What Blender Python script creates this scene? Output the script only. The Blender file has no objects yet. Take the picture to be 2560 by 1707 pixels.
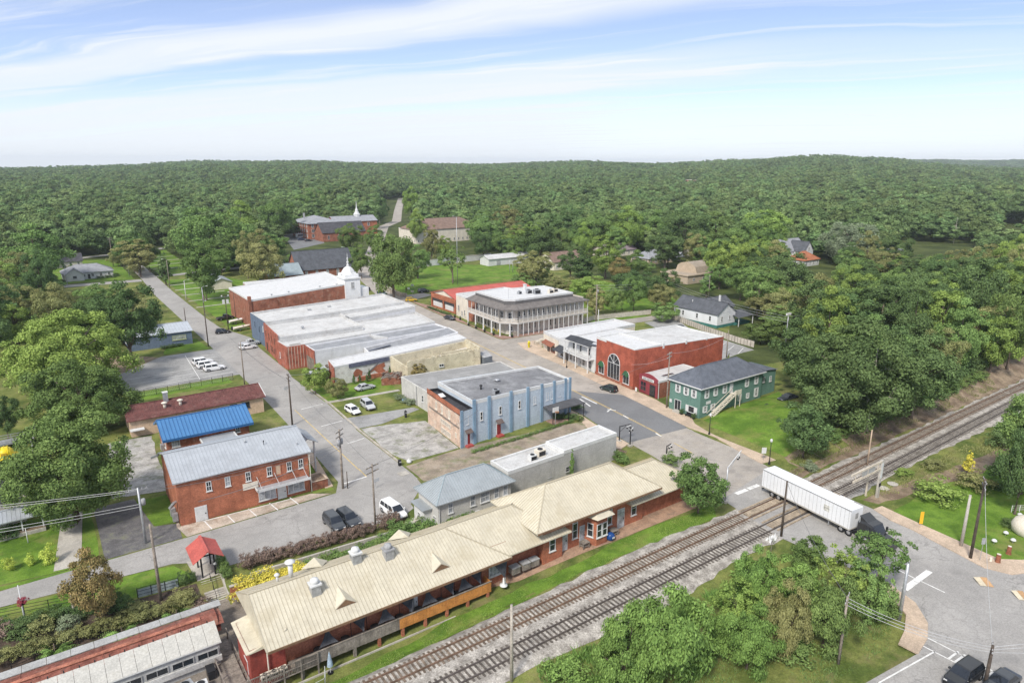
import bpy, bmesh, math, random
import numpy as np
from mathutils import Vector, Matrix, noise as mnoise
random.seed(7); np.random.seed(7)
R = math.radians
scene = bpy.context.scene
C = scene.collection
# ------------------------------------------------------------------ camera
H = 50.0                                   # height of the camera above the street
FPX, CX, CY, HORIZON = 1707.0, 1280.0, 853.5, 410.0
PITCH = math.atan((CY - HORIZON) / FPX)
HEAD = math.atan((3790.0 - CX) / math.hypot(FPX, CY - HORIZON))   # angle between the view and the railway (world X)
cam_d = bpy.data.cameras.new('camera'); cam = bpy.data.objects.new('camera', cam_d); C.objects.link(cam)
cam.location = (0, 0, H)
cam.rotation_euler = (math.pi / 2 - PITCH, 0, HEAD - math.pi / 2)
cam_d.sensor_width = 36.0; cam_d.lens = 36.0 * FPX / 2560.0
cam_d.clip_start = 1.0; cam_d.clip_end = 30000.0
scene.camera = cam
# ------------------------------------------------------------------ sky and sun
SUN_EL, SUN_AZ = R(46), R(210)             # azimuth of the sun measured from world X, counter-clockwise
world = bpy.data.worlds.new('World'); scene.world = world; world.use_nodes = True
def sky_world():
    nt = world.node_tree; N = nt.nodes; L = nt.links; N.clear()
    out = N.new('ShaderNodeOutputWorld'); bg = N.new('ShaderNodeBackground'); L.new(bg.outputs[0], out.inputs[0])
    def math_(op, a, b=None, c=None):
        n = N.new('ShaderNodeMath'); n.operation = op
        for i, q in enumerate((a, b, c)):
            if q is None: continue
            if isinstance(q, (int, float)): n.inputs[i].default_value = q
            else: L.new(q, n.inputs[i])
        return n.outputs[0]
    def comb(x, y, z):
        n = N.new('ShaderNodeCombineXYZ')
        for i, q in enumerate((x, y, z)):
            if isinstance(q, (int, float)): n.inputs[i].default_value = q
            else: L.new(q, n.inputs[i])
        return n.outputs[0]
    def noise(v, scale, det, rough, dist=0.0):
        n = N.new('ShaderNodeTexNoise'); n.inputs['Scale'].default_value = scale; n.inputs['Detail'].default_value = det
        n.inputs['Roughness'].default_value = rough; n.inputs['Distortion'].default_value = dist; L.new(v, n.inputs['Vector']); return n.outputs['Fac']
    def sstep(v, a, b):
        n = N.new('ShaderNodeMapRange'); n.interpolation_type = 'SMOOTHSTEP'; L.new(v, n.inputs[0])
        n.inputs[1].default_value = a; n.inputs[2].default_value = b; return n.outputs[0]
    tc = N.new('ShaderNodeTexCoord'); sep = N.new('ShaderNodeSeparateXYZ'); L.new(tc.outputs['Generated'], sep.inputs[0])
    dx, dy, dz = sep.outputs
    up = math_('MAXIMUM', dz, 0.0)
    sky = N.new('ShaderNodeTexSky'); sky.sky_type = 'NISHITA'; sky.sun_disc = False
    sky.sun_elevation = SUN_EL; sky.sun_rotation = math.pi / 2 - SUN_AZ
    sky.air_density = 1.0; sky.dust_density = 0.4; sky.ozone_density = 2.0; sky.altitude = 200
    # the clear air above the haze layer: its blue starts low over the horizon
    lift = math_('ADD', math_('MULTIPLY', up, 1.5), 0.03)
    L.new(comb(dx, dy, lift), sky.inputs[0])
    # cirrus sheet seen in perspective: plane coordinates, streaks along one wind direction
    den = math_('ADD', up, 0.045)
    px, py = math_('DIVIDE', dx, den), math_('DIVIDE', dy, den)
    sh, ch = math.sin(HEAD), math.cos(HEAD)
    rr = math_('SUBTRACT', math_('MULTIPLY', px, sh), math_('MULTIPLY', py, ch))
    ff = math_('ADD', math_('MULTIPLY', px, ch), math_('MULTIPLY', py, sh))
    t = math_('ADD', ff, math_('MULTIPLY', rr, 0.45)); s = math_('SUBTRACT', rr, math_('MULTIPLY', ff, 0.45))
    warp = noise(comb(math_('MULTIPLY', s, 0.35), math_('MULTIPLY', t, 0.30), 3.1), 1.0, 3, 0.5)
    t2 = math_('ADD', t, math_('MULTIPLY', math_('SUBTRACT', warp, 0.5), 1.5))
    broad = sstep(noise(comb(math_('MULTIPLY', s, 0.10), math_('MULTIPLY', t2, 0.55), 5.7), 1.0, 3, 0.5), 0.42, 0.64)
    fine = noise(comb(math_('MULTIPLY', s, 0.32), math_('MULTIPLY', t2, 3.0), 1.3), 1.0, 6, 0.62, 0.5)
    # bands of cirrus lying across the wind, as far as they reach over the town; broken cloud beyond
    cr = N.new('ShaderNodeValToRGB'); L.new(math_('DIVIDE', math_('SUBTRACT', t2, 2.5), 6.5), cr.inputs[0]); cr.color_ramp.interpolation = 'EASE'
    stops = [(2.5,.25),(3.1,.05),(3.5,.12),(3.95,.95),(4.4,.85),(4.75,.08),(5.4,.15),(5.9,.85),(7.0,.95),(7.6,.40),(8.3,.75),(9.0,.85)]
    while len(cr.color_ramp.elements) < len(stops): cr.color_ramp.elements.new(0.5)
    for e, (q, v) in zip(cr.color_ramp.elements, stops): e.position = (q-2.5)/6.5; e.color = (v, v, v, 1)
    band = math_('MULTIPLY', cr.outputs[0], math_('SUBTRACT', 1.0, math_('MULTIPLY', sstep(rr, 0.0, 2.4), 0.62)))
    inside = sstep(t, 2.2, 3.0)
    veil = math_('ADD', math_('MULTIPLY', band, inside), math_('MULTIPLY', broad, math_('SUBTRACT', 1.0, inside)))
    veil = math_('MINIMUM', 1.0, math_('MULTIPLY', veil, math_('ADD', 0.62, math_('MULTIPLY', fine, 0.75))))
    veil = math_('MINIMUM', 1.0, math_('ADD', veil, math_('MULTIPLY', sstep(fine, 0.48, 0.74), 0.60)))
    low = math_('SUBTRACT', 1.0, sstep(dz, 0.0, 0.10))                # haze thickening towards the horizon
    cover = math_('SUBTRACT', 1.0, math_('MULTIPLY', math_('SUBTRACT', 0.88, math_('MULTIPLY', veil, 0.84)), math_('SUBTRACT', 1.0, math_('MULTIPLY', low, 0.86))))
    gain = N.new('ShaderNodeMixRGB'); gain.blend_type = 'MULTIPLY'; gain.inputs[0].default_value = 1.0
    L.new(sky.outputs[0], gain.inputs[1]); gain.inputs[2].default_value = (1.15, 1.07, 1.16, 1)
    mix = N.new('ShaderNodeMixRGB'); L.new(cover, mix.inputs[0]); L.new(gain.outputs[0], mix.inputs[1])
    mix.inputs[2].default_value = (4.95, 5.2, 5.5, 1)
    L.new(mix.outputs[0], bg.inputs[0]); bg.inputs[1].default_value = 0.1
sky_world()
sun_d = bpy.data.lights.new('sun', 'SUN'); sun = bpy.data.objects.new('sun', sun_d); C.objects.link(sun)
sun_d.energy = 2.3; sun_d.angle = R(11); sun_d.color = (1.0, 0.95, 0.87)
sun.rotation_euler = Vector((-math.cos(SUN_AZ) * math.cos(SUN_EL), -math.sin(SUN_AZ) * math.cos(SUN_EL), -math.sin(SUN_EL))).to_track_quat('-Z', 'Y').to_euler()
scene.view_settings.view_transform = 'Standard'; scene.view_settings.look = 'None'
scene.view_settings.exposure = 0.9; scene.view_settings.gamma = 1.0
scene.render.engine = 'CYCLES'
scene.cycles.use_denoising = True
scene.cycles.max_bounces = 6; scene.cycles.diffuse_bounces = 3; scene.cycles.glossy_bounces = 2; scene.cycles.transparent_max_bounces = 4
scene.cycles.volume_bounces = 0
# ------------------------------------------------------------------ pixel -> ground helper (survey of the photograph, gives places on the real ground)
ORG = dict(A=(0,380),B=(600,380),C=(1200,380),D=(1860,380),E=(0,800),F=(600,780),I=(1200,780),J=(1860,780),K=(0,1227),L=(600,1227),M=(1200,1227),N=(1860,1227))
SCL = {k: .30608 for k in ORG}
for k, o, s in (('P',(620,680),.2551),('Q',(1060,660),.18707),('S',(1880,1160),.15306),('T',(1560,880),.12755),('V',(380,1440),.17029),('Z',(0,0),1/.91875)):
    ORG[k] = o; SCL[k] = s
def ray(u, v):
    x = (u - CX) / FPX; z = -(v - CY) / FPX
    c, s = math.cos(PITCH), math.sin(PITCH)
    f = c + z * s; up = -s + z * c
    return Vector((f * math.cos(HEAD) + x * math.sin(HEAD), f * math.sin(HEAD) - x * math.cos(HEAD), up))
def W(k, x, y, z=0.0):
    o = ORG[k]; s = SCL[k]; d = ray(o[0] + x * s, o[1] + y * s); t = (z - H) / d.z
    return Vector((d.x * t, d.y * t, z))
def proj(p):
    x, y, z = p[0], p[1], p[2] - H
    f = x * math.cos(HEAD) + y * math.sin(HEAD); r = x * math.sin(HEAD) - y * math.cos(HEAD)
    c, s = math.cos(PITCH), math.sin(PITCH)
    d = f * c - z * s; u = f * s + z * c
    return (CX + FPX * r / d, CY - FPX * u / d, d)
def sm(a, b, x):
    t = min(1.0, max(0.0, (x - a) / (b - a))); return t * t * (3 - 2 * t)
def lin(a, b, x): return min(1.0, max(0.0, (x - a) / (b - a)))
# ------------------------------------------------------------------ mesh builder
class MB:
    def __init__(s): s.v = []; s.f = []; s.m = []
    def face(s, pts, mi=0):
        n = len(s.v); s.v += [tuple(p) for p in pts]; s.f.append(tuple(range(n, n + len(pts)))); s.m.append(mi); return s
    def add(s, vs, fs, mi=0):
        n = len(s.v); s.v += [tuple(p) for p in vs]
        for f in fs: s.f.append(tuple(i + n for i in f)); s.m.append(mi)
        return s
    def box(s, x0, x1, y0, y1, z0, z1, mi=0):
        if x0 > x1: x0, x1 = x1, x0
        if y0 > y1: y0, y1 = y1, y0
        v = [(x0,y0,z0),(x1,y0,z0),(x1,y1,z0),(x0,y1,z0),(x0,y0,z1),(x1,y0,z1),(x1,y1,z1),(x0,y1,z1)]
        return s.add(v, [(0,3,2,1),(4,5,6,7),(0,1,5,4),(1,2,6,5),(2,3,7,6),(3,0,4,7)], mi)
    def prism(s, poly, z0, z1, mi=0, cap=True, bottom=False):
        n = len(poly); z0s = z0 if isinstance(z0, (list, tuple)) else [z0] * n; z1s = z1 if isinstance(z1, (list, tuple)) else [z1] * n
        a = sum(poly[i][0] * poly[(i + 1) % n][1] - poly[(i + 1) % n][0] * poly[i][1] for i in range(n))
        if a < 0: poly = poly[::-1]; z0s = z0s[::-1]; z1s = z1s[::-1]
        v = [(p[0], p[1], z) for p, z in zip(poly, z0s)] + [(p[0], p[1], z) for p, z in zip(poly, z1s)]
        f = [(i, (i + 1) % n, n + (i + 1) % n, n + i) for i in range(n)]
        if cap: f.append(tuple(range(n, 2 * n)))
        if bottom: f.append(tuple(range(n - 1, -1, -1)))
        return s.add(v, f, mi)
    def bar(s, a, b, w, h=None, mi=0):
        """square bar from a to b (w across, h in the other direction)"""
        a, b = Vector(a), Vector(b); h = h or w; d = (b - a).normalized()
        u = d.cross(Vector((0, 0, 1)))
        if u.length < 1e-4: u = Vector((1, 0, 0))
        u.normalize(); q = u.cross(d).normalized()
        v = [a + u*w/2*i + q*h/2*j for i, j in ((-1,-1),(1,-1),(1,1),(-1,1))] + [b + u*w/2*i + q*h/2*j for i, j in ((-1,-1),(1,-1),(1,1),(-1,1))]
        return s.add(v, [(0,1,2,3)[::-1],(4,5,6,7),(0,1,5,4),(1,2,6,5),(2,3,7,6),(3,0,4,7)], mi)
    def tube(s, pts, rads, n=8, mi=0, caps=True):
        base = len(s.v); pts = [Vector(p) for p in pts]
        if isinstance(rads, (int, float)): rads = [rads] * len(pts)
        for i, p in enumerate(pts):
            d = (pts[min(i + 1, len(pts) - 1)] - pts[max(i - 1, 0)]).normalized()
            u = d.cross(Vector((0, 0, 1)))
            if u.length < 1e-3: u = Vector((1, 0, 0))
            u.normalize(); q = d.cross(u)
            for k in range(n):
                a = 2 * math.pi * k / n
                s.v.append(tuple(p + (u * math.cos(a) + q * math.sin(a)) * rads[i]))
        for i in range(len(pts) - 1):
            for k in range(n):
                a = base + i * n + k; b = base + i * n + (k + 1) % n
                s.f.append((a, b, b + n, a + n)); s.m.append(mi)
        if caps:
            s.f.append(tuple(base + k for k in range(n))[::-1]); s.m.append(mi)
            e = base + (len(pts) - 1) * n; s.f.append(tuple(e + k for k in range(n))); s.m.append(mi)
        return s
    def lathe(s, prof, n=16, o=(0, 0, 0), mi=0):
        base = len(s.v)
        for r, z in prof:
            for k in range(n):
                a = 2 * math.pi * k / n; s.v.append((o[0] + r * math.cos(a), o[1] + r * math.sin(a), o[2] + z))
        for i in range(len(prof) - 1):
            for k in range(n):
                a = base + i * n + k; b = base + i * n + (k + 1) % n
                s.f.append((a, b, b + n, a + n)); s.m.append(mi)
        return s
    def mesh(s, name, mats, smooth=False):
        me = bpy.data.meshes.new(name); me.from_pydata(s.v, [], s.f)
        mats = mats if isinstance(mats, (list, tuple)) else [mats]
        for m in mats: me.materials.append(m)
        if len(mats) > 1: me.polygons.foreach_set('material_index', s.m)
        if smooth: me.polygons.foreach_set('use_smooth', [True] * len(me.polygons))
        me.update(); return me
    def build(s, name, mats, parent=None, smooth=False, local=False):
        return obj(name, s.mesh(name, mats, smooth), parent, local)
def obj(name, me, parent=None, local=False, loc=None, rz=0.0):
    o = bpy.data.objects.new(name, me); C.objects.link(o)
    if parent is not None:
        o.parent = parent
        if not local and parent.type == 'EMPTY': o.matrix_parent_inverse = Matrix.Translation(-parent.location)
    if loc is not None: o.location = loc
    if rz: o.rotation_euler = (0, 0, rz)
    return o
def tag(o, label=None, cat=None, group=None, kind=None):
    if label: o['label'] = label
    if cat: o['category'] = cat
    if group: o['group'] = group
    if kind: o['kind'] = kind
    return o
def thing(name, label, cat, loc=(0, 0, 0), rz=0.0, group=None):
    o = bpy.data.objects.new(name, None); C.objects.link(o); o.location = loc; o.rotation_euler = (0, 0, rz); o.empty_display_size = 0.5
    return tag(o, label, cat, group)
def copy_tree(o, parent=None):
    c = o.copy(); C.objects.link(c); c.parent = parent
    if parent is not None: c.matrix_parent_inverse = o.matrix_parent_inverse.copy()
    for ch in list(KIDS.get(o.name, ())): copy_tree(ch, c)
    return c
KIDS = {}
def note_kids(root):
    KIDS.clear()
    for o in bpy.data.objects:
        if o.parent is not None: KIDS.setdefault(o.parent.name, []).append(o)
# ------------------------------------------------------------------ materials
MATS = {}
def mat(name, col, rough=0.85, var=0.12, scale=0.6, col2=None, bump=0.0, bscale=None, metal=0.0, spec=0.3, kind='noise', stain=None, streak=None, objspace=False, coat=0.0, crack=0.0, speck=1.0):
    """procedural surface: base colour with two scales of uneven tone, optional stains (colour, scale, amount), rain streaks, brick or board courses"""
    if name in MATS: return MATS[name]
    m = bpy.data.materials.new(name); m.use_nodes = True; MATS[name] = m
    nt = m.node_tree; N = nt.nodes; L = nt.links; P = N['Principled BSDF']
    P.inputs['Roughness'].default_value = rough; P.inputs['Metallic'].default_value = metal; P.inputs['Specular IOR Level'].default_value = spec
    if coat: P.inputs['Coat Weight'].default_value = coat; P.inputs['Coat Roughness'].default_value = 0.08
    if objspace:
        tc = N.new('ShaderNodeTexCoord'); pos = tc.outputs['Object']
    else:
        ge = N.new('ShaderNodeNewGeometry'); pos = ge.outputs['Position']
    def noise(sc, det=4, rough=0.6, v=None):
        n = N.new('ShaderNodeTexNoise'); n.inputs['Scale'].default_value = sc; n.inputs['Detail'].default_value = det; n.inputs['Roughness'].default_value = rough
        L.new(v or pos, n.inputs['Vector']); return n.outputs['Fac']
    def ramp(fac, a, b):
        n = N.new('ShaderNodeMapRange'); n.interpolation_type = 'SMOOTHSTEP'; L.new(fac, n.inputs[0]); n.inputs[1].default_value = a; n.inputs[2].default_value = b; return n.outputs[0]
    def mixc(fac, a, b, mode='MIX'):
        n = N.new('ShaderNodeMixRGB'); n.blend_type = mode
        for i, q in enumerate((fac, a, b)):
            if isinstance(q, (int, float)): n.inputs[i].default_value = q
            elif isinstance(q, tuple): n.inputs[i].default_value = (*q, 1) if len(q) == 3 else q
            else: L.new(q, n.inputs[i])
        return n.outputs[0]
    c = np.array(col)
    lo = tuple(np.clip(c * (1 - var), 0, 1)); hi = tuple(np.clip(np.array(col2 if col2 else c * (1 + var)), 0, 1))
    n1 = ramp(noise(scale, 5, 0.62), 0.34, 0.66)
    colr = mixc(n1, lo, hi)
    n2 = noise(scale * 7.3, 3, 0.6)
    colr = mixc(min(1.0, var * 2.2), colr, mixc(n2, (0.25, 0.25, 0.25), (0.78, 0.78, 0.78)), 'OVERLAY')
    n3 = noise(5.5, 2, 0.7)
    colr = mixc(min(0.75, 0.22 + var) * speck, colr, mixc(ramp(n3, 0.3, 0.7), (0.3, 0.3, 0.3), (0.7, 0.7, 0.7)), 'OVERLAY')
    hgt = n2
    if kind in ('brick', 'board', 'block', 'seam'):
        ge2 = N.new('ShaderNodeNewGeometry')
        cr = N.new('ShaderNodeVectorMath'); cr.operation = 'CROSS_PRODUCT'; L.new(ge2.outputs['Normal'], cr.inputs[0]); cr.inputs[1].default_value = (0, 0, 1)
        dt = N.new('ShaderNodeVectorMath'); dt.operation = 'DOT_PRODUCT'; L.new(ge2.outputs['Position'], dt.inputs[0]); L.new(cr.outputs[0], dt.inputs[1])
        sp = N.new('ShaderNodeSeparateXYZ'); L.new(ge2.outputs['Position'], sp.inputs[0])
        cb = N.new('ShaderNodeCombineXYZ'); L.new(dt.outputs['Value'], cb.inputs[0]); L.new(sp.outputs[2], cb.inputs[1])
        if kind == 'board':
            wv = N.new('ShaderNodeTexWave'); wv.wave_type = 'BANDS'; wv.bands_direction = 'Y'; wv.wave_profile = 'SAW'; wv.inputs['Scale'].default_value = 0.9; L.new(cb.outputs[0], wv.inputs['Vector'])
            colr = mixc(ramp(wv.outputs['Fac'], 0.0, 0.25), mixc(1.0, colr, (0.72, 0.72, 0.74), 'MULTIPLY'), colr); hgt = wv.outputs['Fac']
        else:
            br = N.new('ShaderNodeTexBrick'); L.new(cb.outputs[0], br.inputs['Vector']); big = kind == 'block'
            br.inputs['Scale'].default_value = 1.0; br.inputs['Brick Width'].default_value = 0.42 if big else 0.24; br.inputs['Row Height'].default_value = 0.21 if big else 0.085
            br.inputs['Mortar Size'].default_value = 0.010 if big else 0.009; br.inputs['Bias'].default_value = 0.0
            br.inputs['Color1'].default_value = (0.36, 0.36, 0.36, 1); br.inputs['Color2'].default_value = (0.66, 0.66, 0.66, 1); br.inputs['Mortar'].default_value = (0.62, 0.62, 0.62, 1)
            colr = mixc(0.55 if not big else 0.25, colr, br.outputs['Color'], 'OVERLAY'); hgt = br.outputs['Fac']
    if streak:
        mp = N.new('ShaderNodeMapping'); mp.inputs['Scale'].default_value = (1.6, 1.6, 0.16); L.new(pos, mp.inputs['Vector'])
        colr = mixc(mixc(1.0, ramp(noise(1.0, 4, 0.6, mp.outputs[0]), 0.52, 0.75), (streak[1],) * 3, 'MULTIPLY'), colr, tuple(streak[0]))
    if stain:
        for st in (stain if isinstance(stain[0], (list, tuple)) and isinstance(stain[0][0], (list, tuple)) else [stain]):
            f = ramp(noise(st[1], 6, 0.65), 0.5, 0.68)
            colr = mixc(mixc(1.0, f, (st[2],) * 3, 'MULTIPLY'), colr, tuple(st[0]))
    if crack:
        wn = N.new('ShaderNodeTexNoise'); wn.inputs['Scale'].default_value = .6; wn.inputs['Detail'].default_value = 4; L.new(pos, wn.inputs['Vector'])
        av = N.new('ShaderNodeVectorMath'); av.operation = 'ADD'; L.new(pos, av.inputs[0]); L.new(mixc(1.0, wn.outputs['Color'], (2.4, 2.4, 2.4), 'MULTIPLY'), av.inputs[1])
        for sc_, th_, am in ((.11, .022, crack), (.42, .03, crack*.45)):
            vo = N.new('ShaderNodeTexVoronoi'); vo.feature = 'DISTANCE_TO_EDGE'; vo.inputs['Scale'].default_value = sc_; L.new(av.outputs[0], vo.inputs['Vector'])
            ck = ramp(vo.outputs['Distance'], th_ * sc_ * 5, 0.0); ck = mixc(1.0, ck, ramp(noise(.09, 2), .38, .6), 'MULTIPLY')
            colr = mixc(mixc(1.0, ck, (am,) * 3, 'MULTIPLY'), colr, (0.07, 0.068, 0.065))
    L.new(colr, P.inputs['Base Color'])
    if bump:
        b = N.new('ShaderNodeBump'); b.inputs['Strength'].default_value = bump; b.inputs['Distance'].default_value = 0.05
        L.new(noise(bscale, 4, 0.6) if bscale else hgt, b.inputs['Height']); L.new(b.outputs[0], P.inputs['Normal'])
    return m
def glass(name, col=(0.02, 0.025, 0.03), rough=0.08):
    return mat(name, col, rough=rough, var=0.25, scale=0.9, spec=0.6)
GRIME = ((0.06, 0.055, 0.05), 0.35, 0.35)
m_asph = mat('old_asphalt', (0.325, 0.31, 0.29), var=0.10, scale=0.09, bump=0.15, bscale=9, stain=[((0.20, 0.19, 0.18), 0.22, 0.4), ((0.42, 0.395, 0.36), 0.5, 0.3)], crack=.32)
m_asph_new = mat('dark_asphalt', (0.175, 0.176, 0.178), var=0.10, scale=0.12, bump=0.15, bscale=9, stain=((0.19, 0.185, 0.18), 0.3, 0.4))
m_asph_brown = mat('worn_tan_asphalt', (0.36, 0.325, 0.285), var=0.12, scale=0.12, bump=0.15, bscale=9, stain=[((0.16, 0.15, 0.14), 0.3, 0.4), ((0.42, 0.36, 0.28), 0.35, 0.35)], crack=.25)
m_lot = mat('parking_asphalt', (0.30, 0.295, 0.285), var=0.12, scale=0.15, bump=0.15, bscale=9, stain=((0.13, 0.128, 0.125), 0.25, 0.5), crack=.45)
m_conc = mat('concrete', (0.43, 0.40, 0.35), var=0.12, scale=0.3, bump=0.1, bscale=6, stain=((0.22, 0.2, 0.17), 0.5, 0.5))
m_kerb = mat('kerb_concrete', (0.40, 0.36, 0.30), var=0.15, scale=0.5, stain=((0.18, 0.15, 0.12), 0.8, 0.6))
m_tanwalk = mat('tan_pavement', (0.50, 0.39, 0.29), var=0.12, scale=0.35, stain=((0.3, 0.24, 0.19), 0.6, 0.4))
m_brickwalk = mat('brick_paving', (0.32, 0.20, 0.16), var=0.15, scale=0.6, bump=0.2, bscale=8, stain=((0.18, 0.12, 0.1), 0.7, 0.5))
m_lawn = mat('mown_lawn', (0.105, 0.195, 0.026), var=0.22, scale=0.22, col2=(0.15, 0.245, 0.036), bump=0.5, bscale=4, stain=[((0.22, 0.215, 0.07), 0.15, 0.65), ((0.065, 0.125, 0.022), 0.5, 0.6)], spec=0.1)
m_rough = mat('rough_grass', (0.11, 0.155, 0.036), var=0.3, scale=0.2, col2=(0.19, 0.205, 0.06), bump=0.6, bscale=3, stain=((0.24, 0.19, 0.10), 0.25, 0.5), spec=0.1)
m_floor = mat('woodland_floor', (0.055, 0.075, 0.022), var=0.3, scale=0.08, col2=(0.09, 0.11, 0.035), bump=0.5, bscale=1.5, spec=0.1)
m_dirt = mat('red_dirt', (0.22, 0.155, 0.105), var=0.3, scale=0.35, col2=(0.30, 0.23, 0.155), bump=0.6, bscale=2.5, stain=((0.10, 0.085, 0.04), 0.5, 0.6))
m_gravel = mat('track_gravel', (0.385, 0.35, 0.305), var=0.4, scale=0.8, col2=(0.47, 0.435, 0.385), bump=0.8, bscale=7, stain=[((0.26, 0.235, 0.21), 0.6, 0.5), ((0.17, 0.145, 0.12), 4.5, 0.65)])
m_glot = mat('gravel_lot', (0.34, 0.325, 0.30), var=0.25, scale=0.5, bump=0.6, bscale=5, stain=[((0.13, 0.15, 0.06), 0.35, 0.8), ((0.5, 0.48, 0.45), 0.6, 0.6)])
m_paint = mat('white_road_paint', (0.72, 0.71, 0.68), var=0.12, scale=1.5, stain=((0.35, 0.34, 0.32), 1.2, 0.6))
m_yell = mat('yellow_road_paint', (0.58, 0.42, 0.16), var=0.2, scale=1.5, stain=((0.3, 0.26, 0.19), 1.0, 0.7))
m_brick = mat('orange_red_brick', (0.34, 0.125, 0.07), var=0.2, scale=0.5, kind='brick', streak=((0.16, 0.06, 0.04), 0.4), bump=0.2)
m_brick2 = mat('painted_red_brick', (0.335, 0.088, 0.052), var=0.2, scale=0.45, kind='brick', streak=((0.2, 0.05, 0.035), 0.45), bump=0.2)
m_brick3 = mat('brown_red_brick', (0.27, 0.105, 0.065), var=0.22, scale=0.5, kind='brick', stain=((0.42, 0.28, 0.2), 0.9, 0.5), streak=((0.13, 0.06, 0.045), 0.5), bump=0.2)
m_brick_d = mat('weathered_brick', (0.30, 0.095, 0.06), var=0.25, scale=0.6, kind='brick', streak=((0.52, 0.42, 0.36), 0.5), bump=0.2)
m_white = mat('white_paint', (0.60, 0.60, 0.585), var=0.06, scale=0.7, streak=((0.5, 0.48, 0.44), 0.25))
m_cream = mat('cream_paint', (0.66, 0.60, 0.50), var=0.08, scale=0.6, streak=((0.45, 0.4, 0.33), 0.35))
m_wroof = mat('white_membrane_roof', (0.52, 0.515, 0.50), var=0.08, scale=0.25, stain=[((0.42, 0.40, 0.375), 0.22, 0.55), ((0.27, 0.25, 0.225), 0.9, 0.35)])
m_wroof2 = mat('clean_white_roof', (0.57, 0.57, 0.565), var=0.06, scale=0.3, stain=[((0.46, 0.45, 0.43), 0.3, 0.5), ((0.3, 0.28, 0.26), 1.2, 0.3)])
m_pane = glass('dark_window_glass')
m_pane_l = mat('curtained_glass', (0.32, 0.34, 0.36), rough=0.12, var=0.35, scale=0.9, spec=0.6)
m_black = mat('black_metal', (0.02, 0.02, 0.022), rough=0.5, var=0.2)
m_steel = mat('galvanised_steel', (0.42, 0.43, 0.44), rough=0.45, var=0.12, scale=2.0, metal=0.5)
m_wood = mat('grey_weathered_wood', (0.22, 0.19, 0.16), var=0.25, scale=1.2, streak=((0.1, 0.085, 0.07), 0.6))
m_pole = mat('utility_pole_wood', (0.26, 0.22, 0.18), var=0.25, scale=1.5, streak=((0.12, 0.09, 0.07), 0.6))
m_pole_d = mat('creosote_pole_wood', (0.09, 0.07, 0.055), var=0.25, scale=1.5)
m_grey = mat('grey_paint', (0.34, 0.34, 0.34), var=0.12, scale=0.8)
# ------------------------------------------------------------------ ground shape
DW = 13.6
def ridge(bearing_u):
    pts = [(-600, 424), (0, 421), (300, 416), (520, 407), (740, 406), (900, 411), (1200, 413), (1450, 406), (1640, 412), (1850, 402), (2050, 394), (2200, 400), (2330, 412), (2480, 420), (3200, 420)]
    for (a, va), (b, vb) in zip(pts, pts[1:]):
        if bearing_u <= b: return va + (vb - va) * sm(a, b, bearing_u)
    return 420.0
def hgt(x, y):
    z = 0.0
    r = math.hypot(x, y)
    if y > -5 and r < 460:
        # sunken station yard beside the tracks, deepest at its western end
        if 55.6 < y < 84 and x < 62:
            d = 1.45 * (1 - sm(28, 58, x))
            top, bot = (83.2, 79.4) if x < DW else (80.6, 78.2)
            z -= d * lin(55.8, 58.5, y) * (1 - lin(bot, top, y))
        # cutting on the north side of the tracks, east of the crossing
        if 56.5 < y < 110 and x > 96:
            z += 1.9 * sm(98, 118, x) * sm(57.5, 63.5, y) * (1 - sm(74, 92, y) * (1 - sm(128, 150, x)))
        if y < 49: z -= 0.25 * lin(49, 46, y) * (1 - sm(70, 78, x)) + 0.3 * lin(49, 44, y) * sm(110, 125, x)
        return z
    if r > 460:
        f = x * math.cos(HEAD) + y * math.sin(HEAD); s = x * math.sin(HEAD) - y * math.cos(HEAD)
        u = CX + 1763 * s / max(f, 1.0) if f > 50 else (-600 if s < 0 else 3200)
        g = sm(650, 2600, r)
        zr = 31.0 + 2600 * (410 - ridge(min(3200, max(-600, u)))) / 1763
        z = zr * g - 25 * sm(2900, 3800, r)
        z += 6.0 * sm(460, 900, r) * mnoise.noise(Vector((x / 330.0, y / 330.0, 2.0)))
        z += 62 * sm(4000, 5600, r) * sm(1700, 2500, u)
    return z
# ================================================================== GROUND
def glines(lo, hi, step, extra, far):
    a = list(np.arange(lo, hi + .01, step)) + list(extra)
    d = step; p = lo
    while p > -far: d *= 1.22; p -= d; a.append(p)
    d = step; p = hi
    while p < far: d *= 1.22 if p > 900 else 1.10; p += d; a.append(p)
    return sorted(set(round(q, 3) for q in a))
gx = glines(-30, 240, 3.0, (DW - .1, DW + .1, 11, 58, 62), 9000)
gy = glines(-10, 260, 3.0, (55.6, 55.8, 58.5, 57.5, 63.5, 78.2, 79.4, 80.6, 83.2, 46, 49), 9000)
gv = [(x, y, hgt(x, y) - 0.03) for y in gy for x in gx]
nx = len(gx)
gf = [(j*nx+i, j*nx+i+1, (j+1)*nx+i+1, (j+1)*nx+i) for j in range(len(gy)-1) for i in range(nx-1)]
b = MB(); b.v = gv; b.f = gf; b.m = [0]*len(gf)
tag(b.build('ground', m_floor, smooth=True), kind='structure', label='wooded and grassy ground of the town and hills')
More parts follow.
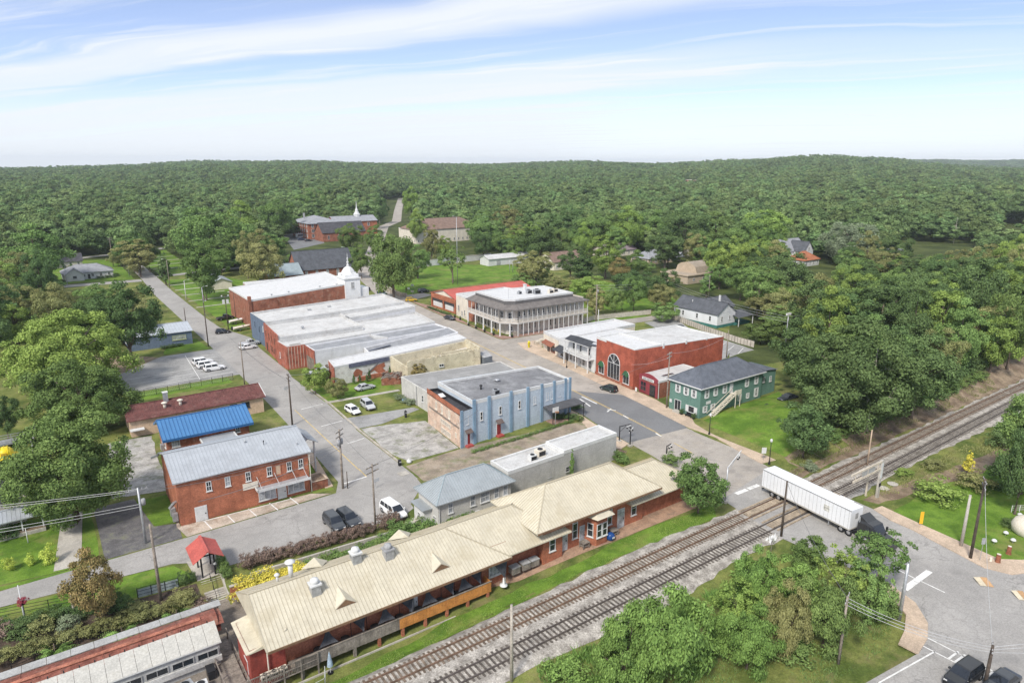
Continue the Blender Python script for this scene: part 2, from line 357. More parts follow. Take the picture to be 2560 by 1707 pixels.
def drape(name, poly, mat_, off=0.02, step=3.0, label=None, kind='structure', lev=None, parent=None):
    bm = bmesh.new(); vs = [bm.verts.new((p[0], p[1], 0)) for p in poly]; bm.faces.new(vs); bm.normal_update()
    if bm.faces[:][0].normal.z < 0: bmesh.ops.reverse_faces(bm, faces=bm.faces[:])
    if lev is None:
        xs = [p[0] for p in poly]; ys = [p[1] for p in poly]
        for q in [g for g in gx if min(xs) < g < max(xs)]:
            bmesh.ops.bisect_plane(bm, geom=bm.verts[:]+bm.edges[:]+bm.faces[:], plane_co=(q,0,0), plane_no=(1,0,0))
        for q in [g for g in gy if min(ys) < g < max(ys)]:
            bmesh.ops.bisect_plane(bm, geom=bm.verts[:]+bm.edges[:]+bm.faces[:], plane_co=(0,q,0), plane_no=(0,1,0))
        for v in bm.verts: v.co.z = hgt(v.co.x, v.co.y) + off
    else:
        for v in bm.verts: v.co.z = lev
        bmesh.ops.triangulate(bm, faces=bm.faces[:])
    me = bpy.data.meshes.new(name); bm.to_mesh(me); bm.free(); me.materials.append(mat_)
    o = obj(name, me, parent)
    if parent is None: tag(o, kind=kind, label=label)
    return o
def wob(poly, amp=0.5, seg=2.0, seed=0):
    out = []; rnd = random.Random(seed)
    n = len(poly)
    for i in range(n):
        a, b_ = Vector(poly[i]), Vector(poly[(i+1) % n]); k = max(1, int((b_-a).length/seg))
        for j in range(k):
            p = a.lerp(b_, j/k); out.append((p.x + rnd.uniform(-amp, amp), p.y + rnd.uniform(-amp, amp)))
    return out
def ribbon(name, pts, w, mat_, off=0.02, label=None, step=8.0):
    path = []
    for a, c in zip(pts, pts[1:]):
        a, c = Vector(a), Vector(c); k = max(1, int((c-a).length/step))
        path += [a.lerp(c, j/k) for j in range(k)]
    path.append(Vector(pts[-1])); B = MB(); vs = []
    for i, p in enumerate(path):
        d = (path[min(i+1, len(path)-1)] - path[max(i-1, 0)]).normalized(); nrm = Vector((-d.y, d.x))
        for s in (-1, 1):
            q = p + nrm*s*w/2; vs.append((q.x, q.y, hgt(q.x, q.y)+off))
    B.add(vs, [(2*i, 2*i+2, 2*i+3, 2*i+1)[::-1] for i in range(len(path)-1)])
    return tag(B.build(name, mat_), kind='structure', label=label)
def pave(name, poly, mat_, top=0.13, label=None, kerb=True):
    """raised pavement: slab with its kerb face"""
    B = MB().prism(poly, -0.05, top); o = tag(B.build(name, mat_), kind='structure', label=label); return o
def mark(name, poly, mat_=None, z=0.04, parent=None):
    B = MB().face([(p[0], p[1], z) for p in poly]); return B.build(name, mat_ or m_paint, parent)
def stripe(a, b_, w, z, name='painted_line', parent=None, m=None):
    a, b_ = Vector(a[:2]), Vector(b_[:2]); d = (b_-a).normalized(); n = Vector((-d.y, d.x))*w/2
    q = [a-n, b_-n, b_+n, a+n]
    return mark(name, q, m, z, parent)
# lawns and open grass
def lawn(name, poly, label, m=None, off=0.0, seed=1, amp=0.25): return drape(name, wob(poly, amp, 2.5, seed), m or m_lawn, off, label=label)
drape('town_grass', [(-60,20),(118,-20),(240,30),(262,56),(262,66),(135,100),(200,150),(215,300),(160,330),(60,345),(-40,345),(-60,120)], m_rough, -0.012, label='patchy grass between the streets and houses')
lawn('lawn', [(-40,100.5),(-9,96.2),(1.4,95.6),(1.6,112),(-3,113),(-40,118)], 'bright lawn with young shrubs beside the lane', seed=2)
lawn('lawn', [(-60,97.6),(-9,90.8),(9,88.8),(10.9,83.6),(4,84),(-9,88.9),(-60,95)], 'grass verge between lane and station fence', seed=3)
lawn('lawn', [(-60,103.5),(-9,96),(5,94.9),(5,94),(-9,95),(-60,102.3)], 'narrow grass strip above the lane', seed=4)
lawn('lawn', [(31.2,113),(35.2,112),(36.2,127),(29.5,127)], 'small lawn beside blue-roofed brick building', seed=5)
lawn('lawn', [(30.5,97.6),(33.8,97.4),(35.4,110.5),(31.8,110.5)], 'grass strip beside the brick building with metal roof', seed=6)
lawn('lawn', [(47.9,149),(47.6,137.5),(64,137),(64,146.5),(58,147.3),(54,147.3)], 'lawn in front of the mural wall', seed=7)
lawn('lawn', [(48,135.4),(47.6,126.5),(60,119.5),(62.5,122),(64,135.3)], 'rough lawn with parked cars beside low grey building', m=m_rough, seed=8)
lawn('lawn', [(118.5,241),(131.5,244.8),(172,249),(199,262),(199,285),(170,308),(137,293),(122,262)], 'large green park lawn behind the red-roofed hall', seed=9)
lawn('lawn', [(47.5,216),(47.5,258),(46.2,335),(70,330),(92,262),(92,246),(56,238),(54,218)], 'lawn with paths beside the side street', seed=10)
lawn('lawn', [(47,352),(64,352),(66,456),(47,440)], 'terraced lawn crossed by pale paths', seed=11)
lawn('lawn', [(36,345),(36,425),(8,440),(2,350)], 'lawn around the white cottage', seed=12)
lawn('lawn', [(105.9,66.2),(119,66),(126,78),(132,84),(105.5,83.2),(105,80.5)], 'lawn sloping down beside the green house', seed=13, off=0.01)
lawn('lawn', [(103.8,80),(103.2,63.2),(112,64.5),(119,66),(106,80)], 'bright mown lawn by the railway crossing', seed=14, off=0.004)
lawn('lawn', [(98.7,43),(140,42),(160,30),(160,10),(131,16),(99.5,25.8),(97.6,28.7),(98.4,38.8)], 'lawn across the road from the truck', seed=15)
lawn('lawn', [(14,58.6),(14,56.6),(40,57.4),(62,57.1),(76,56.6),(79,59.5),(66,60.3),(50,59.5),(36,60.6)], 'grass strip between station and gravel', seed=16, amp=0.35, off=0.01)
lawn('lawn', [(72,28),(69,27.4),(60,28),(44,30.5),(44,42),(70,40.5),(78,37),(77.6,31)], 'rough green verge at the road junction', m=m_rough, seed=17)
lawn('lawn', [(29,213),(36.2,214),(36.6,199.5),(25,200)], 'grass beside the slate blue shed', seed=18)
lawn('lawn', [(14,168.2),(34.5,169),(34.5,164),(14,162)], 'grass strip along the parking fence', seed=19)
lawn('lawn', [(2.2,111),(12.1,110.5),(12.1,101),(8.6,101),(8,106),(2,106.5)], 'grass patch beside the brick building gable', seed=20)
lawn('lawn', [(200,165),(205,230),(165,235),(160,180),(170,168)], 'lawn between houses beyond the fence', seed=21)
lawn('lawn', [(150,158.5),(169,155.8),(168,163),(146,164.6)], 'grass verge behind the hotel', seed=22)
drape('dirt_bank', wob([(96.5,57.2),(103.2,63),(120,64.5),(150,63.5),(185,64),(230,62),(230,57.6),(170,57.2),(140,56.9)], .4, 2.5, 3), m_dirt, 0.0, label='reddish dirt bank beside the tracks')
drape('leaf_litter', wob([(14.4,186),(24.3,197.6),(10,210),(2,195)], .4, 2.5, 4), m_dirt, 0.0, label='brown leaf litter under trees beside the parking lot')
drape('dirt_path', wob([(99,47),(109,46.5),(135,43.5),(168,44),(168,41.5),(125,41),(99.5,45)], .3, 2, 5), m_dirt, 0.012, label='dirt track through the grass beside the railway')
drape('planting_bed', wob([(84.6,252.6),(95,254),(96,260),(88,262)], .2, 2, 6), m_dirt, 0.01, label='brown bed beside the church')
drape('ballast', wob([(-60,57.0),(-20,57.1),(20,57.2),(36,57.3),(49,57.1),(66,56.9),(76,56.5),(82,56.4),(98,56.6),(140,56.8),(185,57.3),(300,58),(300,48.6),(150,48.6),(114,49),(99,48.2),(80,47.6),(68.7,47.8),(58,46.4),(45,47),(37,47.6),(20,47.2),(-20,47),(-60,47)], .35, 1.5, 8), m_gravel, 0.022, label='pale gravel bed of the railway')
drape('mulch_bed', wob([(-32,76.8),(10.8,76.8),(11,79.6),(10.9,83),(4,83.6),(-9,86.6),(-32,89.6)], .3, 2, 13), mat('dark_mulch', (.07,.05,.038), var=.35, scale=.7, stain=((.10,.13,.04),.4,.7)), 0.0, label='dark mulched bank below the station railing')
# roads
drape('street', [(46.5,93),(46.6,118),(47.4,136),(47.2,160),(48,165.4),(48.4,192),(49.6,206),(45.2,225),(44.6,241),(44.4,300),(45,343),(45.3,452),(40,452),(38.5,343),(37.2,300),(37.4,240),(37.6,196),(37.2,150),(36.6,128),(35.2,96)], m_asph, lev=0.02, label='grey asphalt side street')
drape('lane', [(-90,98.6),(-9,91),(9,89.2),(14.4,86.3),(15,84.6),(21,84.3),(33,83.4),(39,83.2),(41.4,84.6),(41.6,86),(46,90.5),(46.6,95),(46.6,99.6),(35.4,99.6),(33.6,95.9),(12,95.1),(-9,94.8),(-90,102.4)], m_asph, lev=0.026, label='grey asphalt lane in front of the brick building')
drape('main_street', [(81.5,59.7),(84.7,77.5),(85.5,85),(87.1,95.4),(87.9,99),(89.5,118),(91.4,144.6),(94.5,165),(97,185),(98.6,205),(103,222),(107,240),(112,262),(118,286),(126.5,282),(121,262),(117,240),(126,241),(127,235),(113.5,229),(112.1,214),(110.7,196),(110.6,181),(109,162.5),(109.6,160.5),(123.7,159.4),(142,161.6),(172,158),(176,152.5),(150,154.5),(121,154),(111,154.9),(108.4,148.3),(107.2,131),(104.8,112.7),(102.6,96.8),(100.2,82.4),(100.4,76),(97.4,62)], m_asph_brown, lev=0.024, label='main street running past hotel and brick shops')
drape('resurfaced_street', [(85.3,84),(87.1,95.4),(87.9,99),(89.7,112),(92,118),(103.6,104),(102.6,96.8),(100.2,82.6)], m_asph_new, lev=0.030, label='darker resurfaced stretch of the main street')
drape('crossing_road', [(81.5,59.7),(79,48),(79.5,40),(80.5,33.7),(79,30),(76.3,27.5),(73.7,26.3),(70.3,25.7),(61.9,26.6),(45,28.6),(30,31),(30,-20),(160,-20),(160,5),(110,20),(98.5,24.2),(95.1,25.8),(93.9,28.5),(96.1,38.3),(96.2,41.6),(97.5,44.6),(98,52),(97.4,62.2)], m_asph, lev=0.034, label='asphalt road and junction by the railway crossing')
ribbon('hill_road', [(121.5,282),(126,298),(146,338),(193,433),(242,530),(277,578),(330,684),(392,804),(440,900)], 8.5, m_asph_brown, 0.04, label='road climbing away through the trees')
ribbon('cross_road', [(38,340),(20,341),(-40,345),(-90,350)], 7, m_asph, 0.03, label='pale lane left of the side street')
ribbon('cross_road', [(45,347),(62,351),(90,356)], 5.5, m_asph, 0.03, label='short lane right of the side street')
ribbon('back_road', [(-60,440),(20,442),(42,451),(62,464),(90,480),(140,505)], 6.5, m_asph, 0.05, label='road passing beyond the white cottage')
drape('church_lot', [W('B',350,680)[:2], W('B',560,640)[:2], W('B',660,700)[:2], W('B',690,745)[:2], W('B',490,790)[:2], W('B',440,800)[:2]], m_asph_new, 0.03, label='dark parking lot beside the brick school')
drape('parking_lot', [(12,185),(24.4,198.3),(37.8,198.5),(37.4,169.6),(12,169.2)], m_lot, lev=0.028, label='cracked asphalt parking lot with white stalls')
drape('fenced_lot', [(141.5,114),(158.5,139),(164.5,137),(161.4,116),(158,100),(150,98),(141,103)], m_lot, lev=0.028, label='angled parking lot behind the red brick building')
drape('lot_drive', [(155,138.5),(160,152.8),(176,152.4),(170,146),(164.5,137)], m_lot, lev=0.027, label='drive into the fenced parking lot')
drape('concrete_apron', [(11.9,95.3),(33,96.2),(30.3,98.0),(11.7,98.9),(11.7,102.0),(11.2,99)], mat('rust_stained_concrete', (.44,.37,.30), var=.2, scale=.4, stain=((.24,.15,.09),.35,.75)), lev=0.031, label='stained concrete parking apron of the brick building')
drape('gravel_yard', wob([(47.6,119),(47.2,104.5),(48.5,99.8),(58.4,100),(60,115.6),(52,118.3)], .15, 2, 9), m_glot, lev=0.02, label='weedy gravel lot beside the faded brick gable')
drape('asphalt_drive', [(46.7,126.2),(46.7,119.4),(52,119),(62,122.2),(61.5,124)], m_lot, lev=0.022, label='asphalt drive beside the gravel lot')
drape('dirt_alley', wob([(47,98.6),(46.8,92),(54,86.5),(78,88.5),(86,92),(87,97),(79,98.2),(59,99.6)], .2, 2, 10), mat('worn_strip', (.27,.22,.165), var=.25, scale=.4, stain=[((.13,.17,.05),.3,.8),((.36,.32,.27),.5,.5)]), 0.0, label='dirt strip along the light blue building')
drape('station_platform', [(40,62.6),(44,61.2),(60,60.4),(80,60.2),(80,63),(40,64.5)], mat('reddish_platform', (0.34,0.22,0.15), var=.2, scale=.5, stain=((.15,.12,.09),.6,.6)), 0.02, label='reddish dirt platform along the brick station')
drape('yard_pavement', [(-40,72),(-40,78.5),(10,79.3),(13.5,79.8),(15.5,78),(15.5,62),(-40,62)], mat('yard_concrete', (0.22,0.19,0.16), var=.2, scale=.5, stain=((.1,.09,.07),.5,.6)), 0.02, label='dark yard floor below the stairs')
drape('driveway', [(2,95.3),(11.3,95.3),(11.6,100),(8.6,101),(7.4,112),(2,112)], mat('tarry_gravel', (0.13,0.125,0.125), var=.25, scale=.5, stain=((.2,.21,.1),.5,.5)), 0.03, label='dark gravel drive beside the brick building')
drape('garden_path', [(-3.6,96),(-0.6,95.7),(0.6,112),(-2,112)], m_conc, 0.035, label='concrete path leading under the big tree')
drape('yard', wob([(12.3,112),(13.6,138.6),(6.5,139),(4.5,114)], .2, 2, 12), m_glot, 0.03, label='stained concrete yard behind the brick building')
# pavements and kerbs
pave('pavement', [(97.6,64.2),(100.5,76.5),(100.2,82.4),(102.5,96.8),(104.7,112.7),(107.1,131),(108.3,148),(110.8,154.9),(121,153.6),(121,149),(113.6,147.5),(111.2,135),(108.8,118.8),(107.8,105),(107.2,98),(105.4,91),(104.8,83.6),(104.4,79),(103.3,76),(100.8,63.5)], m_tanwalk, label='tan pavement along shops and lawn')
pave('pavement', [(110.1,160.9),(123.6,159.8),(142.5,161.9),(142.5,163),(113,163),(111,168),(112,184),(114,197),(116,217),(114,228),(112.6,214),(111.2,196),(111.3,181),(109.5,163)], m_brickwalk, 0.12, label='brick pavement around the hotel corner')
pave('pavement', [(85.0,83.5),(86.6,95.4),(87.4,99),(89,118),(90.9,144.6),(94,165),(96.4,185),(98,205),(103,224),(106.5,240),(100,240),(95,224),(93.8,205),(93.6,184),(91.6,165),(89.5,149),(87.7,139),(87,118),(86,99),(84,94),(81.5,90),(80.2,84),(82.2,82.6)], m_tanwalk, label='pavement in front of the long shop row')
pave('pavement', [(32.8,98.4),(34.1,98.4),(35.8,112),(36.3,126),(35.0,126),(34.4,112)], m_tanwalk, label='narrow pavement beside brick building')
pave('pavement', [(97.4,44.6),(96.2,41.4),(96.0,38.3),(93.8,28.5),(95,25.8),(98.5,24.2),(125,15.4),(125,17.8),(99.8,26.4),(97.6,28.2),(98.6,38.6),(99.4,44.4)], m_tanwalk, label='curved pavement across from the truck')
pave('pavement', [(80.4,33.8),(79.1,30),(76.4,27.4),(73.7,26.2),(70.3,25.6),(70.2,27.6),(73,28.3),(76,29.6),(77.4,31.6),(78,34)], m_tanwalk, label='curved pavement at the road junction')
pave('kerb', [(46.6,100),(46.8,118),(47.6,136),(47.5,148),(47.9,148),(48.0,136),(47.2,118),(47.0,100)], m_kerb, label='kerb along the gravel lot side of the street')
pave('garden_walk', [(47.4,136.9),(64.1,135.5),(64.1,136.6),(47.4,138.0)], m_conc, 0.06, label='concrete garden walk across the lawn')
for i, (x0, y0, w, l) in enumerate(((47.2,372,.9,17),(47.4,388,.9,17),(47.6,404,.9,17),(47.5,420,.9,17))):
    pave('garden_walk', [(x0,y0),(x0+l,y0+2),(x0+l,y0+2+w),(x0,y0+w)], m_conc, 0.08, label='pale path across the terraced lawn, %s from the cottage road' % ('fourth','third','second','first')[i])
for i, y0 in enumerate((262,276,290,304,318)):
    pave('garden_walk', [(45.6,y0),(62,y0+1.5),(62,y0+2.4),(45.6,y0+.9)], m_conc, 0.08, label='pale path across the side street lawn, %s from the brick hall' % ('first','second','third','fourth','fifth')[i])
# painted markings, each set parented to its road
def road(nm, lab):
    for o in C.objects:
        if o.name.startswith(nm) and o.get('label') == lab: return o
rd_m = road('main_street', 'main street running past hotel and brick shops'); rd_s = road('street', 'grey asphalt side street'); rd_c = road('crossing_road', 'asphalt road and junction by the railway crossing'); rd_n = road('resurfaced', 'darker resurfaced stretch of the main street')
yl = [(93.4,85),(94.9,97.7),(96.5,113.1),(100,153.9),(102.6,182),(104.9,205.7),(109.5,228)]
for s in (-.14, .14):
    for a, c in zip(yl, yl[1:]): stripe((a[0]+s, a[1]), (c[0]+s, c[1]), .13, .040, 'yellow_line', rd_m, m_yell)
for a, c in (((92.9,82.8),(93.4,85)),((91.4,74),(92.2,79))): stripe(a, c, .18, .040, 'yellow_line', rd_m, m_yell)
stripe((40.4,136.8),(39.9,102),.16,.035,'yellow_line',rd_s,m_yell); stripe((39.9,98.6),(35.6,98.3),.3,.04,'stop_line',rd_s); stripe((40.0,102),(39.9,98.6),.16,.035,'yellow_line',rd_s,m_yell)
stripe((41.6,124.6),(46.2,125.2),.2,.035,'stall_line',rd_s); stripe((42.6,113.5),(46.2,114.2),.2,.035,'stall_line',rd_s); stripe((41.6,136.4),(46.6,137.2),.2,.035,'stall_line',rd_s)
for a, b_, c, d in ((('I',815,710),('I',900,770),0,0),(('I',830,690),('I',955,750),0,0)): stripe(W(*a), W(*b_), .35, .046, 'crossing_cross_mark', rd_n)
for a, b_ in ((('I',1070,790),('I',1040,815)),(('I',1040,795),('I',1110,805)),(('I',1170,845),('I',1212,868)),(('I',1435,990),('I',1480,1015))): stripe(W(*a), W(*b_), .3, .046, 'lane_mark', rd_n)
for a, b_ in ((('I',2090,1485),('I',2180,1450)),(('I',2190,1445),('I',2275,1412)),(('N',1310,805),('N',1515,655))): stripe(W(*a), W(*b_), .75, .046, 'stop_line', rd_c)
for a, b_ in ((('N',1230,630),('N',1395,715)),(('N',1440,735),('N',1640,830)),(('N',1100,1567),('N',1560,1310)),(('N',1500,1200),('N',2110,1510)),(('N',1400,1235),('N',2050,1567))): stripe(W(*a), W(*b_), .16, .046, 'lane_line', rd_c)
for x, y in ((1715,1340),(1770,1365),(1830,1405),(1885,1432),(1945,1465),(2010,1500),(2065,1530)): stripe(W('N',x-45,y+30), W('N',x+35,y-28), .22, .046, 'crosswalk_bar', rd_c)
rd_l = road('parking_lot', 'cracked asphalt parking lot with white stalls')
for k in range(7): stripe((29.5,172+k*3.4),(36.6,172.6+k*3.4),.13,.036,'stall_line',rd_l)
stripe((28.6,171),(29.8,196),.13,.036,'stall_line',rd_l)
for k in range(3): stripe((14,171.5+k*4.5),(28.6,172.5+k*4.5),.12,.036,'stall_line',rd_l)
rd_f = road('fenced_lot', 'angled parking lot behind the red brick building')
for k in range(9): stripe((152.6+k*.35,104+k*3.6),(158.8+k*.3,107.4+k*3.3),.16,.036,'stall_line',rd_f)
rd_a = road('concrete_apron', 'stained concrete parking apron of the brick building')
for k in range(5): stripe((15.2+k*3.1,95.5+.05*k),(14.8+k*3.1,98.6),.16,.038,'stall_line',rd_a)
stripe((14.6,98.55),(27.2,98.05),.16,.038,'stall_line',rd_a)
# manhole and drain
tag(MB().box(44.6,46.2,95.4,96.9,.03,.09).build('storm_drain', m_conc), 'pale concrete storm drain at the street corner', 'drain')
# ------------------------------------------------------------------ railway
m_rail = mat('rusty_rail', (0.20,0.13,0.09), rough=.55, var=.25, scale=1.5, metal=.3)
m_rail2 = mat('dark_steel_rail', (0.13,0.11,0.10), rough=.5, var=.2, scale=1.5, metal=.3)
m_tie = mat('creosoted_sleeper', (0.15,0.115,0.085), var=.35, scale=1.8, objspace=False)
m_tie2 = mat('dark_sleeper', (0.105,0.09,0.076), var=.35, scale=1.8)
m_plank = mat('crossing_timber', (0.36,0.29,0.21), var=.2, scale=1.0, stain=((.15,.12,.09),.7,.6))
tie_me = MB().box(-.12,.12,-1.32,1.32,-.06,.075).mesh('sleeper', m_tie); tie_me2 = MB().box(-.12,.12,-1.32,1.32,-.06,.075).mesh('sleeper', m_tie2)
def track(yc, yr, tm, rm, label, sp):
    t = thing('railway_track', label, 'railway', (60, yc, 0), group='railway tracks through town')
    cy = lambda x: yc + (yr - yc) * sm(95, 180, x)
    for s in (-.76, .76):
        B = MB(); xs = list(range(-70, 321, 6))
        vs = []; 
        for x in xs:
            y = cy(x) + s
            vs += [(x,y-.075,.06),(x,y+.075,.06),(x,y+.045,.24),(x,y-.045,.24)]
        fs = []
        for i in range(len(xs)-1):
            a = 4*i
            fs += [(a+3,a+7,a+6,a+2),(a,a+4,a+7,a+3),(a+1,a+2,a+6,a+5)]
        B.add(vs, fs); B.build('rail', rm, t)
        for sgn in (-1, 1): pass
    n = 0; stuff = MB(); x = 12.0
    xs = [12 + k*sp for k in range(int((176-12)/sp))]
    for x in xs:
        if 79.5 < x < 98: continue
        px = proj((x, cy(x), .1))
        if n < 298 and -80 < px[0] < 2700 and px[1] < 1760:
            o = obj('sleeper', tm, t); o.location = (x, cy(x) + random.uniform(-.05,.05), 0); o.rotation_euler = (0,0,random.uniform(-.02,.02)); n += 1
        else: stuff.box(x-.12,x+.12,cy(x)-1.32,cy(x)+1.32,-.06,.075)
    x = 176
    while x < 300: stuff.box(x-.12,x+.12,cy(x)-1.32,cy(x)+1.32,-.06,.075); x += .62
    o = stuff.build('distant_sleepers', tm.materials[0], t); o['kind'] = 'stuff'
    for k, s in enumerate((-1.25,-.42,-.14,.14,.42,1.25)):
        MB().box(80.3,97.6,cy(88)+s-.12,cy(88)+s+.12,.0,.205).build('crossing_plank', m_plank, t)
track(54.4, 55.3, tie_me, m_rail, 'rusty brown railway track nearest the brick station', 0.56)
track(50.45, 51.7, tie_me2, m_rail2, 'darker railway track farther from the brick station', 0.62)
# ================================================================== TREES
def leaf_mat(name, col, col2, rnd=0.35):
    def tone(c, k): g_ = .3*c[0]+.6*c[1]+.1*c[2]; return tuple(k*(q*.93+g_*.07) for q in c)
    col = tone(col, 1.85); col2 = tone(col2, 2.25)
    m = bpy.data.materials.new(name); m.use_nodes = True; nt = m.node_tree; N = nt.nodes; L = nt.links; N.clear()
    out = N.new('ShaderNodeOutputMaterial'); mixs = N.new('ShaderNodeMixShader'); d = N.new('ShaderNodeBsdfDiffuse'); t = N.new('ShaderNodeBsdfTranslucent')
    at = N.new('ShaderNodeAttribute'); at.attribute_name = 'tint'; oi = N.new('ShaderNodeObjectInfo')
    mx = N.new('ShaderNodeMixRGB'); L.new(at.outputs['Fac'], mx.inputs[0]); mx.inputs[1].default_value = (*col, 1); mx.inputs[2].default_value = (*col2, 1)
    hs = N.new('ShaderNodeHueSaturation'); L.new(mx.outputs[0], hs.inputs['Color'])
    a = N.new('ShaderNodeMapRange'); L.new(oi.outputs['Random'], a.inputs[0]); a.inputs[3].default_value = 1 - rnd; a.inputs[4].default_value = 1 + rnd; L.new(a.outputs[0], hs.inputs['Value'])
    r2 = N.new('ShaderNodeMath'); r2.operation = 'FRACT'; r3 = N.new('ShaderNodeMath'); r3.operation = 'MULTIPLY'; r3.inputs[1].default_value = 17.31; L.new(oi.outputs['Random'], r3.inputs[0]); L.new(r3.outputs[0], r2.inputs[0])
    h = N.new('ShaderNodeMapRange'); L.new(r2.outputs[0], h.inputs[0]); h.inputs[3].default_value = .5 - .035*rnd/.35; h.inputs[4].default_value = .5 + .006*rnd/.35; L.new(h.outputs[0], hs.inputs['Hue'])
    L.new(hs.outputs[0], d.inputs[0]); L.new(hs.outputs[0], t.inputs[0]); mixs.inputs[0].default_value = .14
    L.new(d.outputs[0], mixs.inputs[1]); L.new(t.outputs[0], mixs.inputs[2]); L.new(mixs.outputs[0], out.inputs[0]); return m
LM = dict(
    mid=leaf_mat('leaf_mid_green', (.050,.092,.026), (.105,.165,.045), .22), light=leaf_mat('leaf_light_green', (.072,.118,.024), (.158,.225,.048), .15),
    dark=leaf_mat('leaf_dark_green', (.034,.062,.022), (.072,.115,.038), .2), olive=leaf_mat('leaf_olive', (.085,.095,.032), (.165,.17,.065), .18),
    yellow=leaf_mat('leaf_yellow', (.21,.20,.025), (.46,.40,.045), .1), autumn=leaf_mat('leaf_autumn', (.085,.085,.03), (.20,.145,.055), .1),
    grey=leaf_mat('leaf_grey_green', (.075,.10,.055), (.16,.19,.115), .12), willow=leaf_mat('leaf_willow', (.052,.098,.022), (.122,.2,.045), .15),
    purple=leaf_mat('leaf_purple_brown', (.075,.055,.045), (.165,.12,.09), .12), forest=leaf_mat('leaf_forest', (.044,.078,.028), (.100,.152,.052), .32), lime=leaf_mat('leaf_lime', (.16,.21,.03), (.33,.38,.06), .12))
m_bark = mat('bark', (.14,.11,.085), var=.3, scale=2.0); m_bark_p = mat('pale_bark', (.48,.44,.38), var=.2, scale=2.0)
def crown_mesh(name, seed, ellip, zc, nclump, nleaf, leaf, cr=.30, droop=0., low=-.55, cone=0., elong=1.0, flat=.5):
    """crown of leaf clumps: ellip = half sizes, zc = centre height, one small rhombic face per leaf spray"""
    rs = np.random.RandomState(seed); rx, ry, rz = ellip
    i = np.arange(nclump) + .5; ph = np.arccos(1 - (1 - low) * i / nclump); th = math.pi * (1 + 5**.5) * i + rs.uniform(0, 6)
    D = np.stack([np.cos(th)*np.sin(ph), np.sin(th)*np.sin(ph), np.cos(ph)], 1) + rs.normal(0, .16, (nclump, 3))
    D /= np.linalg.norm(D, axis=1)[:, None]
    lob = .5*np.sin(2*th + seed) + .5*np.sin(3*th + 1.7*seed + 2*ph)
    rad = rs.uniform(.45, .92, nclump) * (1 + .16*lob)
    inner = rs.rand(nclump) < .22; rad[inner] *= .55
    cc = D * rad[:, None] * np.array([rx, ry, rz])
    if cone:
        f = 1 - cone * (cc[:, 2] + rz) / (2*rz); cc[:, 0] *= f; cc[:, 1] *= f
    cs = cr * (rx+ry+rz)/3 * rs.uniform(.5, 1.25, nclump)
    if cone: cs *= np.clip(1.15 - cone*.6*(cc[:, 2] + rz)/(2*rz), .4, 1.2)
    ct = rs.uniform(-.2, .2, nclump)
    per = np.maximum(4, (nleaf * cs**2 / np.sum(cs**2))).astype(int); idx = np.repeat(np.arange(nclump), per); n = len(idx)
    d = rs.normal(0, 1, (n, 3)); d /= np.linalg.norm(d, axis=1)[:, None]
    d += .75*D[idx] + np.array([0, 0, .35]); d /= np.linalg.norm(d, axis=1)[:, None]
    rr = cs[idx] * rs.uniform(.4, 1.12, n)
    p = cc[idx] + d * rr[:, None] * np.array([1, 1, .8])
    if droop: p[:, 2] -= droop * rs.rand(n)**1.5 * cs[idx]
    p[:, 2] += zc
    nm = d + rs.normal(0, flat, (n, 3)); nm /= np.linalg.norm(nm, axis=1)[:, None]
    a = np.cross(nm, rs.normal(0, 1, (n, 3)));
    if droop: a = np.cross(nm, np.cross(nm, np.array([0, 0, 1.]) + rs.normal(0, .25, (n, 3))))
    a /= np.linalg.norm(a, axis=1)[:, None] + 1e-9; bb = np.cross(nm, a)
    s = leaf * rs.uniform(.6, 1.35, n)
    la, lb = a * (s*elong)[:, None], bb * (s*.62)[:, None]
    V = np.empty((n, 4, 3)); V[:, 0] = p - la; V[:, 1] = p + lb; V[:, 2] = p + la; V[:, 3] = p - lb
    me = bpy.data.meshes.new(name); me.vertices.add(4*n); me.vertices.foreach_set('co', V.reshape(-1)); me.loops.add(4*n); me.loops.foreach_set('vertex_index', np.arange(4*n))
    me.polygons.add(n); me.polygons.foreach_set('loop_start', np.arange(0, 4*n, 4)); me.update(calc_edges=True)
    at = me.attributes.new('tint', 'FLOAT', 'FACE'); at.data.foreach_set('value', np.clip(.45 + ct[idx] + rs.normal(0, .2, n), 0, 1)); me.materials.append(LM['mid'])
    return me, cc + np.array([0, 0, zc])
def trunk_mesh(name, cc, zc, h, r, seed, nl=7, m=None):
    rnd = random.Random(seed); B = MB(); top = zc + .25*(h-zc)
    pts = [(0,0,-.3),(0,0,.4),(rnd.uniform(-.15,.15),rnd.uniform(-.15,.15),zc*.5),(rnd.uniform(-.3,.3),rnd.uniform(-.3,.3),top)]
    B.tube(pts, [r*1.5, r*1.05, r*.85, r*.3], 8)
    for k in rnd.sample(range(len(cc)), min(nl, len(cc))):
        e = Vector(cc[k]); z0 = min(top*.95, max(zc*.35, e.z*.45)); s = Vector((0,0,z0)); mid = s.lerp(e, .5) + Vector((0,0,.1*h*rnd.uniform(.2,.9)))
        B.tube([s, mid, e], [r*.5, r*.3, r*.1], 5)
    return B.mesh(name, m or m_bark, True)
PROTO = {}
def proto(key, seed, h, ellip, zc, ncl, nl, leaf, r, pale=False, **k):
    me, cc = crown_mesh('crown', seed, ellip, zc, ncl, nl, leaf, **k); PROTO[key] = (me, trunk_mesh('trunk', cc, zc, h, r, seed, m=m_bark_p if pale else None), h*(1.0 if h < 3 else 1.06), 2*ellip[0]*(1.0 if h < 3 else 1.17))
for s in range(3): proto('round%d' % s, 11+s, 14, (6.4+.4*s, 6.2, 6.2), 7.7, 52, 15000, .20, .34, low=-.8, cr=.27)
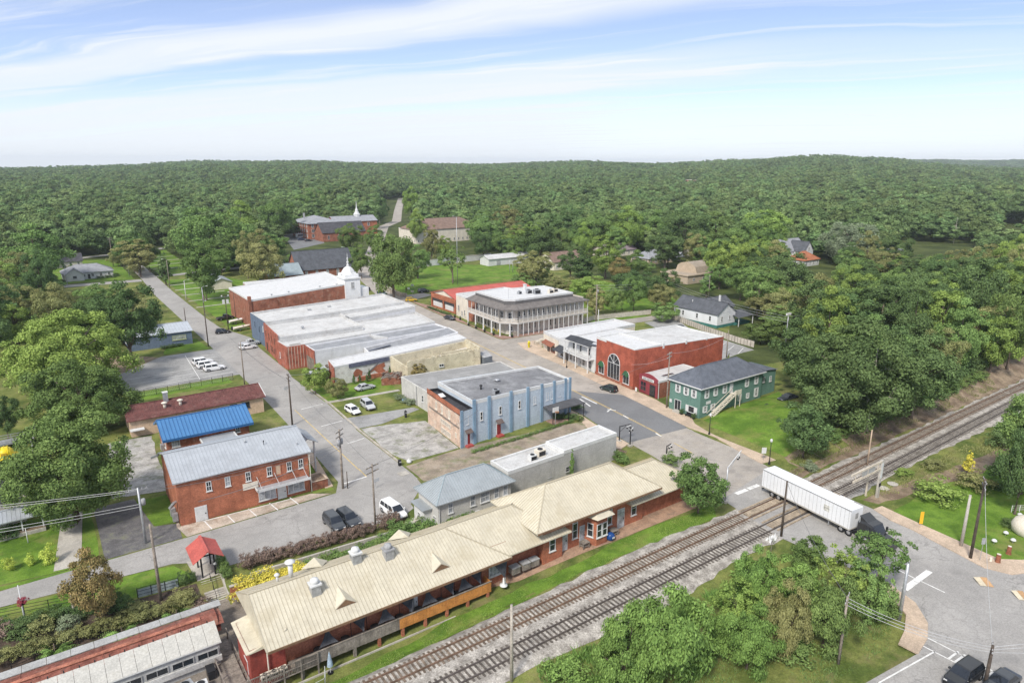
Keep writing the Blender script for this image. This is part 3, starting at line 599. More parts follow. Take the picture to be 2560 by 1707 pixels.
for s in range(2): proto('tall%d' % s, 31+s, 18, (5.2, 5.4, 8.2), 9.7, 58, 14000, .20, .36, low=-.85, cr=.24)
proto('wide0', 41, 12, (8.0, 7.4, 5.4), 6.5, 66, 17000, .20, .4, low=-.85, cr=.25)
proto('wide1', 42, 12, (8.0, 7.8, 5.6), 6.3, 68, 17000, .20, .4, low=-.9, cr=.25)
proto('cone0', 51, 12, (3.2, 3.2, 5.7), 6.2, 70, 4200, .24, .2, cone=.8, low=-.97, cr=.22)
proto('cone1', 52, 14, (2.6, 2.6, 6.5), 7.3, 70, 3600, .24, .2, cone=.85, low=-.97, cr=.2)
proto('willow0', 61, 9, (4.6, 4.4, 4.2), 5.0, 50, 24000, .125, .22, cr=.28, droop=.6, low=-.95, elong=1.4)
proto('willow1', 62, 9, (5.2, 4.6, 4.3), 4.9, 52, 24000, .125, .22, cr=.27, droop=.6, low=-.95, elong=1.4)
proto('low0', 71, 8, (4.0, 4.0, 3.6), 4.1, 42, 8500, .155, .16, cr=.27, low=-.92)
proto('low1', 72, 8, (3.8, 4.2, 3.7), 4.2, 42, 8500, .155, .16, cr=.27, low=-.94)
proto('sparse0', 81, 13, (5.2, 5.0, 4.8), 8.2, 44, 2600, .26, .26, cr=.24, low=-.6, pale=False)
proto('bush0', 91, 2, (1.05, 1.05, .95), .95, 34, 2200, .072, .04, low=-.97, cr=.42)
proto('bush1', 92, 2, (1.1, 1.0, 1.0), .95, 34, 2200, .072, .04, low=-.97, cr=.42)
proto('big0', 101, 20, (10.2, 9.6, 9.4), 9.9, 130, 60000, .19, .55, low=-.95, cr=.21)
proto('big1', 103, 15, (10.5, 10.0, 7.2), 7.6, 130, 56000, .19, .5, low=-.95, cr=.21)
TREES = []          # (x, y, radius) of every placed tree, so that later ones keep clear
def plant(name, label, cat, key, x, y, h, w, leaf, group=None, rz=None, z=None):
    cm, tm, ph, pw = PROTO[key]
    t = thing(name, label, cat, (x, y, (hgt(x, y) if z is None else z) - .03), random.uniform(0, 6.28) if rz is None else rz, group)
    t.scale = (w/pw, w/pw, h/ph)
    c = obj('crown' if cat == 'tree' else 'foliage', cm, t, True); c.material_slots[0].link = 'OBJECT'; c.material_slots[0].material = LM[leaf]
    obj('trunk' if cat == 'tree' else 'stem', tm, t, True)
    TREES.append((x, y, w/2)); return t
def tree_px(label, key, leaf, xc, yb, yt, wpx, name='broadleaf_tree', group=None, cat='tree', z=0.0, hmin=1.0):
    """base point and height measured in the photograph (full view coordinates), placed on the ground there"""
    p = W('Z', xc, yb, z); d = proj(p)[2]
    lo, hi = .3, 45.
    for _ in range(40):
        m_ = (lo+hi)/2
        if proj((p.x, p.y, z+m_))[1]*.91875 > yt: lo = m_
        else: hi = m_
    return plant(name, label, cat, key, p.x, p.y, max(hmin, lo), wpx/.91875*d/FPX, leaf, group)
NEAR = [
 ('broad light green tree overhanging the parking lot','big1','light',165,905,712,320),
 ('olive green tree between parking lot tree and maroon roof','big1','mid',200,985,822,290),
 ('largest full green tree beside the white-porched dark roof','big0','mid',178,1200,915,330),
 ('dark green tree behind the slate blue shed','round2','dark',305,840,640,175),
 ('tree turning reddish brown beside the station fence','round1','autumn',225,1425,1245,150),
 ('tall dense tree left of the side street lawn','tall0','mid',468,690,532,105),
 ('pale feathery tree beside the large brick hall','round2','olive',602,672,556,122),
 ('wide rounded tree beyond the side street lawn','wide0','mid',490,605,470,210),
 ('tree left of the church behind the side street','round0','mid',620,610,528,110),
 ('small clipped round tree by the church wall','low0','mid',696,645,606,42),
 ('narrow weeping tree by the bend of the road','cone1','grey',282,577,505,36),
 ('small olive tree beside the white cottage','low1','olive',272,612,568,50),
 ('dark spruce-like tree by the small shed','cone0','dark',382,655,568,52),
 ('thin tree leaning over the side street lawn','tall1','mid',475,690,590,60),
 ('large tree on the bend of the main street','wide1','mid',905,690,520,150),
 ('lighter tree growing in front of the bend tree','round1','olive',933,668,570,70),
 ('slim tree standing on the park lawn','sparse0','mid',1040,652,556,84),
 ('small tree at the back of the park lawn','low0','mid',1185,600,545,60),
 ('broad tree behind the park lawn','wide0','dark',1240,605,514,126),
 ('tree over the white shed beyond the park','round2','mid',1120,590,530,80),
 ('dense round tree beside the red metal roof','low1','dark',1247,648,605,46),
 ('leafy bushy tree behind the hotel chimney','low0','mid',1200,668,625,72),
 ('olive tree behind the white hotel roof','low1','olive',1290,678,632,88),
 ('dark cedar between the hotel and houses','cone0','dark',1338,650,560,84),
 ('tall bright tree behind the cedar','tall0','light',1390,640,528,84),
 ('rusty tree right of the cedar','round1','autumn',1420,650,590,70),
 ('olive tree at the corner of hotel','low0','olive',1370,722,655,66),
 ('leftmost full rounded tree behind the hotel street','low1','mid',1412,722,648,64),
 ('middle full rounded tree behind the hotel street','round0','mid',1455,718,624,72),
 ('right full rounded tree behind the hotel street','round2','dark',1522,706,614,84),
 ('small round tree by the parking entrance','low0','mid',1527,738,692,84),
 ('conical tree in front of the gambrel roof','cone0','mid',1622,682,608,52),
 ('small tree left of the gambrel roof','low1','olive',1548,660,630,40),
 ('round shrub tree behind the tan bungalow','low0','mid',1490,626,600,42),
 ('wide greyish tree above the eastern wood','wide1','grey',1950,612,500,150),
 ('olive tree in front of the greyish tree','round1','olive',1985,640,528,76),
 ('tall tree behind the white gabled house','tall1','mid',1775,640,550,100),
 ('dark tree beside the fenced white house','wide0','dark',1800,700,575,180),
 ('bushy tree at the end of the slatted fence','low1','mid',1745,790,735,96),
 ('olive tree beyond the light pole','round1','olive',1870,790,640,120),
 ('tall dark tree in the middle of eastern wood','tall0','dark',2010,830,640,150),
 ('lime tinted tree among the eastern wood','tall1','light',2140,850,640,130),
 ('dark round tree over the railway bend','round0','dark',2235,800,590,140),
 ('huge dark tree behind the green house','big1','dark',1940,990,745,370),
 ('dark tree leaning over the dirt bank','round2','dark',2090,965,780,230),
 ('bushy juniper at the corner of lawn','low1','dark',1843,1055,920,140),
 ('mid green tree above the cutting','round1','mid',2190,880,700,130),
 ('yellow green tree beside the far tracks','low0','light',2270,870,730,110),
 ('brown barked tree over the far bank','round0','mid',2310,860,650,130),
 ('dense tree at the bend of tracks','round2','olive',2150,905,770,120),
 ('large tree at the right edge by the tracks','tall0','mid',2345,1130,870,150),
 ('shaded tree behind the yellow shrub','round1','dark',2330,1180,960,130),
 ('rounded tree in front of the brick station end','low1','mid',1603,1178,1034,150),
 ('light green willowy tree at the bottom of the picture','willow0','willow',1515,1565,1350,280),
 ('willowy shrub tree below the light pole base','willow1','willow',1430,1600,1420,210),
 ('tall willowy tree beside the gravel','willow1','willow',1735,1395,1255,140),
 ('bright sapling at the head of the thicket','low0','light',1690,1440,1320,130),
 ('dark willowy tree in the roadside thicket','willow0','mid',1890,1480,1310,170),
 ('olive willowy tree in the roadside thicket','willow1','olive',1800,1500,1335,150),
 ('loose green sapling in the middle of the thicket','low1','willow',1830,1420,1270,150),
 ('spreading willowy sapling at the lower thicket edge','willow0','willow',1715,1530,1385,160),
 ('slim green sapling behind the thicket pole','sparse0','light',1930,1400,1250,150),
 ('leafy tree with reaching branches beside the truck cab','sparse0','mid',2015,1345,1208,170),
 ('green tree at the thicket edge near the kerb','low0','mid',1990,1420,1270,130),
 ('small tree at the thicket edge near the truck','low1','mid',1850,1310,1222,110),
 ('bright leafy tree in front of the mural wall','low1','light',725,905,830,78),
 ('small olive tree on the mural lawn','low0','olive',776,915,862,60),
 ('copper leaved shrub tree against the ruined wall','low0','autumn',962,868,833,44),
 ('green shrub tree on the ruined wall','low1','mid',1054,840,818,38),
 ('purple leaved shrub tree by the brick end wall','low0','purple',756,868,835,34),
 ('leafy tree screening the foot of the steeple','round0','mid',806,585,505,74),
 ('tree at the left kerb of the climbing road','tall0','mid',858,588,508,50),
 ('dark tree at the top of the climbing road','round2','dark',872,512,448,52),
 ('tree at the right kerb of the climbing road','round1','light',958,560,478,60),
 ('tall tree in front of the tan roofed building','tall1','olive',992,610,505,48),
 ('tree between the church and the climbing road','round1','mid',830,640,560,60),
 ('tree beyond the school at the road crest','round2','light',945,505,424,60),
 ('wide crown left of the school lot','round0','mid',640,552,448,99),
 ('light crown beyond the side street lawn','round1','light',560,566,458,104),
 ('crown rising behind the school roof','round2','mid',715,505,430,88),
 ('rounded crown right of the tan roofed building','round0','mid',1112,578,492,99),
 ('olive crown behind the white park shed','round1','olive',1165,560,470,110),
 ('dark crown behind the pale brown roofed house','round2','dark',1300,572,470,121),
 ('crown behind the mauve roofed house','round0','mid',1365,580,478,110),
 ('light crown left of the tan bungalow','round1','light',1440,582,470,126),
 ('crown directly behind the tan bungalow','round2','mid',1505,575,480,110),
 ('dark crown left of the gambrel building','round0','dark',1570,590,470,132),
 ('crown behind the gambrel building','round1','mid',1640,588,484,121),
 ('crown right of the gambrel building','round2','mid',1705,615,500,110),
 ('light crown left of the white gabled house','round0','light',1755,590,470,121),
 ('dark crown behind the white gabled house','round1','dark',1850,560,462,121),
 ('full tree between the cottage and gambrel building','round0','mid',1700,690,592,110),
 ('tree in front of the tan bungalow','round1','mid',1460,640,572,77),
 ('tree in front of the pale brown roofed house','round2','dark',1310,640,570,77),
 ('tall tree at the end of the tan roof','tall0','mid',1100,560,475,77),
 ('small light tree left of the park wall','round1','light',1020,600,540,55),
 ('dense tree at the park wall end','round2','mid',960,640,560,82),
 ('dark tree behind the maroon roof end','round0','dark',20,1010,900,80),
 ('olive tree at the left edge above the parking tree','round2','olive',40,770,650,130),
 ('grey green tree at the left edge by the cottage','wide0','olive',120,735,655,140),
 ('dense tree beside the white cottage','round1','mid',95,660,510,180),
 ('dark tree along the lane left of the shed','round0','mid',235,740,640,110),
]
for (lab, key, lf, xc, yb, yt, wp) in NEAR: tree_px(lab, key, lf, xc, yb, yt, wp)
# dead pale limbs standing out of the huge dark tree, and bare trunks
def bare_tree(label, x, y, h, spread, seed, name='dead_tree', z=0):
    rnd = random.Random(seed); t = thing(name, label, 'tree', (x, y, z)); B = MB(); B.tube([(0,0,-.3),(.1,0,h*.5),(0,.1,h)], [.22,.15,.04], 6); B.build('trunk', m_bark_p, t, True, local=True)
    B = MB()
    for k in range(16):
        z0 = h*rnd.uniform(.35,.95); a = rnd.uniform(0,6.28); l = spread*rnd.uniform(.5,1)*(1.15-z0/h*.7); e = Vector((math.cos(a)*l, math.sin(a)*l, z0+l*rnd.uniform(-.1,.5))); s = Vector((0,0,z0)); mid = s.lerp(e,.5)+Vector((0,0,.15*l))
        B.tube([s, mid, e], [.09,.06,.02], 5)
        for q in range(2): e2 = mid + Vector((rnd.uniform(-1,1),rnd.uniform(-1,1),rnd.uniform(.2,1)))*l*.4; B.tube([mid, e2], [.045,.015], 4)
    B.build('branches', m_bark_p, t, True, local=True)
p = W('Z',2190,560); bare_tree('bare grey dead tree standing above the eastern wood', p.x, p.y, 17, 3.2, 4)
p = W('Z',1955,985); bare_tree('pale dead limbs standing out of the huge dark tree', p.x-2, p.y-4, 16.2, 7.0, 9, z=1.5)
# ------------------------------------------------------------------ woodland: kept clear of streets, lawns and of the lines of sight to the buildings
def inpoly(x, y, P):
    c = False; j = len(P)-1
    for i in range(len(P)):
        if (P[i][1] > y) != (P[j][1] > y) and x < (P[j][0]-P[i][0])*(y-P[i][1])/(P[j][1]-P[i][1]) + P[i][0]: c = not c
        j = i
    return c
OPEN = [[(-60,100),(10,100),(10,206),(-34,206)], [(30,205),(36,205),(36,345),(20,345)], [(-60,-30),(-60,112),(-22,112),(2,118),(8,140),(8,160),(8,200),(20,213),(30,232),(34,260),(34,345),(48,345),(60,345),(70,330),(96,268),(112,300),(122,300),(118,265),(176,252),(160,236),(158,170),(172,160),(196,156),(196,148),(178,128),(168,112),(160,98),(131,95),(112,64),(200,62),(260,64),(260,40),(160,40),(120,-30)],
        [(117,238),(131,243),(200,248),(202,285),(170,312),(135,296),(121,264)], [(47,350),(66,350),(68,462),(46,446)], [(38,345),(36,432),(2,442),(-4,350)]]
for k_, x_, y_, w_, d_ in (('B',565,715,56,36),('B',680,735,32,17),('B',1440,752,52,24),('B',2040,935,28,11),('C',590,970,22,15),('C',1120,880,26,24),('C',1390,930,28,18),('C',1640,1085,32,16),('C',1880,905,32,30),('D',400,925,26,22),('D',580,950,15,18),('D',1240,965,9,10),('D',2200,560,28,14)):
    p_ = W(k_, x_, y_); OPEN.append([(p_.x-3,p_.y-4),(p_.x+w_+3,p_.y-4),(p_.x+w_+3,p_.y+d_+3),(p_.x-3,p_.y+d_+3)])
OPEN.append([(74,279),(121,279),(121,308),(74,308)])
ROADS = [([(126,298),(146,338),(193,433),(242,530),(277,578),(330,684),(392,804),(440,900)], 9), ([(38,340),(-40,345),(-90,350)], 6), ([(-60,440),(20,442),(42,451),(62,464),(90,480),(140,505)], 6)]
def dseg(x, y, a, c):
    vx, vy = c[0]-a[0], c[1]-a[1]; t = max(0, min(1, ((x-a[0])*vx + (y-a[1])*vy)/(vx*vx+vy*vy))); return math.hypot(x-a[0]-t*vx, y-a[1]-t*vy)
# picture windows (full view px) that stay unobstructed down to the given ground row: the things seen there
KEEP = [(165,562,300,640,655),(270,575,350,600,640),(300,572,372,640,660),(665,486,835,562,549),(660,552,800,650,655),(880,462,940,560,468),(840,520,900,640,640),(978,498,1080,568,552),(1100,575,1180,618,640),(1290,570,1345,600,606),(1350,580,1480,610,606),(1480,575,1580,612,622),(1555,592,1695,668,672),(1820,572,1905,612,612),(1575,408,1596,424,440),(2090,480,2225,560,560),(2300,480,2352,520,520),(640,520,700,570,575),(900,610,1230,680,690)]
def blocked(x, y, h, w):
    u, v, d = proj((x, y, 0)); u *= .91875; v *= .91875; top = v - h*FPX/d*.91875; r = w/2*FPX/d*.91875
    for (a, b_, c, e, row) in KEEP:
        if u+r*.8 > a and u-r*.8 < c and top < e and v > row-2: return True
    return False
cand = []
rs = random.Random(21)
def scatter(r0, r1, sp, ang0, ang1):
    out = []; r = r0
    while r < r1:
        n = int((ang1-ang0)*r/sp)
        for k in range(n):
            a = ang0 + (ang1-ang0)*(k+rs.uniform(-.45,.45))/max(1, n); q = r + rs.uniform(-.45,.45)*sp
            out.append((q*math.cos(a), q*math.sin(a)))
        r += sp*.9
    return out
A0, A1 = HEAD - R(41), HEAD + R(41)
for (x, y) in scatter(95, 700, 12.0, A0, A1):
    if any(inpoly(x, y, P) for P in OPEN): continue
    if any(dseg(x, y, a, c) < w for (L_, w) in ROADS for a, c in zip(L_, L_[1:])): continue
    if any((x-a)**2 + (y-b_)**2 < (r*.55+2.6)**2 for a, b_, r in TREES[:len(NEAR)]): continue
    if y < 64 and x > 110: continue
    h = rs.uniform(10, 22); w = rs.uniform(12,20)
    if blocked(x, y, h, w): continue
    cand.append((math.hypot(x, y), x, y, h, w))
cand.sort()
ZONES = [(250, 'at the far left'), (500, 'west of the side street'), (840, 'behind the school'), (1180, 'behind the park lawn'), (1500, 'beyond the hotel houses'), (1850, 'behind the white cottage'), (2100, 'behind the huge dark tree'), (9999, 'at the railway bend')]
TONES = [('mid', 'mid green'), ('dark', 'dark green'), ('light', 'light green'), ('olive', 'olive green'), ('mid', 'mid green'), ('dark', 'dark green')]
FAR = []; n_ind = 0; RANK = {}
for (r, x, y, h, w) in cand:
    u = proj((x, y, 6))[0]*.91875
    if n_ind < 198 and -60 < u < 2410:
        lf, tn = rs.choice(TONES); zn = next(z for lim, z in ZONES if u < lim); key = rs.choice(['round0','round1','round2','tall0','tall1','round0'])
        tall = 'tall' if h > 15.5 else 'shorter'
        t_ = plant('woodland_tree', '%s %s tree in the wood %s' % (tall, tn, zn), 'tree', key, x, y, h, w, lf, group='%s %s trees in the wood %s' % (tall, tn, zn)); n_ind += 1; RANK.setdefault(t_['group'], []).append((u, t_))
    else: FAR.append((x, y, hgt(x, y), h/14.0, w/11.0))
ORD = 'first second third fourth fifth sixth seventh eighth ninth tenth eleventh twelfth thirteenth fourteenth fifteenth sixteenth seventeenth eighteenth nineteenth twentieth'.split()
for g_, L_ in RANK.items():
    L_.sort(key=lambda q: q[0])
    if len(L_) > 1:
        for i, (u, t_) in enumerate(L_[:20]): t_['label'] = '%s from left of %s' % (ORD[i], g_)
for (x, y) in scatter(700, 1500, 15.0, A0, A1):
    if any(dseg(x, y, a, c) < w for (L_, w) in ROADS[:1] for a, c in zip(L_, L_[1:])): continue
    h = rs.uniform(12, 26); w = rs.uniform(14,23)
    if blocked(x, y, h, w): continue
    FAR.append((x, y, hgt(x, y), h/14., w/11.0))
for (x, y) in scatter(1500, 3100, 18.0, A0, A1): FAR.append((x, y, hgt(x, y), rs.uniform(.8,1.85), rs.uniform(1.5,2.3)))
for (x, y) in scatter(3100, 6400, 48.0, A0, A1): FAR.append((x, y, hgt(x, y), rs.uniform(1.2,1.7), rs.uniform(3.4,5.0)))
def forest():
    protos = []; col = bpy.data.collections.new('forest_tree_kinds')
    for s in range(5):
        me, cc = crown_mesh('forest_crown', 200+s, (5.4, 5.4, 6.0), 8.0, 18, 2600, .40, cr=.40, low=-.85, flat=.28); me.materials.clear(); me.materials.append(LM['forest'])
        o = bpy.data.objects.new('forest_tree_kind', me); col.objects.link(o)
    me = bpy.data.meshes.new('forest'); me.vertices.add(len(FAR)); F = np.array(FAR)
    me.vertices.foreach_set('co', F[:, :3].reshape(-1)); me.update()
    sc = me.attributes.new('scl', 'FLOAT_VECTOR', 'POINT'); sc.data.foreach_set('vector', np.stack([F[:, 4], F[:, 4], F[:, 3]], 1).reshape(-1))
    ro = me.attributes.new('rot', 'FLOAT_VECTOR', 'POINT'); q = np.zeros((len(F), 3)); q[:, 2] = np.random.rand(len(F))*6.28; ro.data.foreach_set('vector', q.reshape(-1))
    o = bpy.data.objects.new('forest', me); C.objects.link(o); tag(o, 'dense green forest covering the far hills', 'forest', kind='stuff')
    ng = bpy.data.node_groups.new('forest_scatter', 'GeometryNodeTree'); ng.interface.new_socket('Geometry', in_out='INPUT', socket_type='NodeSocketGeometry'); ng.interface.new_socket('Geometry', in_out='OUTPUT', socket_type='NodeSocketGeometry')
    N = ng.nodes; L = ng.links; gi = N.new('NodeGroupInput'); go = N.new('NodeGroupOutput'); mp = N.new('GeometryNodeMeshToPoints'); ip = N.new('GeometryNodeInstanceOnPoints'); ci = N.new('GeometryNodeCollectionInfo')
    ci.inputs['Collection'].default_value = col; ci.inputs['Separate Children'].default_value = True; ci.inputs['Reset Children'].default_value = True
    ip.inputs['Pick Instance'].default_value = True
    def att(nm):
        a = N.new('GeometryNodeInputNamedAttribute'); a.data_type = 'FLOAT_VECTOR'; a.inputs['Name'].default_value = nm; return a.outputs[0]
    L.new(gi.outputs[0], mp.inputs[0]); L.new(mp.outputs[0], ip.inputs['Points']); L.new(ci.outputs[0], ip.inputs['Instance']); L.new(att('rot'), ip.inputs['Rotation']); L.new(att('scl'), ip.inputs['Scale']); L.new(ip.outputs[0], go.inputs[0])
    md = o.modifiers.new('scatter', 'NODES'); md.node_group = ng
forest()
# ================================================================== BUILDINGS (walls that face the camera look to -y or to -x)
WIN = {}
def win_mesh(w, h, fm, pm, nx_, ny_, d=.09, fw=.09, sill=True, shut=None, arch=False):
    key = (round(w,2), round(h,2), fm.name, pm.name, nx_, ny_, shut and shut.name, arch, sill)
    if key in WIN: return WIN[key]
    B = MB(); x = w/2
    B.box(-x,-x+fw,-d,.02,0,h).box(x-fw,x,-d,.02,0,h).box(-x+fw,x-fw,-d,.02,h-fw,h).box(-x+fw,x-fw,-d,.02,0,fw)
    for i in range(1, nx_): q = -x + w*i/nx_; B.box(q-.03,q+.03,-d*.7,.01,fw,h-fw)
    for j in range(1, ny_): q = h*j/ny_; B.box(-x+fw,x-fw,-d*.75,.01,q-.035,q+.035)
    if sill: B.box(-x-.08,x+.08,-d-.07,.02,-.1,0)
    if arch:
        n = 9
        for i in range(n):
            a0, a1 = math.pi*i/n, math.pi*(i+1)/n
            p0, p1 = (math.cos(a0)*x, h+math.sin(a0)*x), (math.cos(a1)*x, h+math.sin(a1)*x); k = 1-fw*1.6/x
            B.add([(p0[0],-d,p0[1]),(p1[0],-d,p1[1]),(p1[0]*k,-d,h+(p1[1]-h)*k),(p0[0]*k,-d,h+(p0[1]-h)*k),(p0[0],.02,p0[1]),(p1[0],.02,p1[1]),(p1[0]*k,.02,h+(p1[1]-h)*k),(p0[0]*k,.02,h+(p0[1]-h)*k)],[(0,3,2,1)[::-1],(0,1,5,4),(3,2,6,7)])
        if w > 2:
            for a in (45, 90, 135): B.bar((0,-d*.6,h),(math.cos(R(a))*x*.95,-d*.6,h+math.sin(R(a))*x*.95),.1,.06)
    fr = B.mesh('window', fm)
    B = MB().face([(-x+fw*.5,-.025,fw*.5),(x-fw*.5,-.025,fw*.5),(x-fw*.5,-.025,h-fw*.5),(-x+fw*.5,-.025,h-fw*.5)])
    if arch:
        n = 12; B.face([(math.cos(math.pi*i/n)*x*.95,-.025,h+math.sin(math.pi*i/n)*x*.95) for i in range(n+1)])
    pn = B.mesh('pane', pm)
    sh = None
    if shut:
        sh = []
        for s in (-1, 1): sh.append(MB().box(s*(x+.02),s*(x+.02+w*.42),-.05,0,0,h).mesh('shutter', shut))
    WIN[key] = (fr, pn, sh); return WIN[key]
ROT = {'S': 0.0, 'W': -math.pi/2, 'N': math.pi, 'E': math.pi/2}
def win(b, f, x, y, z, w, h, fm=None, pm=None, nx_=1, ny_=2, name='window', **k):
    """window on a wall; f = side the wall faces or an angle; (x, y, z) = middle of the sill on the wall plane"""
    fr, pn, sh = win_mesh(w, h, fm or m_white, pm or m_pane, nx_, ny_, **k); rz = ROT[f] if isinstance(f, str) else f
    o = obj(name, fr, b); o.location = (x, y, z); o.rotation_euler = (0,0,rz)
    obj('pane', pn, o, True)
    for s in sh or (): obj('shutter', s, o, True)
    return o
def wins(b, f, fixed, pts, z, w, h, **k):
    for q in pts: win(b, f, *((q, fixed) if f in 'SN' else (fixed, q)), z, w, h, **k)
def door(b, f, x, y, z, w, h, m, fm=None):
    fm = fm or m_white; B = MB().box(-w/2-.08,w/2+.08,-.06,.02,0,h+.1); rz = ROT[f] if isinstance(f, str) else f
    o = obj('door', B.mesh('door', fm), b); o.location = (x, y, z); o.rotation_euler = (0,0,rz)
    obj('leaf', MB().box(-w/2,w/2,-.09,-.05,.02,h).mesh('leaf', m), o, True)
    obj('handle', MB().box(w*.32,w*.42,-.14,-.085,h*.45,h*.52).mesh('handle', m_black), o, True); return o
def rect(x0, x1, y0, y1): return [(x0,y0),(x1,y0),(x1,y1),(x0,y1)]
def wall(b, poly, z0, z1, m, name='wall'): return MB().prism(poly, z0, z1, cap=False).build(name, m, b)
def flat_roof(b, poly, z, m, ph=.35, t=.25, cap=None, name='roof'):
    """roof sheet inside a parapet with a coping; z may be a list per corner"""
    n = len(poly); zs = z if isinstance(z, (list, tuple)) else [z]*n
    r = MB().face([(p[0],p[1],q) for p, q in zip(poly, zs)]).build(name, m, b)
    if ph:
        cx = sum(p[0] for p in poly)/n; cy = sum(p[1] for p in poly)/n; B = MB()
        def inn(p): return (p[0] + math.copysign(min(t, abs(cx-p[0])), cx-p[0]), p[1] + math.copysign(min(t, abs(cy-p[1])), cy-p[1]))
        out = [(p[0] - math.copysign(.03, cx-p[0]), p[1] - math.copysign(.03, cy-p[1])) for p in poly]; ins = [inn(p) for p in poly]
        for i in range(n):
            j = (i+1) % n; a, c = zs[i], zs[j]
            B.add([(*out[i],a-.25),(*out[j],c-.25),(*out[j],c+ph),(*out[i],a+ph),(*ins[i],a-.02),(*ins[j],c-.02),(*ins[j],c+ph),(*ins[i],a+ph)], [(0,1,2,3),(5,4,7,6),(3,2,6,7)])
        B.build('parapet', cap or m, b)
    return r
def gable(b, x0, x1, y0, y1, ze, zr, axis, m, oh=.4, t=.14, wallm=None, ribs=None, ribm=None, name='roof', ribw=.05, ribh=.05, pieces=False):
    """two-slope roof with thickness; axis = direction of the ridge; gable triangles in wallm"""
    if axis == 'x': f = lambda a, c, z: (a, c, z)
    else:
        f = lambda a, c, z: (c, a, z); x0, x1, y0, y1 = y0, y1, x0, x1
    yc = (y0+y1)/2; sl = (zr-ze)/(yc-y0); zo = ze - sl*oh
    B = MB(); X0, X1 = x0-oh, x1+oh
    for s, ye in ((1, y0-oh), (-1, y1+oh)):
        q = [f(X0,ye,zo),f(X1,ye,zo),f(X1,yc,zr),f(X0,yc,zr)]; lo = [(p[0],p[1],p[2]-t) for p in q]
        B.add(q+lo, [(0,1,2,3) if (s == 1) == (axis == 'x') else (3,2,1,0),(4,5,1,0),(7,4,0,3),(6,5,1,2),(4,7,6,5)])
    r = B.build(name, m, b)
    if wallm:
        B = MB()
        for xx in (x0, x1): B.face([f(xx,y0,ze-.02),f(xx,y1,ze-.02),f(xx,yc,zr-.06)])
        B.build('gable', wallm, b)
    if ribs:
        par = r; n = int((X1-X0)/ribs); B = MB()
        for i in range(n+1):
            xx = X0 + .03 + (X1-X0-.06)*i/n
            for s, ye in ((1, y0-oh), (-1, y1+oh)):
                if pieces:
                    MB().bar(f(xx,ye,zo+ribh*.4), f(xx,yc,zr+ribh*.4), ribw, ribh).build('roof_rib', ribm or m, par)
                else: B.bar(f(xx,ye,zo+ribh*.35), f(xx,yc,zr+ribh*.35), ribw, ribh)
        if not pieces: o = B.build('roof_ribs', ribm or m, par); o['kind'] = 'stuff'
    MB().bar(f(X0,yc,zr+.03), f(X1,yc,zr+.03), .3, .08).build('ridge_cap', ribm or m, r)
    return r
def hip(b, x0, x1, y0, y1, ze, zr, m, oh=.5, t=.16, ribs=None, ribm=None, name='roof', cap=None, hl=None, hr=None):
    """hipped roof, ridge along the longer side; hl / hr = run of the end hips (0 = gable end)"""
    ax = (x1-x0) >= (y1-y0); f = (lambda a, c, z: (a, c, z)) if ax else (lambda a, c, z: (c, a, z))
    if not ax: x0, x1, y0, y1 = y0, y1, x0, x1
    hw = (y1-y0)/2; yc = (y0+y1)/2; sl = (zr-ze)/hw; zo = ze - sl*oh; X0, X1, Y0, Y1 = x0-oh, x1+oh, y0-oh, y1+oh; run = hw+oh
    hl = run if hl is None else hl; hr = run if hr is None else hr
    a, c = f(X0+hl,yc,zr), f(X1-hr,yc,zr); q = [f(X0,Y0,zo),f(X1,Y0,zo),f(X1,Y1,zo),f(X0,Y1,zo)]
    lo = [(p[0],p[1],p[2]-t) for p in q]; B = MB()
    B.add(q+[a,c]+lo, [(0,1,5,4),(1,2,5),(2,3,4,5),(3,0,4),(6,7,1,0),(7,8,2,1),(8,9,3,2),(9,6,0,3),(9,8,7,6)])
    r = B.build(name, m, b)
    if ribs:
        R_ = MB(); n = int((X1-X0)/ribs)
        for i in range(1, n):
            xx = X0 + (X1-X0)*i/n; k = min(1, (xx-X0)/max(hl,.01), (X1-xx)/max(hr,.01))
            for Y in (Y0, Y1): R_.bar(f(xx,Y,zo+.025), f(xx,Y+(yc-Y)*k,zo+(zr-zo)*k+.02), .03, .04)
        n = int((Y1-Y0)/ribs)
        for i in range(1, n):
            yy = Y0 + (Y1-Y0)*i/n; k = 1-abs(yy-yc)/run
            for X, hh in ((X0, hl), (X1, -hr)):
                if abs(hh) > .1: R_.bar(f(X,yy,zo+.025), f(X+hh*k,yy,zo+(zr-zo)*k+.02), .03, .04)
        o = R_.build('roof_ribs', ribm or m, r); o['kind'] = 'stuff'
    R_ = MB()
    for p in (q[0], q[3]): R_.bar(Vector(p)+Vector((0,0,.03)), Vector(a)+Vector((0,0,.03)), .16, .06)
    for p in (q[1], q[2]): R_.bar(Vector(p)+Vector((0,0,.03)), Vector(c)+Vector((0,0,.03)), .16, .06)
    R_.bar(Vector(a)+Vector((0,0,.03)), Vector(c)+Vector((0,0,.03)), .2, .07); R_.build('ridge_cap', cap or ribm or m, r)
    return r
def ac_unit(label, x, y, z, s=1.0, m=None, name='air_conditioner', group=None):
    t = thing(name, label, 'air conditioner', (x, y, z), random.uniform(-.2,.2), group)
    MB().box(-.5*s,.5*s,-.4*s,.4*s,0,.75*s).build('casing', m or m_steel, t, local=True)
    MB().lathe([(.0,.76*s),(.3*s,.76*s),(.3*s,.82*s),(.24*s,.82*s),(.0,.8*s)],12).build('fan_grille', m_black, t, local=True)
    MB().box(-.44*s,.44*s,-.415*s,-.40*s,.12*s,.62*s).build('louvre', m_black, t, local=True)
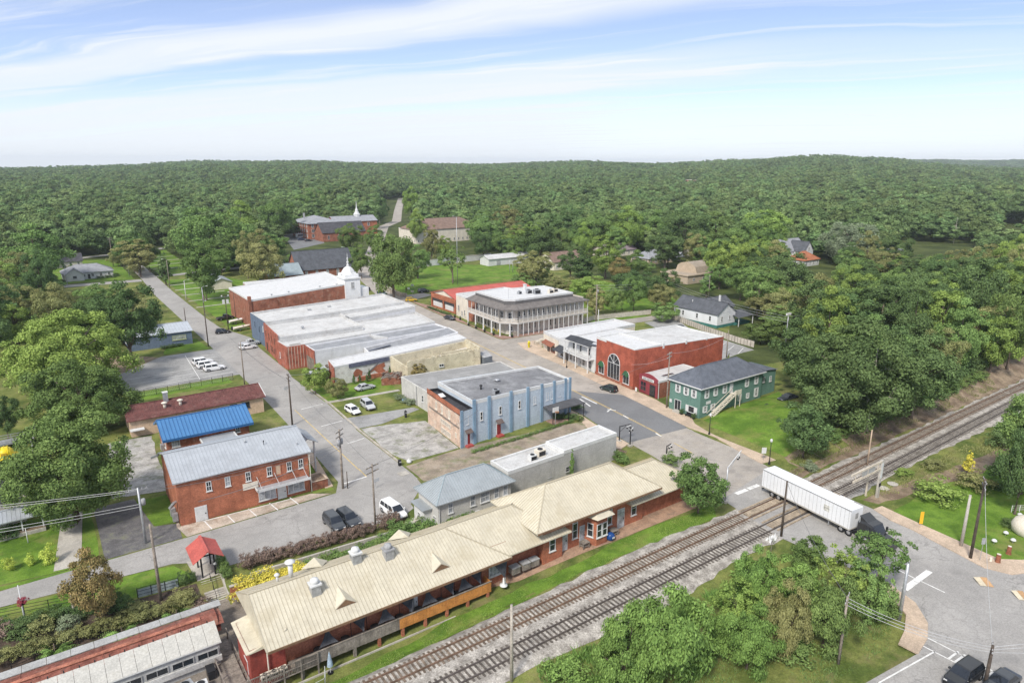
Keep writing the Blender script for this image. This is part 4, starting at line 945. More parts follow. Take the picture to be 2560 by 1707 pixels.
def vent(label, x, y, z, h=.7, r=.14, group=None, m=None):
    t = thing('roof_vent', label, 'vent', (x, y, z), 0, group)
    MB().tube([(0,0,-.15),(0,0,h)], r*.7, 10).build('pipe', m or m_steel, t, True, True)
    MB().lathe([(r*.7,h-.02),(r*1.5,h),(r*1.5,h+.08),(r*.6,h+.24),(0,h+.26)],12).build('cap', m or m_steel, t, True, True)
# ---- brick railway station with tan metal roofs
m_tan = mat('tan_metal_roof', (0.55,0.50,0.385), rough=.5, speck=.3, var=.07, scale=.4, stain=[((.44,.385,.27),.3,.6),((.36,.31,.22),1.1,.3)])
m_tanrib = mat('tan_metal_seam', (0.42,0.37,0.27), rough=.5, speck=.3, var=.08, scale=.6)
m_fasc = mat('brown_fascia', (0.20,0.12,0.07), var=.2)
S = thing('railway_station', 'long brick station with tan ribbed metal roofs beside the tracks', 'station', (45, 66, 0))
wall(S, rect(14.5,43.2,62.8,70.4), -1.5, 4.5, m_brick); wall(S, rect(43.2,48.4,63.2,70.6), -1, 4.5, m_brick); wall(S, rect(48.4,67.2,62.6,69.6), -.5, 6.2, m_brick); wall(S, rect(67.2,76.2,63.0,69.6), -.5, 4.4, m_brick)
wall(S, rect(48.4,51.6,61.9,62.6), -.5, 4.4, m_brick, 'porch_wall')
r = hip(S, 15.2,40.6,62.6,70.7,4.6,6.7,m_tan,oh=2.0,ribs=.42,ribm=m_tanrib,hl=.02)
MB().face([(13.22,60.62,3.58),(13.22,72.68,3.58),(13.22,66.65,6.65)]).build('gable', m_brick, S)
hip(S, 36,50.6,63.0,70.8,4.55,6.6,m_tan,oh=1.9,ribs=.42,ribm=m_tanrib,hl=.02)
hip(S, 48.4,67.2,62.6,69.7,6.3,8.4,m_tan,oh=1.8,ribs=.42,ribm=m_tanrib)
hip(S, 65.4,76.4,63.0,69.8,4.5,6.4,m_tan,oh=1.6,ribs=.42,ribm=m_tanrib,hl=.02)
# bay with its own faceted roof
bay = [(56.0,62.65),(56.7,60.9),(58.6,60.9),(59.3,62.65)]; wall(S, bay, -.4, 4.3, m_brick, 'bay_wall')
B = MB(); er = [(55.2,62.9),(56.1,60.1),(59.2,60.1),(60.1,62.9)]
for a, c in zip(er, er[1:]): B.face([(*a,4.35),(*c,4.35),(57.65,62.7,5.7)])
B.build('bay_roof', m_tan, S)
win(S,'S',57.15,60.9,1.2,.9,2.0); win(S,'S',58.15,60.9,1.2,.9,2.0); win(S,R(-68),56.35,61.75,1.2,.9,2.0)
for x, w, h, z in ((49.9,1.0,1.9,1.2),): win(S,'S',x,61.9,z,w,h)
door(S,'S',52.4,62.6,.0,1.1,2.9,m_pane_l); win(S,'S',54.3,62.6,1.2,.9,2.3,arch=True); door(S,'S',55.6,62.6,0,.8,2.6,m_pane_l)
win(S,'S',60.6,62.6,1.2,.9,2.3,arch=True); door(S,'S',62.8,62.6,0,1.2,2.9,m_pane_l); win(S,'S',65.3,62.6,1.2,1.0,2.2,arch=True)
for x in (44.2,45.9,47.6): win(S,'S',x,63.2,2.7,1.1,.7,ny_=1)
for x in (69.2,70.9,72.6): win(S,'S',x,63.0,2.7,.9,.6,ny_=1)
win(S,'S',41.8,62.8,.3,2.4,2.5,pm=m_pane_l,nx_=4,ny_=1)
for x in (20.2,23.2,26.0,28.8,31.6,34.8,37.6): win(S,'S',x,62.8,2.1,1.1,.6,ny_=1)
door(S,'S',30.2,62.8,0,.9,2.2,m_white); 
for k in range(7):
    x = 18 + k*3.1; MB().box(x,x+.18,62.55,62.8,2.7,2.95).build('wall_lamp', m_white, S)
for k in range(3): MB().box(41.0-.1+k*1.1,41.0+.1+k*1.1,62.5,62.8,2.9,3.1).build('wall_lamp', m_white, S)
# small triangular roof gablets
for x, y in ((22.0,63.6),(33.6,63.6)):
    z = 4.6 + (y-62.6)*.495
    MB().add([(x-1.25,y-1.5,z-.70),(x+1.25,y-1.5,z-.70),(x,y-1.5,z+.15),(x,y+.9,z+.5)],[(0,1,2),(1,3,2),(0,2,3)]).build('roof_gablet', m_tan, S)
    MB().add([(x-1.1,y-1.53,z-.68),(x+1.1,y-1.53,z-.68),(x,y-1.53,z+.06)],[(0,1,2)]).build('gablet_louvre', m_fasc, S)
for x in (22, 33):
    MB().add([(x-1.6,71.9,4.2),(x+1.6,71.9,4.2),(x,71.9,5.2),(x,69.2,5.4)],[(0,1,2),(1,3,2),(0,2,3)]).build('roof_gablet', m_tan, S)
MB().box(13.3,42.5,60.55,60.62,3.35,3.62).build('fascia', m_fasc, S); MB().box(46.7,69,60.74,60.8,4.95,5.2).build('fascia', m_fasc, S)
# roof hoods
for i, (x, y, lab, c) in enumerate(((19.6,64.6,'grey roof hood nearest the red boarded annex','louvre'),(25.0,66.4,'roof hood between the two roof gablets','louvre'),(28.6,65.6,'dark topped roof hood farthest from the annex','dark'))):
    z = 6.7 - abs(66.65-y)*.515; t = thing('roof_hood', lab, 'roof vent', (x, y, z), group='roof hoods on the station')
    MB().prism(rect(-.5,.5,-.5,.5), -.6, .9).build('curb', m_steel, t, local=True); MB().prism(rect(-.62,.62,-.62,.62), .92, 1.08, bottom=True).build('flange', m_white if c == 'louvre' else m_grey, t, local=True)
    MB().lathe([(.42,1.08),(.5,1.3),(.42,1.55),(.1,1.66),(0,1.66)],14).build('fan_cowl', m_white if c == 'louvre' else m_grey, t, True, True)
vent('tall white chimney vent behind the station ridge', 18.3, 68.6, 5.7, 1.9, .38, m=m_white); vent('short white vent behind the station ridge', 16.9, 69.0, 5.5, .8, .2, m=m_white)
# ---- red boarded annex
m_redb = mat('red_boards', (0.27,0.055,0.04), var=.2, scale=.7, streak=((.12,.03,.025),.5))
A = thing('annex_shed', 'red boarded annex with tan gable roof at the station end', 'shed', (13.5, 65, -1.4))
wall(A, [(11.9,62.3),(15.4,62.5),(15.4,67.5),(11.9,67.5)], -1.4, 3.3, m_redb)
B = MB(); B.face([(11.5,61.9,3.2),(13.5,61.9,3.35),(15.6,61.9,4.45),(15.6,68,4.6),(13.5,68,3.5),(11.5,68,3.2)]).face([(11.5,61.9,3.1),(15.6,61.9,4.3),(13.5,61.9,3.25)][::-1]); B.build('roof', m_tan, A)
MB().face([(11.9,62.29,3.25),(15.4,62.49,3.25),(15.4,62.49,4.3),(13.5,62.39,3.35)]).build('gable', m_redb, A)
MB().tube([(13.55,62.2,3.2),(13.55,62.2,-1)],.07,8).build('downpipe', m_cream, A)
door(A,'W',11.9,64.2,-1.2,1.1,2.3,m_redb)
# ---- terrace deck along the station front
m_orange = mat('orange_boards', (0.50,0.21,0.055), var=.18, scale=.9, streak=((.3,.11,.04),.5))
D = thing('terrace_deck', 'raised terrace deck with grey and orange board parapet', 'deck', (28, 61.6, -1.4))
MB().box(15.6,39.9,61.2,62.75,-.18,-.02).build('deck_floor', m_wood, D)
def boards(nm, x0, x1, y, z0, z1, m, par, step=.42):
    n = int((x1-x0)/step); me = MB().box(0,(x1-x0)/n-.015,-.03,.03,0,z1-z0).mesh(nm, m)
    for i in range(n): o = obj(nm, me, par); o.location = (x0+(x1-x0)*i/n, y+random.uniform(-.012,.012), z0+random.uniform(-.02,.02))
boards('parapet_board', 15.9,27.6,61.1,-.35,1.0,m_wood,D); boards('orange_parapet_board', 27.6,39.8,61.1,-.35,1.0,m_orange,D)
MB().box(15.6,39.9,61.02,61.2,1.0,1.07).build('handrail', m_wood, D); MB().box(39.75,39.85,61.1,62.7,-.35,1.0).build('end_panel', m_orange, D)
for k in range(9):
    x = 16.6 + k*2.85; MB().box(x-.16,x+.16,61.1,61.42,-1.7,-.36).build('post', m_brick if k > 2 else m_wood, D)
MB().box(15.6,40.2,60.55,60.7,-1.5,-1.28).build('plinth', m_conc, D)
# lattice screen and lower walkway fence at the annex
F_ = thing('lattice_screen', 'grey wooden lattice screen in front of the red annex', 'screen', (15, 60.6, -1.4))
for k in range(5):
    x = 11.2 + k*1.75; MB().box(x-.07,x+.07,60.9,61.04,-1.5,1.15).build('post', m_wood, F_)
B = MB()
for k in range(46): B.box(11.2+k*.155,11.2+k*.155+.045,60.94,60.98,-.3,1.05)
B.build('lattice', m_wood, F_)['kind'] = 'stuff'
for z in (-.3,.35,1.05): MB().box(11.1,18.3,60.91,61.0,z-.04,z+.04).build('rail', m_wood, F_)
# shade sails over the deck, umbrellas, tables
m_sail = mat('charcoal_sailcloth', (0.055,0.057,0.065), rough=.7, var=.15, scale=1.2)
spots = [(19.6,0),(23.4,1),(26.2,0),(29.2,1),(31.6,0),(34.6,1),(36.4,0),(38.4,1)]
for i, (x, k) in enumerate(spots):
    lab = 'charcoal shade sail on the terrace, %s from the lattice screen' % ('first','second','third','fourth','fifth','sixth','seventh','eighth')[i]
    t = thing('shade_sail', lab, 'shade sail', (x, 62, -.02), group='charcoal shade sails on the terrace')
    pts = [(-1.1,-.75,1.25),(1.0,-.7,1.15),(.25,.55,2.35)] if k == 0 else [(-.9,.5,2.2),(.95,.55,2.3),(.1,-.75,1.05)]
    mid = Vector((0,0,0)); B = MB(); c = sum((Vector(p) for p in pts), Vector())/3 - Vector((0,0,.22))
    for a, b_ in zip(pts, pts[1:]+pts[:1]):
        m1 = (Vector(a)+Vector(b_))/2*.86 + c*.14; B.face([a, m1, c]).face([m1, b_, c])
    B.build('sail', m_sail, t, local=True)
    B = MB()
    for p_ in pts: B.tube([(p_[0],p_[1],0),p_],.035,6)
    B.build('poles', m_black, t, local=True)
for i, x in enumerate((18.6,21.6,25.0,28.0,30.4,33.2,35.4,37.4)):
    t = thing('terrace_table', 'dark round table on the terrace, %s from the lattice screen' % ('first','second','third','fourth','fifth','sixth','seventh','eighth')[i], 'table', (x, 61.9, -.02), group='terrace tables')
    MB().lathe([(0,.70),(.5,.70),(.5,.75),(0,.75)],14).build('table_top', m_black, t, local=True); MB().lathe([(.28,0),(.05,.06),(.05,.7)],10).build('leg', m_black, t, local=True)
t = thing('shade_sail', 'large dark funnel sail on white footing beside the orange deck', 'shade sail', (41.6,61.0,0))
MB().add([(-1.3,.5,3.1),(1.2,.8,3.3),(.1,-.2,.9),(0,.4,2.9)],[(0,2,3),(3,2,1),(0,3,1)]).build('sail', m_sail, t, local=True); MB().tube([(.1,-.2,.2),(.1,-.2,1.0)],.06,8).build('post', m_steel, t, local=True); MB().lathe([(.5,-.15),(.45,0),(.14,.12),(.08,.9),(0,.9)],12).build('footing', m_white, t, True, True)
for i, x in enumerate((44.1,45.7,47.1)):
    t = thing('planter_box', 'grey wooden crate planter by the station wall, %s from the funnel sail' % ('first','second','third')[i], 'planter', (x,62.2,0), group='crates by the station wall')
    B = MB()
    for z in (.05,.35,.65): B.box(-.6,.6,-.45,-.39,z,z+.26).box(-.6,.6,.39,.45,z,z+.26).box(-.6,-.54,-.39,.39,z,z+.26).box(.54,.6,-.39,.39,z,z+.26)
    B.build('slats', m_wood, t, local=True); MB().box(-.64,.64,-.5,.5,.92,.98).build('lid', m_grey, t, local=True)
for lab, x, y in (('wooden side table by the station bay','55.2','61.6'),('slatted side table right of the blue ball','60.6','61.7')):
    t = thing('side_table', lab, 'table', (float(x), float(y), 0)); MB().box(-.6,.6,-.5,.5,.8,.88).build('table_top', m_wood, t, local=True); MB().box(-.5,.5,-.4,.4,.3,.36).build('shelf', m_wood, t, local=True)
    for sx in (-.5,.5):
        for sy in (-.4,.4): MB().box(sx-.05,sx+.05,sy-.05,sy+.05,0,.8).build('leg', m_wood, t, local=True)
t = thing('garden_ball', 'glossy blue ball with pale mark by the station bay', 'ball', (59.3,60.9,0))
bm_b = mat('glossy_blue', (.015,.06,.22), rough=.2, var=.15); MB().lathe([(0,0)]+[(.62*math.sin(math.pi*i/12),.62-.62*math.cos(math.pi*i/12)) for i in range(1,12)]+[(0,1.24)],18).build('ball', bm_b, t, True, True); MB().box(-.22,.18,-.66,-.6,.6,.8).build('mark', m_white, t, local=True)
# ---- yard west of the station: old red rail car, walkway and white roofed shed
m_rust = mat('rusty_red_roof', (0.22,0.08,0.058), var=.35, scale=.5, stain=[((.10,.06,.05),.5,.8),((.34,.19,.14),.9,.5)])
m_gw = mat('grey_sheet', (0.36,0.36,0.35), var=.12, scale=.6, stain=((.25,.23,.2),.7,.4))
t = thing('old_rail_car', 'old rusty red wooden rail car standing below the lane', 'rail car', (0, 74, -1.4))
MB().prism(rect(-30,11.3,72.8,75.2), -.6, .7, cap=False).build('body', mat('dark_red_boards', (.16,.05,.04), var=.3, scale=.8), t)
prof = [(72.5,.45),(72.8,.8),(73.3,1.08),(74.0,1.2),(74.7,1.1),(75.3,.8)]; xs_ = [-30,-22,-14,-7,0,3.5,7.0,9.4,11.0,11.6]; B = MB()
for j in range(len(xs_)-1):
    for (a, z), (c, e) in zip(prof, prof[1:]):
        k0 = 1 if xs_[j] < 11 else .55; k1 = 1 if xs_[j+1] < 11.3 else .55
        B.face([(xs_[j],a,.45+(z-.45)*k0),(xs_[j+1],a,.45+(z-.45)*k1),(xs_[j+1],c,.45+(e-.45)*k1),(xs_[j],c,.45+(e-.45)*k0)])
ro_ = B.build('roof', m_rust, t)
for x in xs_[1:-1]:
    B = MB()
    for (a, z), (c, e) in zip(prof, prof[1:]): B.bar((x,a,z+.03),(x,c,e+.03),.09,.05)
    B.build('roof_strap', m_rust, ro_)
MB().bar((-30,73.6,1.2),(9.4,73.6,1.2),.5,.06).build('roof_walk', mat('orange_rust', (.33,.13,.085), var=.35, scale=.7), ro_)
for x in (-4,3,9): MB().tube([(x,72.9,-1.05),(x,75,-1.05)],.42,14).build('wheel', m_black, t)
t = thing('covered_walkway', 'grey sheet roofed walkway behind the red rail car', 'walkway', (0, 75.8, -1.4))
n_ = 20
for k in range(n_): x0 = -30+k*2.1; MB().box(x0,x0+2.06,75.4,76.6,.78+.02*(k%2),.86+.02*(k%2)).build('roof_sheet', m_gw, t)
for x in (-20,-12,-4,3,11.6): MB().box(x-.08,x+.08,75.5,75.66,-1.5,.8).build('post', m_wood, t)
Z = thing('greenhouse_shed', 'long shed with white panel roof and dark windows', 'shed', (0, 69.5, -1.4))
m_wpan = mat('white_roof_panel', (.47,.455,.41), var=.1, scale=.6, stain=((.32,.3,.25),.6,.5))
k_ = 0; pm_ = MB().add([(0,68.0,1.45),(1.27,68.0,1.45),(1.27,70.7,2.35),(0,70.7,2.35),(0,68.0,1.38),(1.27,68.0,1.38),(1.27,70.7,2.28),(0,70.7,2.28)],[(0,1,2,3),(4,5,1,0),(7,4,0,3),(6,7,3,2)]).mesh('roof_panel', m_wpan)
for k in range(32): o = obj('roof_panel', pm_, Z); o.location = (10.4-1.3*(k+1),0,random.uniform(-.01,.01))
MB().prism(rect(-30.5,10.2,68.2,70.5), -1.5, 1.35, cap=False).build('wall', m_gw, Z)
for k in range(16):
    x = 9.0 - k*2.4; win(Z,'S',x,68.2,-.1,2.1,.85,fm=m_gw,nx_=2,ny_=1,sill=False)
MB().box(-30.5,10.3,67.95,68.19,-.75,-.12).build('sill_board', mat('pale_board',(.5,.49,.46),var=.12,scale=.8), Z); MB().box(-30.5,10.4,67.98,68.05,1.3,1.42).build('gutter', m_white, Z)
for k in range(14): MB().box(9.6-k*1.3,9.7-k*1.3,70.66,70.8,2.3,2.55).build('roof_clip', m_black, Z)
# timber ramp and yard clutter
t = thing('timber_ramp', 'grey plank ramp between the shed and the annex', 'ramp', (11, 66, -1.4))
for k in range(16):
    y = 61.0 + k*.72; MB().box(9.6,11.6,y,y+.69,-1.32,-1.2).build('plank', m_wood, t)
for x in (9.55,11.7): MB().box(x-.05,x+.05,61,72.5,-.35,-.25).build('handrail', m_wood, t)
for x in (9.55,11.7):
    for k in range(6): MB().box(x-.06,x+.06,61+k*2.2,61.12+k*2.2,-1.4,-.3).build('post', m_wood, t)
ac_unit('silver air unit on the yard slab beside the shed', 6.2, 65.6, -1.4, 1.6); ac_unit('white air unit next to the blue board in the yard', 7.6, 65.2, -1.4, 1.3, m_white); ac_unit('pale blue cabinet in front of the air units', 6.6, 64.2, -1.4, 1.2, mat('pale_blue_metal',(.25,.36,.47),var=.1))
t = tag(MB().add([(4.4,64.3,-1.3),(5.9,64.3,-1.3),(5.9,64.9,0.2),(4.4,64.9,.2),(4.4,64.36,-1.3),(5.9,64.36,-1.3),(5.9,64.96,.2),(4.4,64.96,.2)],[(0,1,2,3),(7,6,5,4),(3,2,6,7),(0,3,7,4),(1,5,6,2)]).build('tarpaulin_board', mat('bright_blue_tarp',(.02,.08,.42),var=.2,scale=1.5)), 'bright blue board leaning in the station yard', 'board')
t = thing('waste_bin', 'black wheeled bin beside the plank ramp', 'bin', (8.9,66.9,-1.4)); MB().prism(rect(-.35,.35,-.6,.6),0,.95).build('body', m_black, t, local=True); MB().box(-.4,.4,-.65,.65,.96,1.04).build('lid', m_black, t, local=True)
for sx in (-.3,.3): MB().tube([(sx-.05,.5,.12),(sx+.05,.5,.12)],.13,10).build('wheel', m_black, t, local=True)
for i, (x, z) in enumerate(((13.0,0),(13.9,.1),(14.8,0))): ac_unit('small pale condenser against the red annex, %s from the door corner' % ('first','second','third')[i], x, 61.6, -.1+z*0, .8, m_cream, group='condensers at the annex')
# yellow and green shrubs, hedges on the bank above the yard
def hedge(label, pts, h, w, leaf, key='bush0', step=.9, name='hedge', group=None, seed=3):
    t = thing(name, label, 'hedge', (pts[0][0], pts[0][1], 0), group=group); rnd = random.Random(seed)
    for a, c in zip(pts, pts[1:]):
        a, c = Vector(a), Vector(c); n = max(1, int((c-a).length/step))
        for i in range(n):
            p = a.lerp(c, (i+.5)/n); o = obj('clump', PROTO[rnd.choice(['bush0','bush1'])][0], t, True)
            o.location = (p.x-pts[0][0]+rnd.uniform(-.12,.12), p.y-pts[0][1]+rnd.uniform(-.12,.12), hgt(p.x,p.y)); s = rnd.uniform(.9,1.12)
            o.scale = (w/2.1*s*1.15, w/2.1*s*1.15, h/2.0*s); o.rotation_euler = (0,0,rnd.uniform(0,6.28)); o.material_slots[0].link = 'OBJECT'; o.material_slots[0].material = LM[leaf]
    return t
hedge('tangled dark shrubs along the railing foot', [(-12,86.2),(-3,84.4),(3.5,82.6)], 1.5, 2.0, 'dark', step=1.5, seed=8); hedge('mixed olive shrubs on the yard bank', [(-14,81.5),(-4,81),(10,80.4)], 1.4, 2.0, 'olive', step=1.6, seed=9); hedge('low purple groundcover by the walkway', [(-16,78.2),(-2,78),(6,78.2)], 1.0, 1.6, 'purple', step=1.7, seed=10)
hedge('clipped purple brown hedge along the lane parking', [(16.2,82.8),(33.4,81.7)], 1.7, 1.6, 'purple'); hedge('purple brown hedge end beside the white van', [(34.6,81.7),(37.4,82.2)], 1.8, 1.7, 'purple')
hedge('bright yellow flowering shrubs above the brick retaining wall', [(14.8,77.9),(22.8,77.7)], 2.8, 2.8, 'yellow', step=1.0); hedge('dark green ivy bank below the purple hedge', [(23.4,78.2),(36.5,78.4)], 2.0, 2.6, 'mid', step=1.0); hedge('lush green shrubs beside the grey hip roofed house', [(35.6,79.4),(46.0,75.6)], 2.4, 2.6, 'mid', step=1.2)
hedge('green hedge beside the red entrance canopy', [(14.2,86.2),(14.0,81.6)], 1.3, 1.2, 'mid', step=.8); hedge('clipped green hedge behind the station railing', [(8.8,83.6),(10.8,83.5)], 1.5, 1.1, 'dark', step=.8)
hedge('low hedge row on the strip by the light blue building', [(59,96.6),(72,97.2),(84,98.2)], .6, .7, 'mid', step=.7); hedge('planted hedge at the light blue porch corner', [(81.6,101.4),(85.4,98.6)], 1.2, 1.4, 'dark', step=.9); hedge('green and brown shrubs beside the stucco wall end', [(78.6,82.0),(78.2,77.4)], 1.6, 1.8, 'mid', step=1.1)
hedge('dark foundation hedge before the slate blue shed', [(25.5,206.6),(31.5,207.3)], .9, 1.2, 'dark'); hedge('dark planting along the red roofed hall', [(113.4,214),(113.2,198)], .8, 1.2, 'dark', step=1.2)
t = thing('retaining_wall', 'brick retaining wall beside the stairs', 'wall', (15, 79.7, -1.5)); MB().box(13.75,16.6,78.9,79.2,-1.6,.45).build('wall', m_brick, t); MB().box(13.7,16.65,78.84,79.26,.45,.55).build('coping', m_conc, t)
t = thing('stone_bank_wall', 'grey retaining wall below the purple hedge', 'wall', (28, 80.5, -1)); MB().prism([(16.6,80.6),(37,79.6),(37,79.9),(16.6,80.9)], -1.5, .35).build('wall', m_conc, t)
# stairs, canopy and railings
t = thing('stairway', 'two flight concrete stairs down from the canopy', 'stairs', (12.3, 81.5, -1.45))
for k in range(12):
    y1 = 83.2 - (k*.27 if k < 6 else k*.27+.55); MB().box(11.2,13.5,y1-.29 if k != 5 else y1-.85,y1,-1.7,-.02-.122*(k+1)+.06).build('step', m_conc, t)
MB().prism([(13.5,83.3),(13.75,83.3),(13.75,79.4),(13.5,79.4)], -1.7, [.5,.5,-.7,-.7]).build('cheek_wall', m_conc, t); MB().bar((12.3,82.9,.8),(12.3,79.8,-.65),.05).build('handrail', m_black, t)
for y, z in ((82.8,.0),(81.4,-.8),(79.9,-1.4)): MB().box(12.27,12.33,y-.03,y+.03,z-.2,z+.85).build('rail_post', m_black, t)
drape('canopy_slab', [(10.6,88.6),(10.9,83.2),(13.6,83.2),(14.0,86.4),(12.8,88.6)], m_conc, lev=.05, label='pale concrete landing under the red canopy')
K_ = thing('entrance_canopy', 'red gabled canopy on black posts above the stairs', 'canopy', (12.3, 85, 0)); m_redm = mat('faded_red_metal', (.46,.105,.085), rough=.5, var=.1, scale=.8)
gable(K_, 10.9,13.8,83.0,87.0,2.95,3.85,'y',m_redm,oh=.35,t=.08)
for x in (11.6,13.1):
    for y in (83.6,86.4): MB().box(x-.09,x+.09,y-.09,y+.09,0,3.1).build('post', m_black, K_)
MB().box(11.6,13.1,83.55,83.65,2.85,3.0).build('beam', m_black, K_); MB().lathe([(.0,1.5),(.14,1.5),(.14,1.7),(0,1.7)],10,(13.1,83.45,0)).build('lantern', m_white, K_)
def railing(label, pts, h=1.2, step=1.8, m=None, name='railing', sheet=None, z=0.0, bars=3, group=None, cat='fence'):
    t = thing(name, label, cat, (pts[0][0], pts[0][1], z), group=group); m = m or m_black
    for a, c in zip(pts, pts[1:]):
        a, c = Vector(a), Vector(c); n = max(1, round((c-a).length/step))
        for i in range(n+1): p = a.lerp(c, i/n); MB().box(p.x-.04,p.x+.04,p.y-.04,p.y+.04,z+hgt(p.x,p.y)-.2,z+h+.05+hgt(p.x,p.y)).build('post', m, t)
        for k in range(bars):
            zz = z + h*(k+1)/bars; MB().bar((a.x,a.y,zz+hgt(a.x,a.y)),(c.x,c.y,zz+hgt(c.x,c.y)),.04).build('rail', m, t)
        if sheet: MB().add([(a.x,a.y,z+.05+hgt(a.x,a.y)),(c.x,c.y,z+.05+hgt(c.x,c.y)),(c.x,c.y,z+h*.9+hgt(c.x,c.y)),(a.x,a.y,z+h*.9+hgt(a.x,a.y))],[(0,1,2,3)]).build('mesh_panel', sheet, t)
    return t
m_mesh = mat('grey_screen_mesh', (.33,.38,.37), var=.15, scale=1.0)
railing('black railing with pale screen beside the stairs', [(4.4,83.7),(8.8,83.3)], 1.3, 1.5, sheet=m_mesh); railing('black railing along the grass verge', [(-30,90.6),(-9,88.4),(-2,86.8)], 1.2, 2.2); railing('iron railing on the planted bank by the yard', [(-8,79.5),(2,80.6)], 1.0, 2.0)
railing('dark chain link fence along the parking lot', [(13.5,164.4),(35,165.9)], 1.6, 2.4, sheet=None, bars=2)
def mesh_fill(par, a, c, h, m, step=.35):
    B = MB(); a, c = Vector(a), Vector(c); n = int((c-a).length/step)
    for i in range(n): p, q = a.lerp(c, i/n), a.lerp(c, (i+1)/n); B.bar((p.x,p.y,.1),(q.x,q.y,h),.022); B.bar((p.x,p.y,h),(q.x,q.y,.1),.022)
    o = B.build('wire_mesh', m, par); o['kind'] = 'stuff'
for o in list(C.objects):
    if o.get('label') == 'dark chain link fence along the parking lot': mesh_fill(o, (13.5,164.4), (35,165.9), 1.55, m_grey)
# ---- brick building with pale metal roof
m_mroof = mat('pale_metal_roof', (.43,.45,.47), rough=.42, speck=.3, var=.08, scale=.5, metal=.25, stain=((.33,.335,.34),.3,.5)); m_mrib = mat('pale_metal_seam', (.35,.37,.39), rough=.42, speck=.3, var=.06)
b = thing('brick_building', 'two storey orange brick building with pale metal roof', 'building', (22, 105, 0))
wall(b, rect(11.8,30.6,98.9,111.2), 0, 6.9, m_brick)
gable(b, 11.8,30.6,98.9,111.2,6.95,9.0,'x',m_mroof,oh=.45,wallm=m_brick,ribs=.5,ribm=m_mrib)
for x, bl in ((16.0,0),(18.6,1),(21.5,0),(24.6,0),(27.6,0),(29.4,0)): win(b,'S',x,98.9,4.3,.75,1.5,pm=m_pane_l if bl else m_pane,nx_=2,ny_=2)
win(b,'S',25.9,98.9,4.1,.9,1.7,pm=mat('boarded_tan',(.5,.36,.25),var=.1),ny_=1,nx_=1,fm=m_brick)
MB().box(20.6,22.8,98.8,98.9,3.0,4.0).build('sign_board', m_cream, b)
door(b,'S',14.6,98.9,0,1.5,2.2,m_white); door(b,'S',26.2,98.9,.1,1.2,2.3,m_white)
for x in (24.0,28.4): win(b,'S',x,98.9,.6,2.6,1.6,pm=m_pane_l,nx_=3,ny_=1)
# loading canopy on hangers
can = MB().box(22.4,30.2,97.5,98.85,2.75,2.92).build('canopy', m_mroof, b); MB().box(22.3,30.3,97.42,97.5,2.7,3.1).build('canopy_edge', m_white, can); MB().box(22.3,22.4,97.42,98.85,2.7,3.1).build('canopy_edge', m_white, can)
for x in (23.0,25.6,28.2,29.9): MB().bar((x,97.5,3.0),(x-.3,98.9,4.6),.05).build('hanger', m_white, can)
MB().tube([(30.75,98.75,0),(30.75,98.75,6.9)],.07,8).build('downpipe', m_cream, b)
# small side porch with its own roof
gable(b, 31.2,34.0,105,110.6,5.6,6.4,'y',m_mroof,oh=.3,ribs=.5,ribm=m_mrib,name='porch_roof')
for y in (105.3,110.3): MB().box(33.6,33.85,y-.12,y+.12,0,5.5).build('porch_post', m_white, b)
MB().box(30.9,33.4,98.7,101.6,0,1.5).build('planter_wall', m_brick3, b); MB().box(31.15,33.15,98.95,101.35,1.5,1.53).build('planter_soil', m_dirt, b); MB().prism(rect(30.8,33.5,98.6,101.7),1.49,1.52).build('planter_coping', m_tanwalk, b)
vent('thin black flue on the pale metal roof', 25.0, 102.2, 8.0, .6, .07, m=m_black); vent('stub vent near the ridge of the pale metal roof', 22.6, 103.6, 8.4, .3, .1); vent('small flue near the east eave of the pale roof', 29.6, 100.6, 7.4, .35, .08)
MB().bar((11.5,99.6,3.6),(10.9,100.6,2.4),.5,.3).build('wall_unit', m_steel, b); MB().bar((11.4,110.9,6.7),(10.5,111.6,6.2),.35,.3).build('wall_lamp', m_white, b)
for x, y in ((11.35,100.2),(11.35,102.1)): MB().box(x-.35,x+.35,y-.3,y+.3,.4,1.6).build('meter_box', m_steel, b)
# ---- blue roofed brick building
m_blue = mat('bright_blue_metal', (.07,.195,.39), rough=.38, speck=.3, var=.06, scale=.5); m_blue2 = mat('blue_metal_seam', (.035,.125,.30), rough=.4, var=.06)
b = thing('brick_building', 'brick building under a bright blue ribbed metal roof', 'building', (21, 127, 0))
wall(b, rect(14.2,27.9,123.4,131.8), 0, 4.6, m_brick3); gable(b, 14.2,27.9,123.4,131.8,4.75,6.6,'x',m_blue,oh=.7,t=.32,wallm=m_blue2,ribs=.62,ribm=m_blue2,pieces=True,ribw=.07,ribh=.09)
MB().box(13.5,28.6,122.66,122.78,4.0,4.42).build('fascia', m_blue2, b)
win(b,'S',15.6,123.4,2.6,1.3,1.3,pm=m_pane_l,nx_=3); win(b,'S',25.9,123.4,2.9,.8,1.0,nx_=2)
for y in (125,128): win(b,'W',14.2,y,2.2,1.0,1.2)
flat_roof(b, rect(19.4,25.2,119.4,123.3), 3.2, m_mroof, .15, .15, m_white, 'lean_to_roof'); wall(b, rect(19.5,25.1,119.5,123.3), 0, 3.2, m_brick3, 'lean_to_wall'); MB().box(13.6,14.15,126.6,127.6,1.2,2.2).build('wall_unit', m_steel, b)
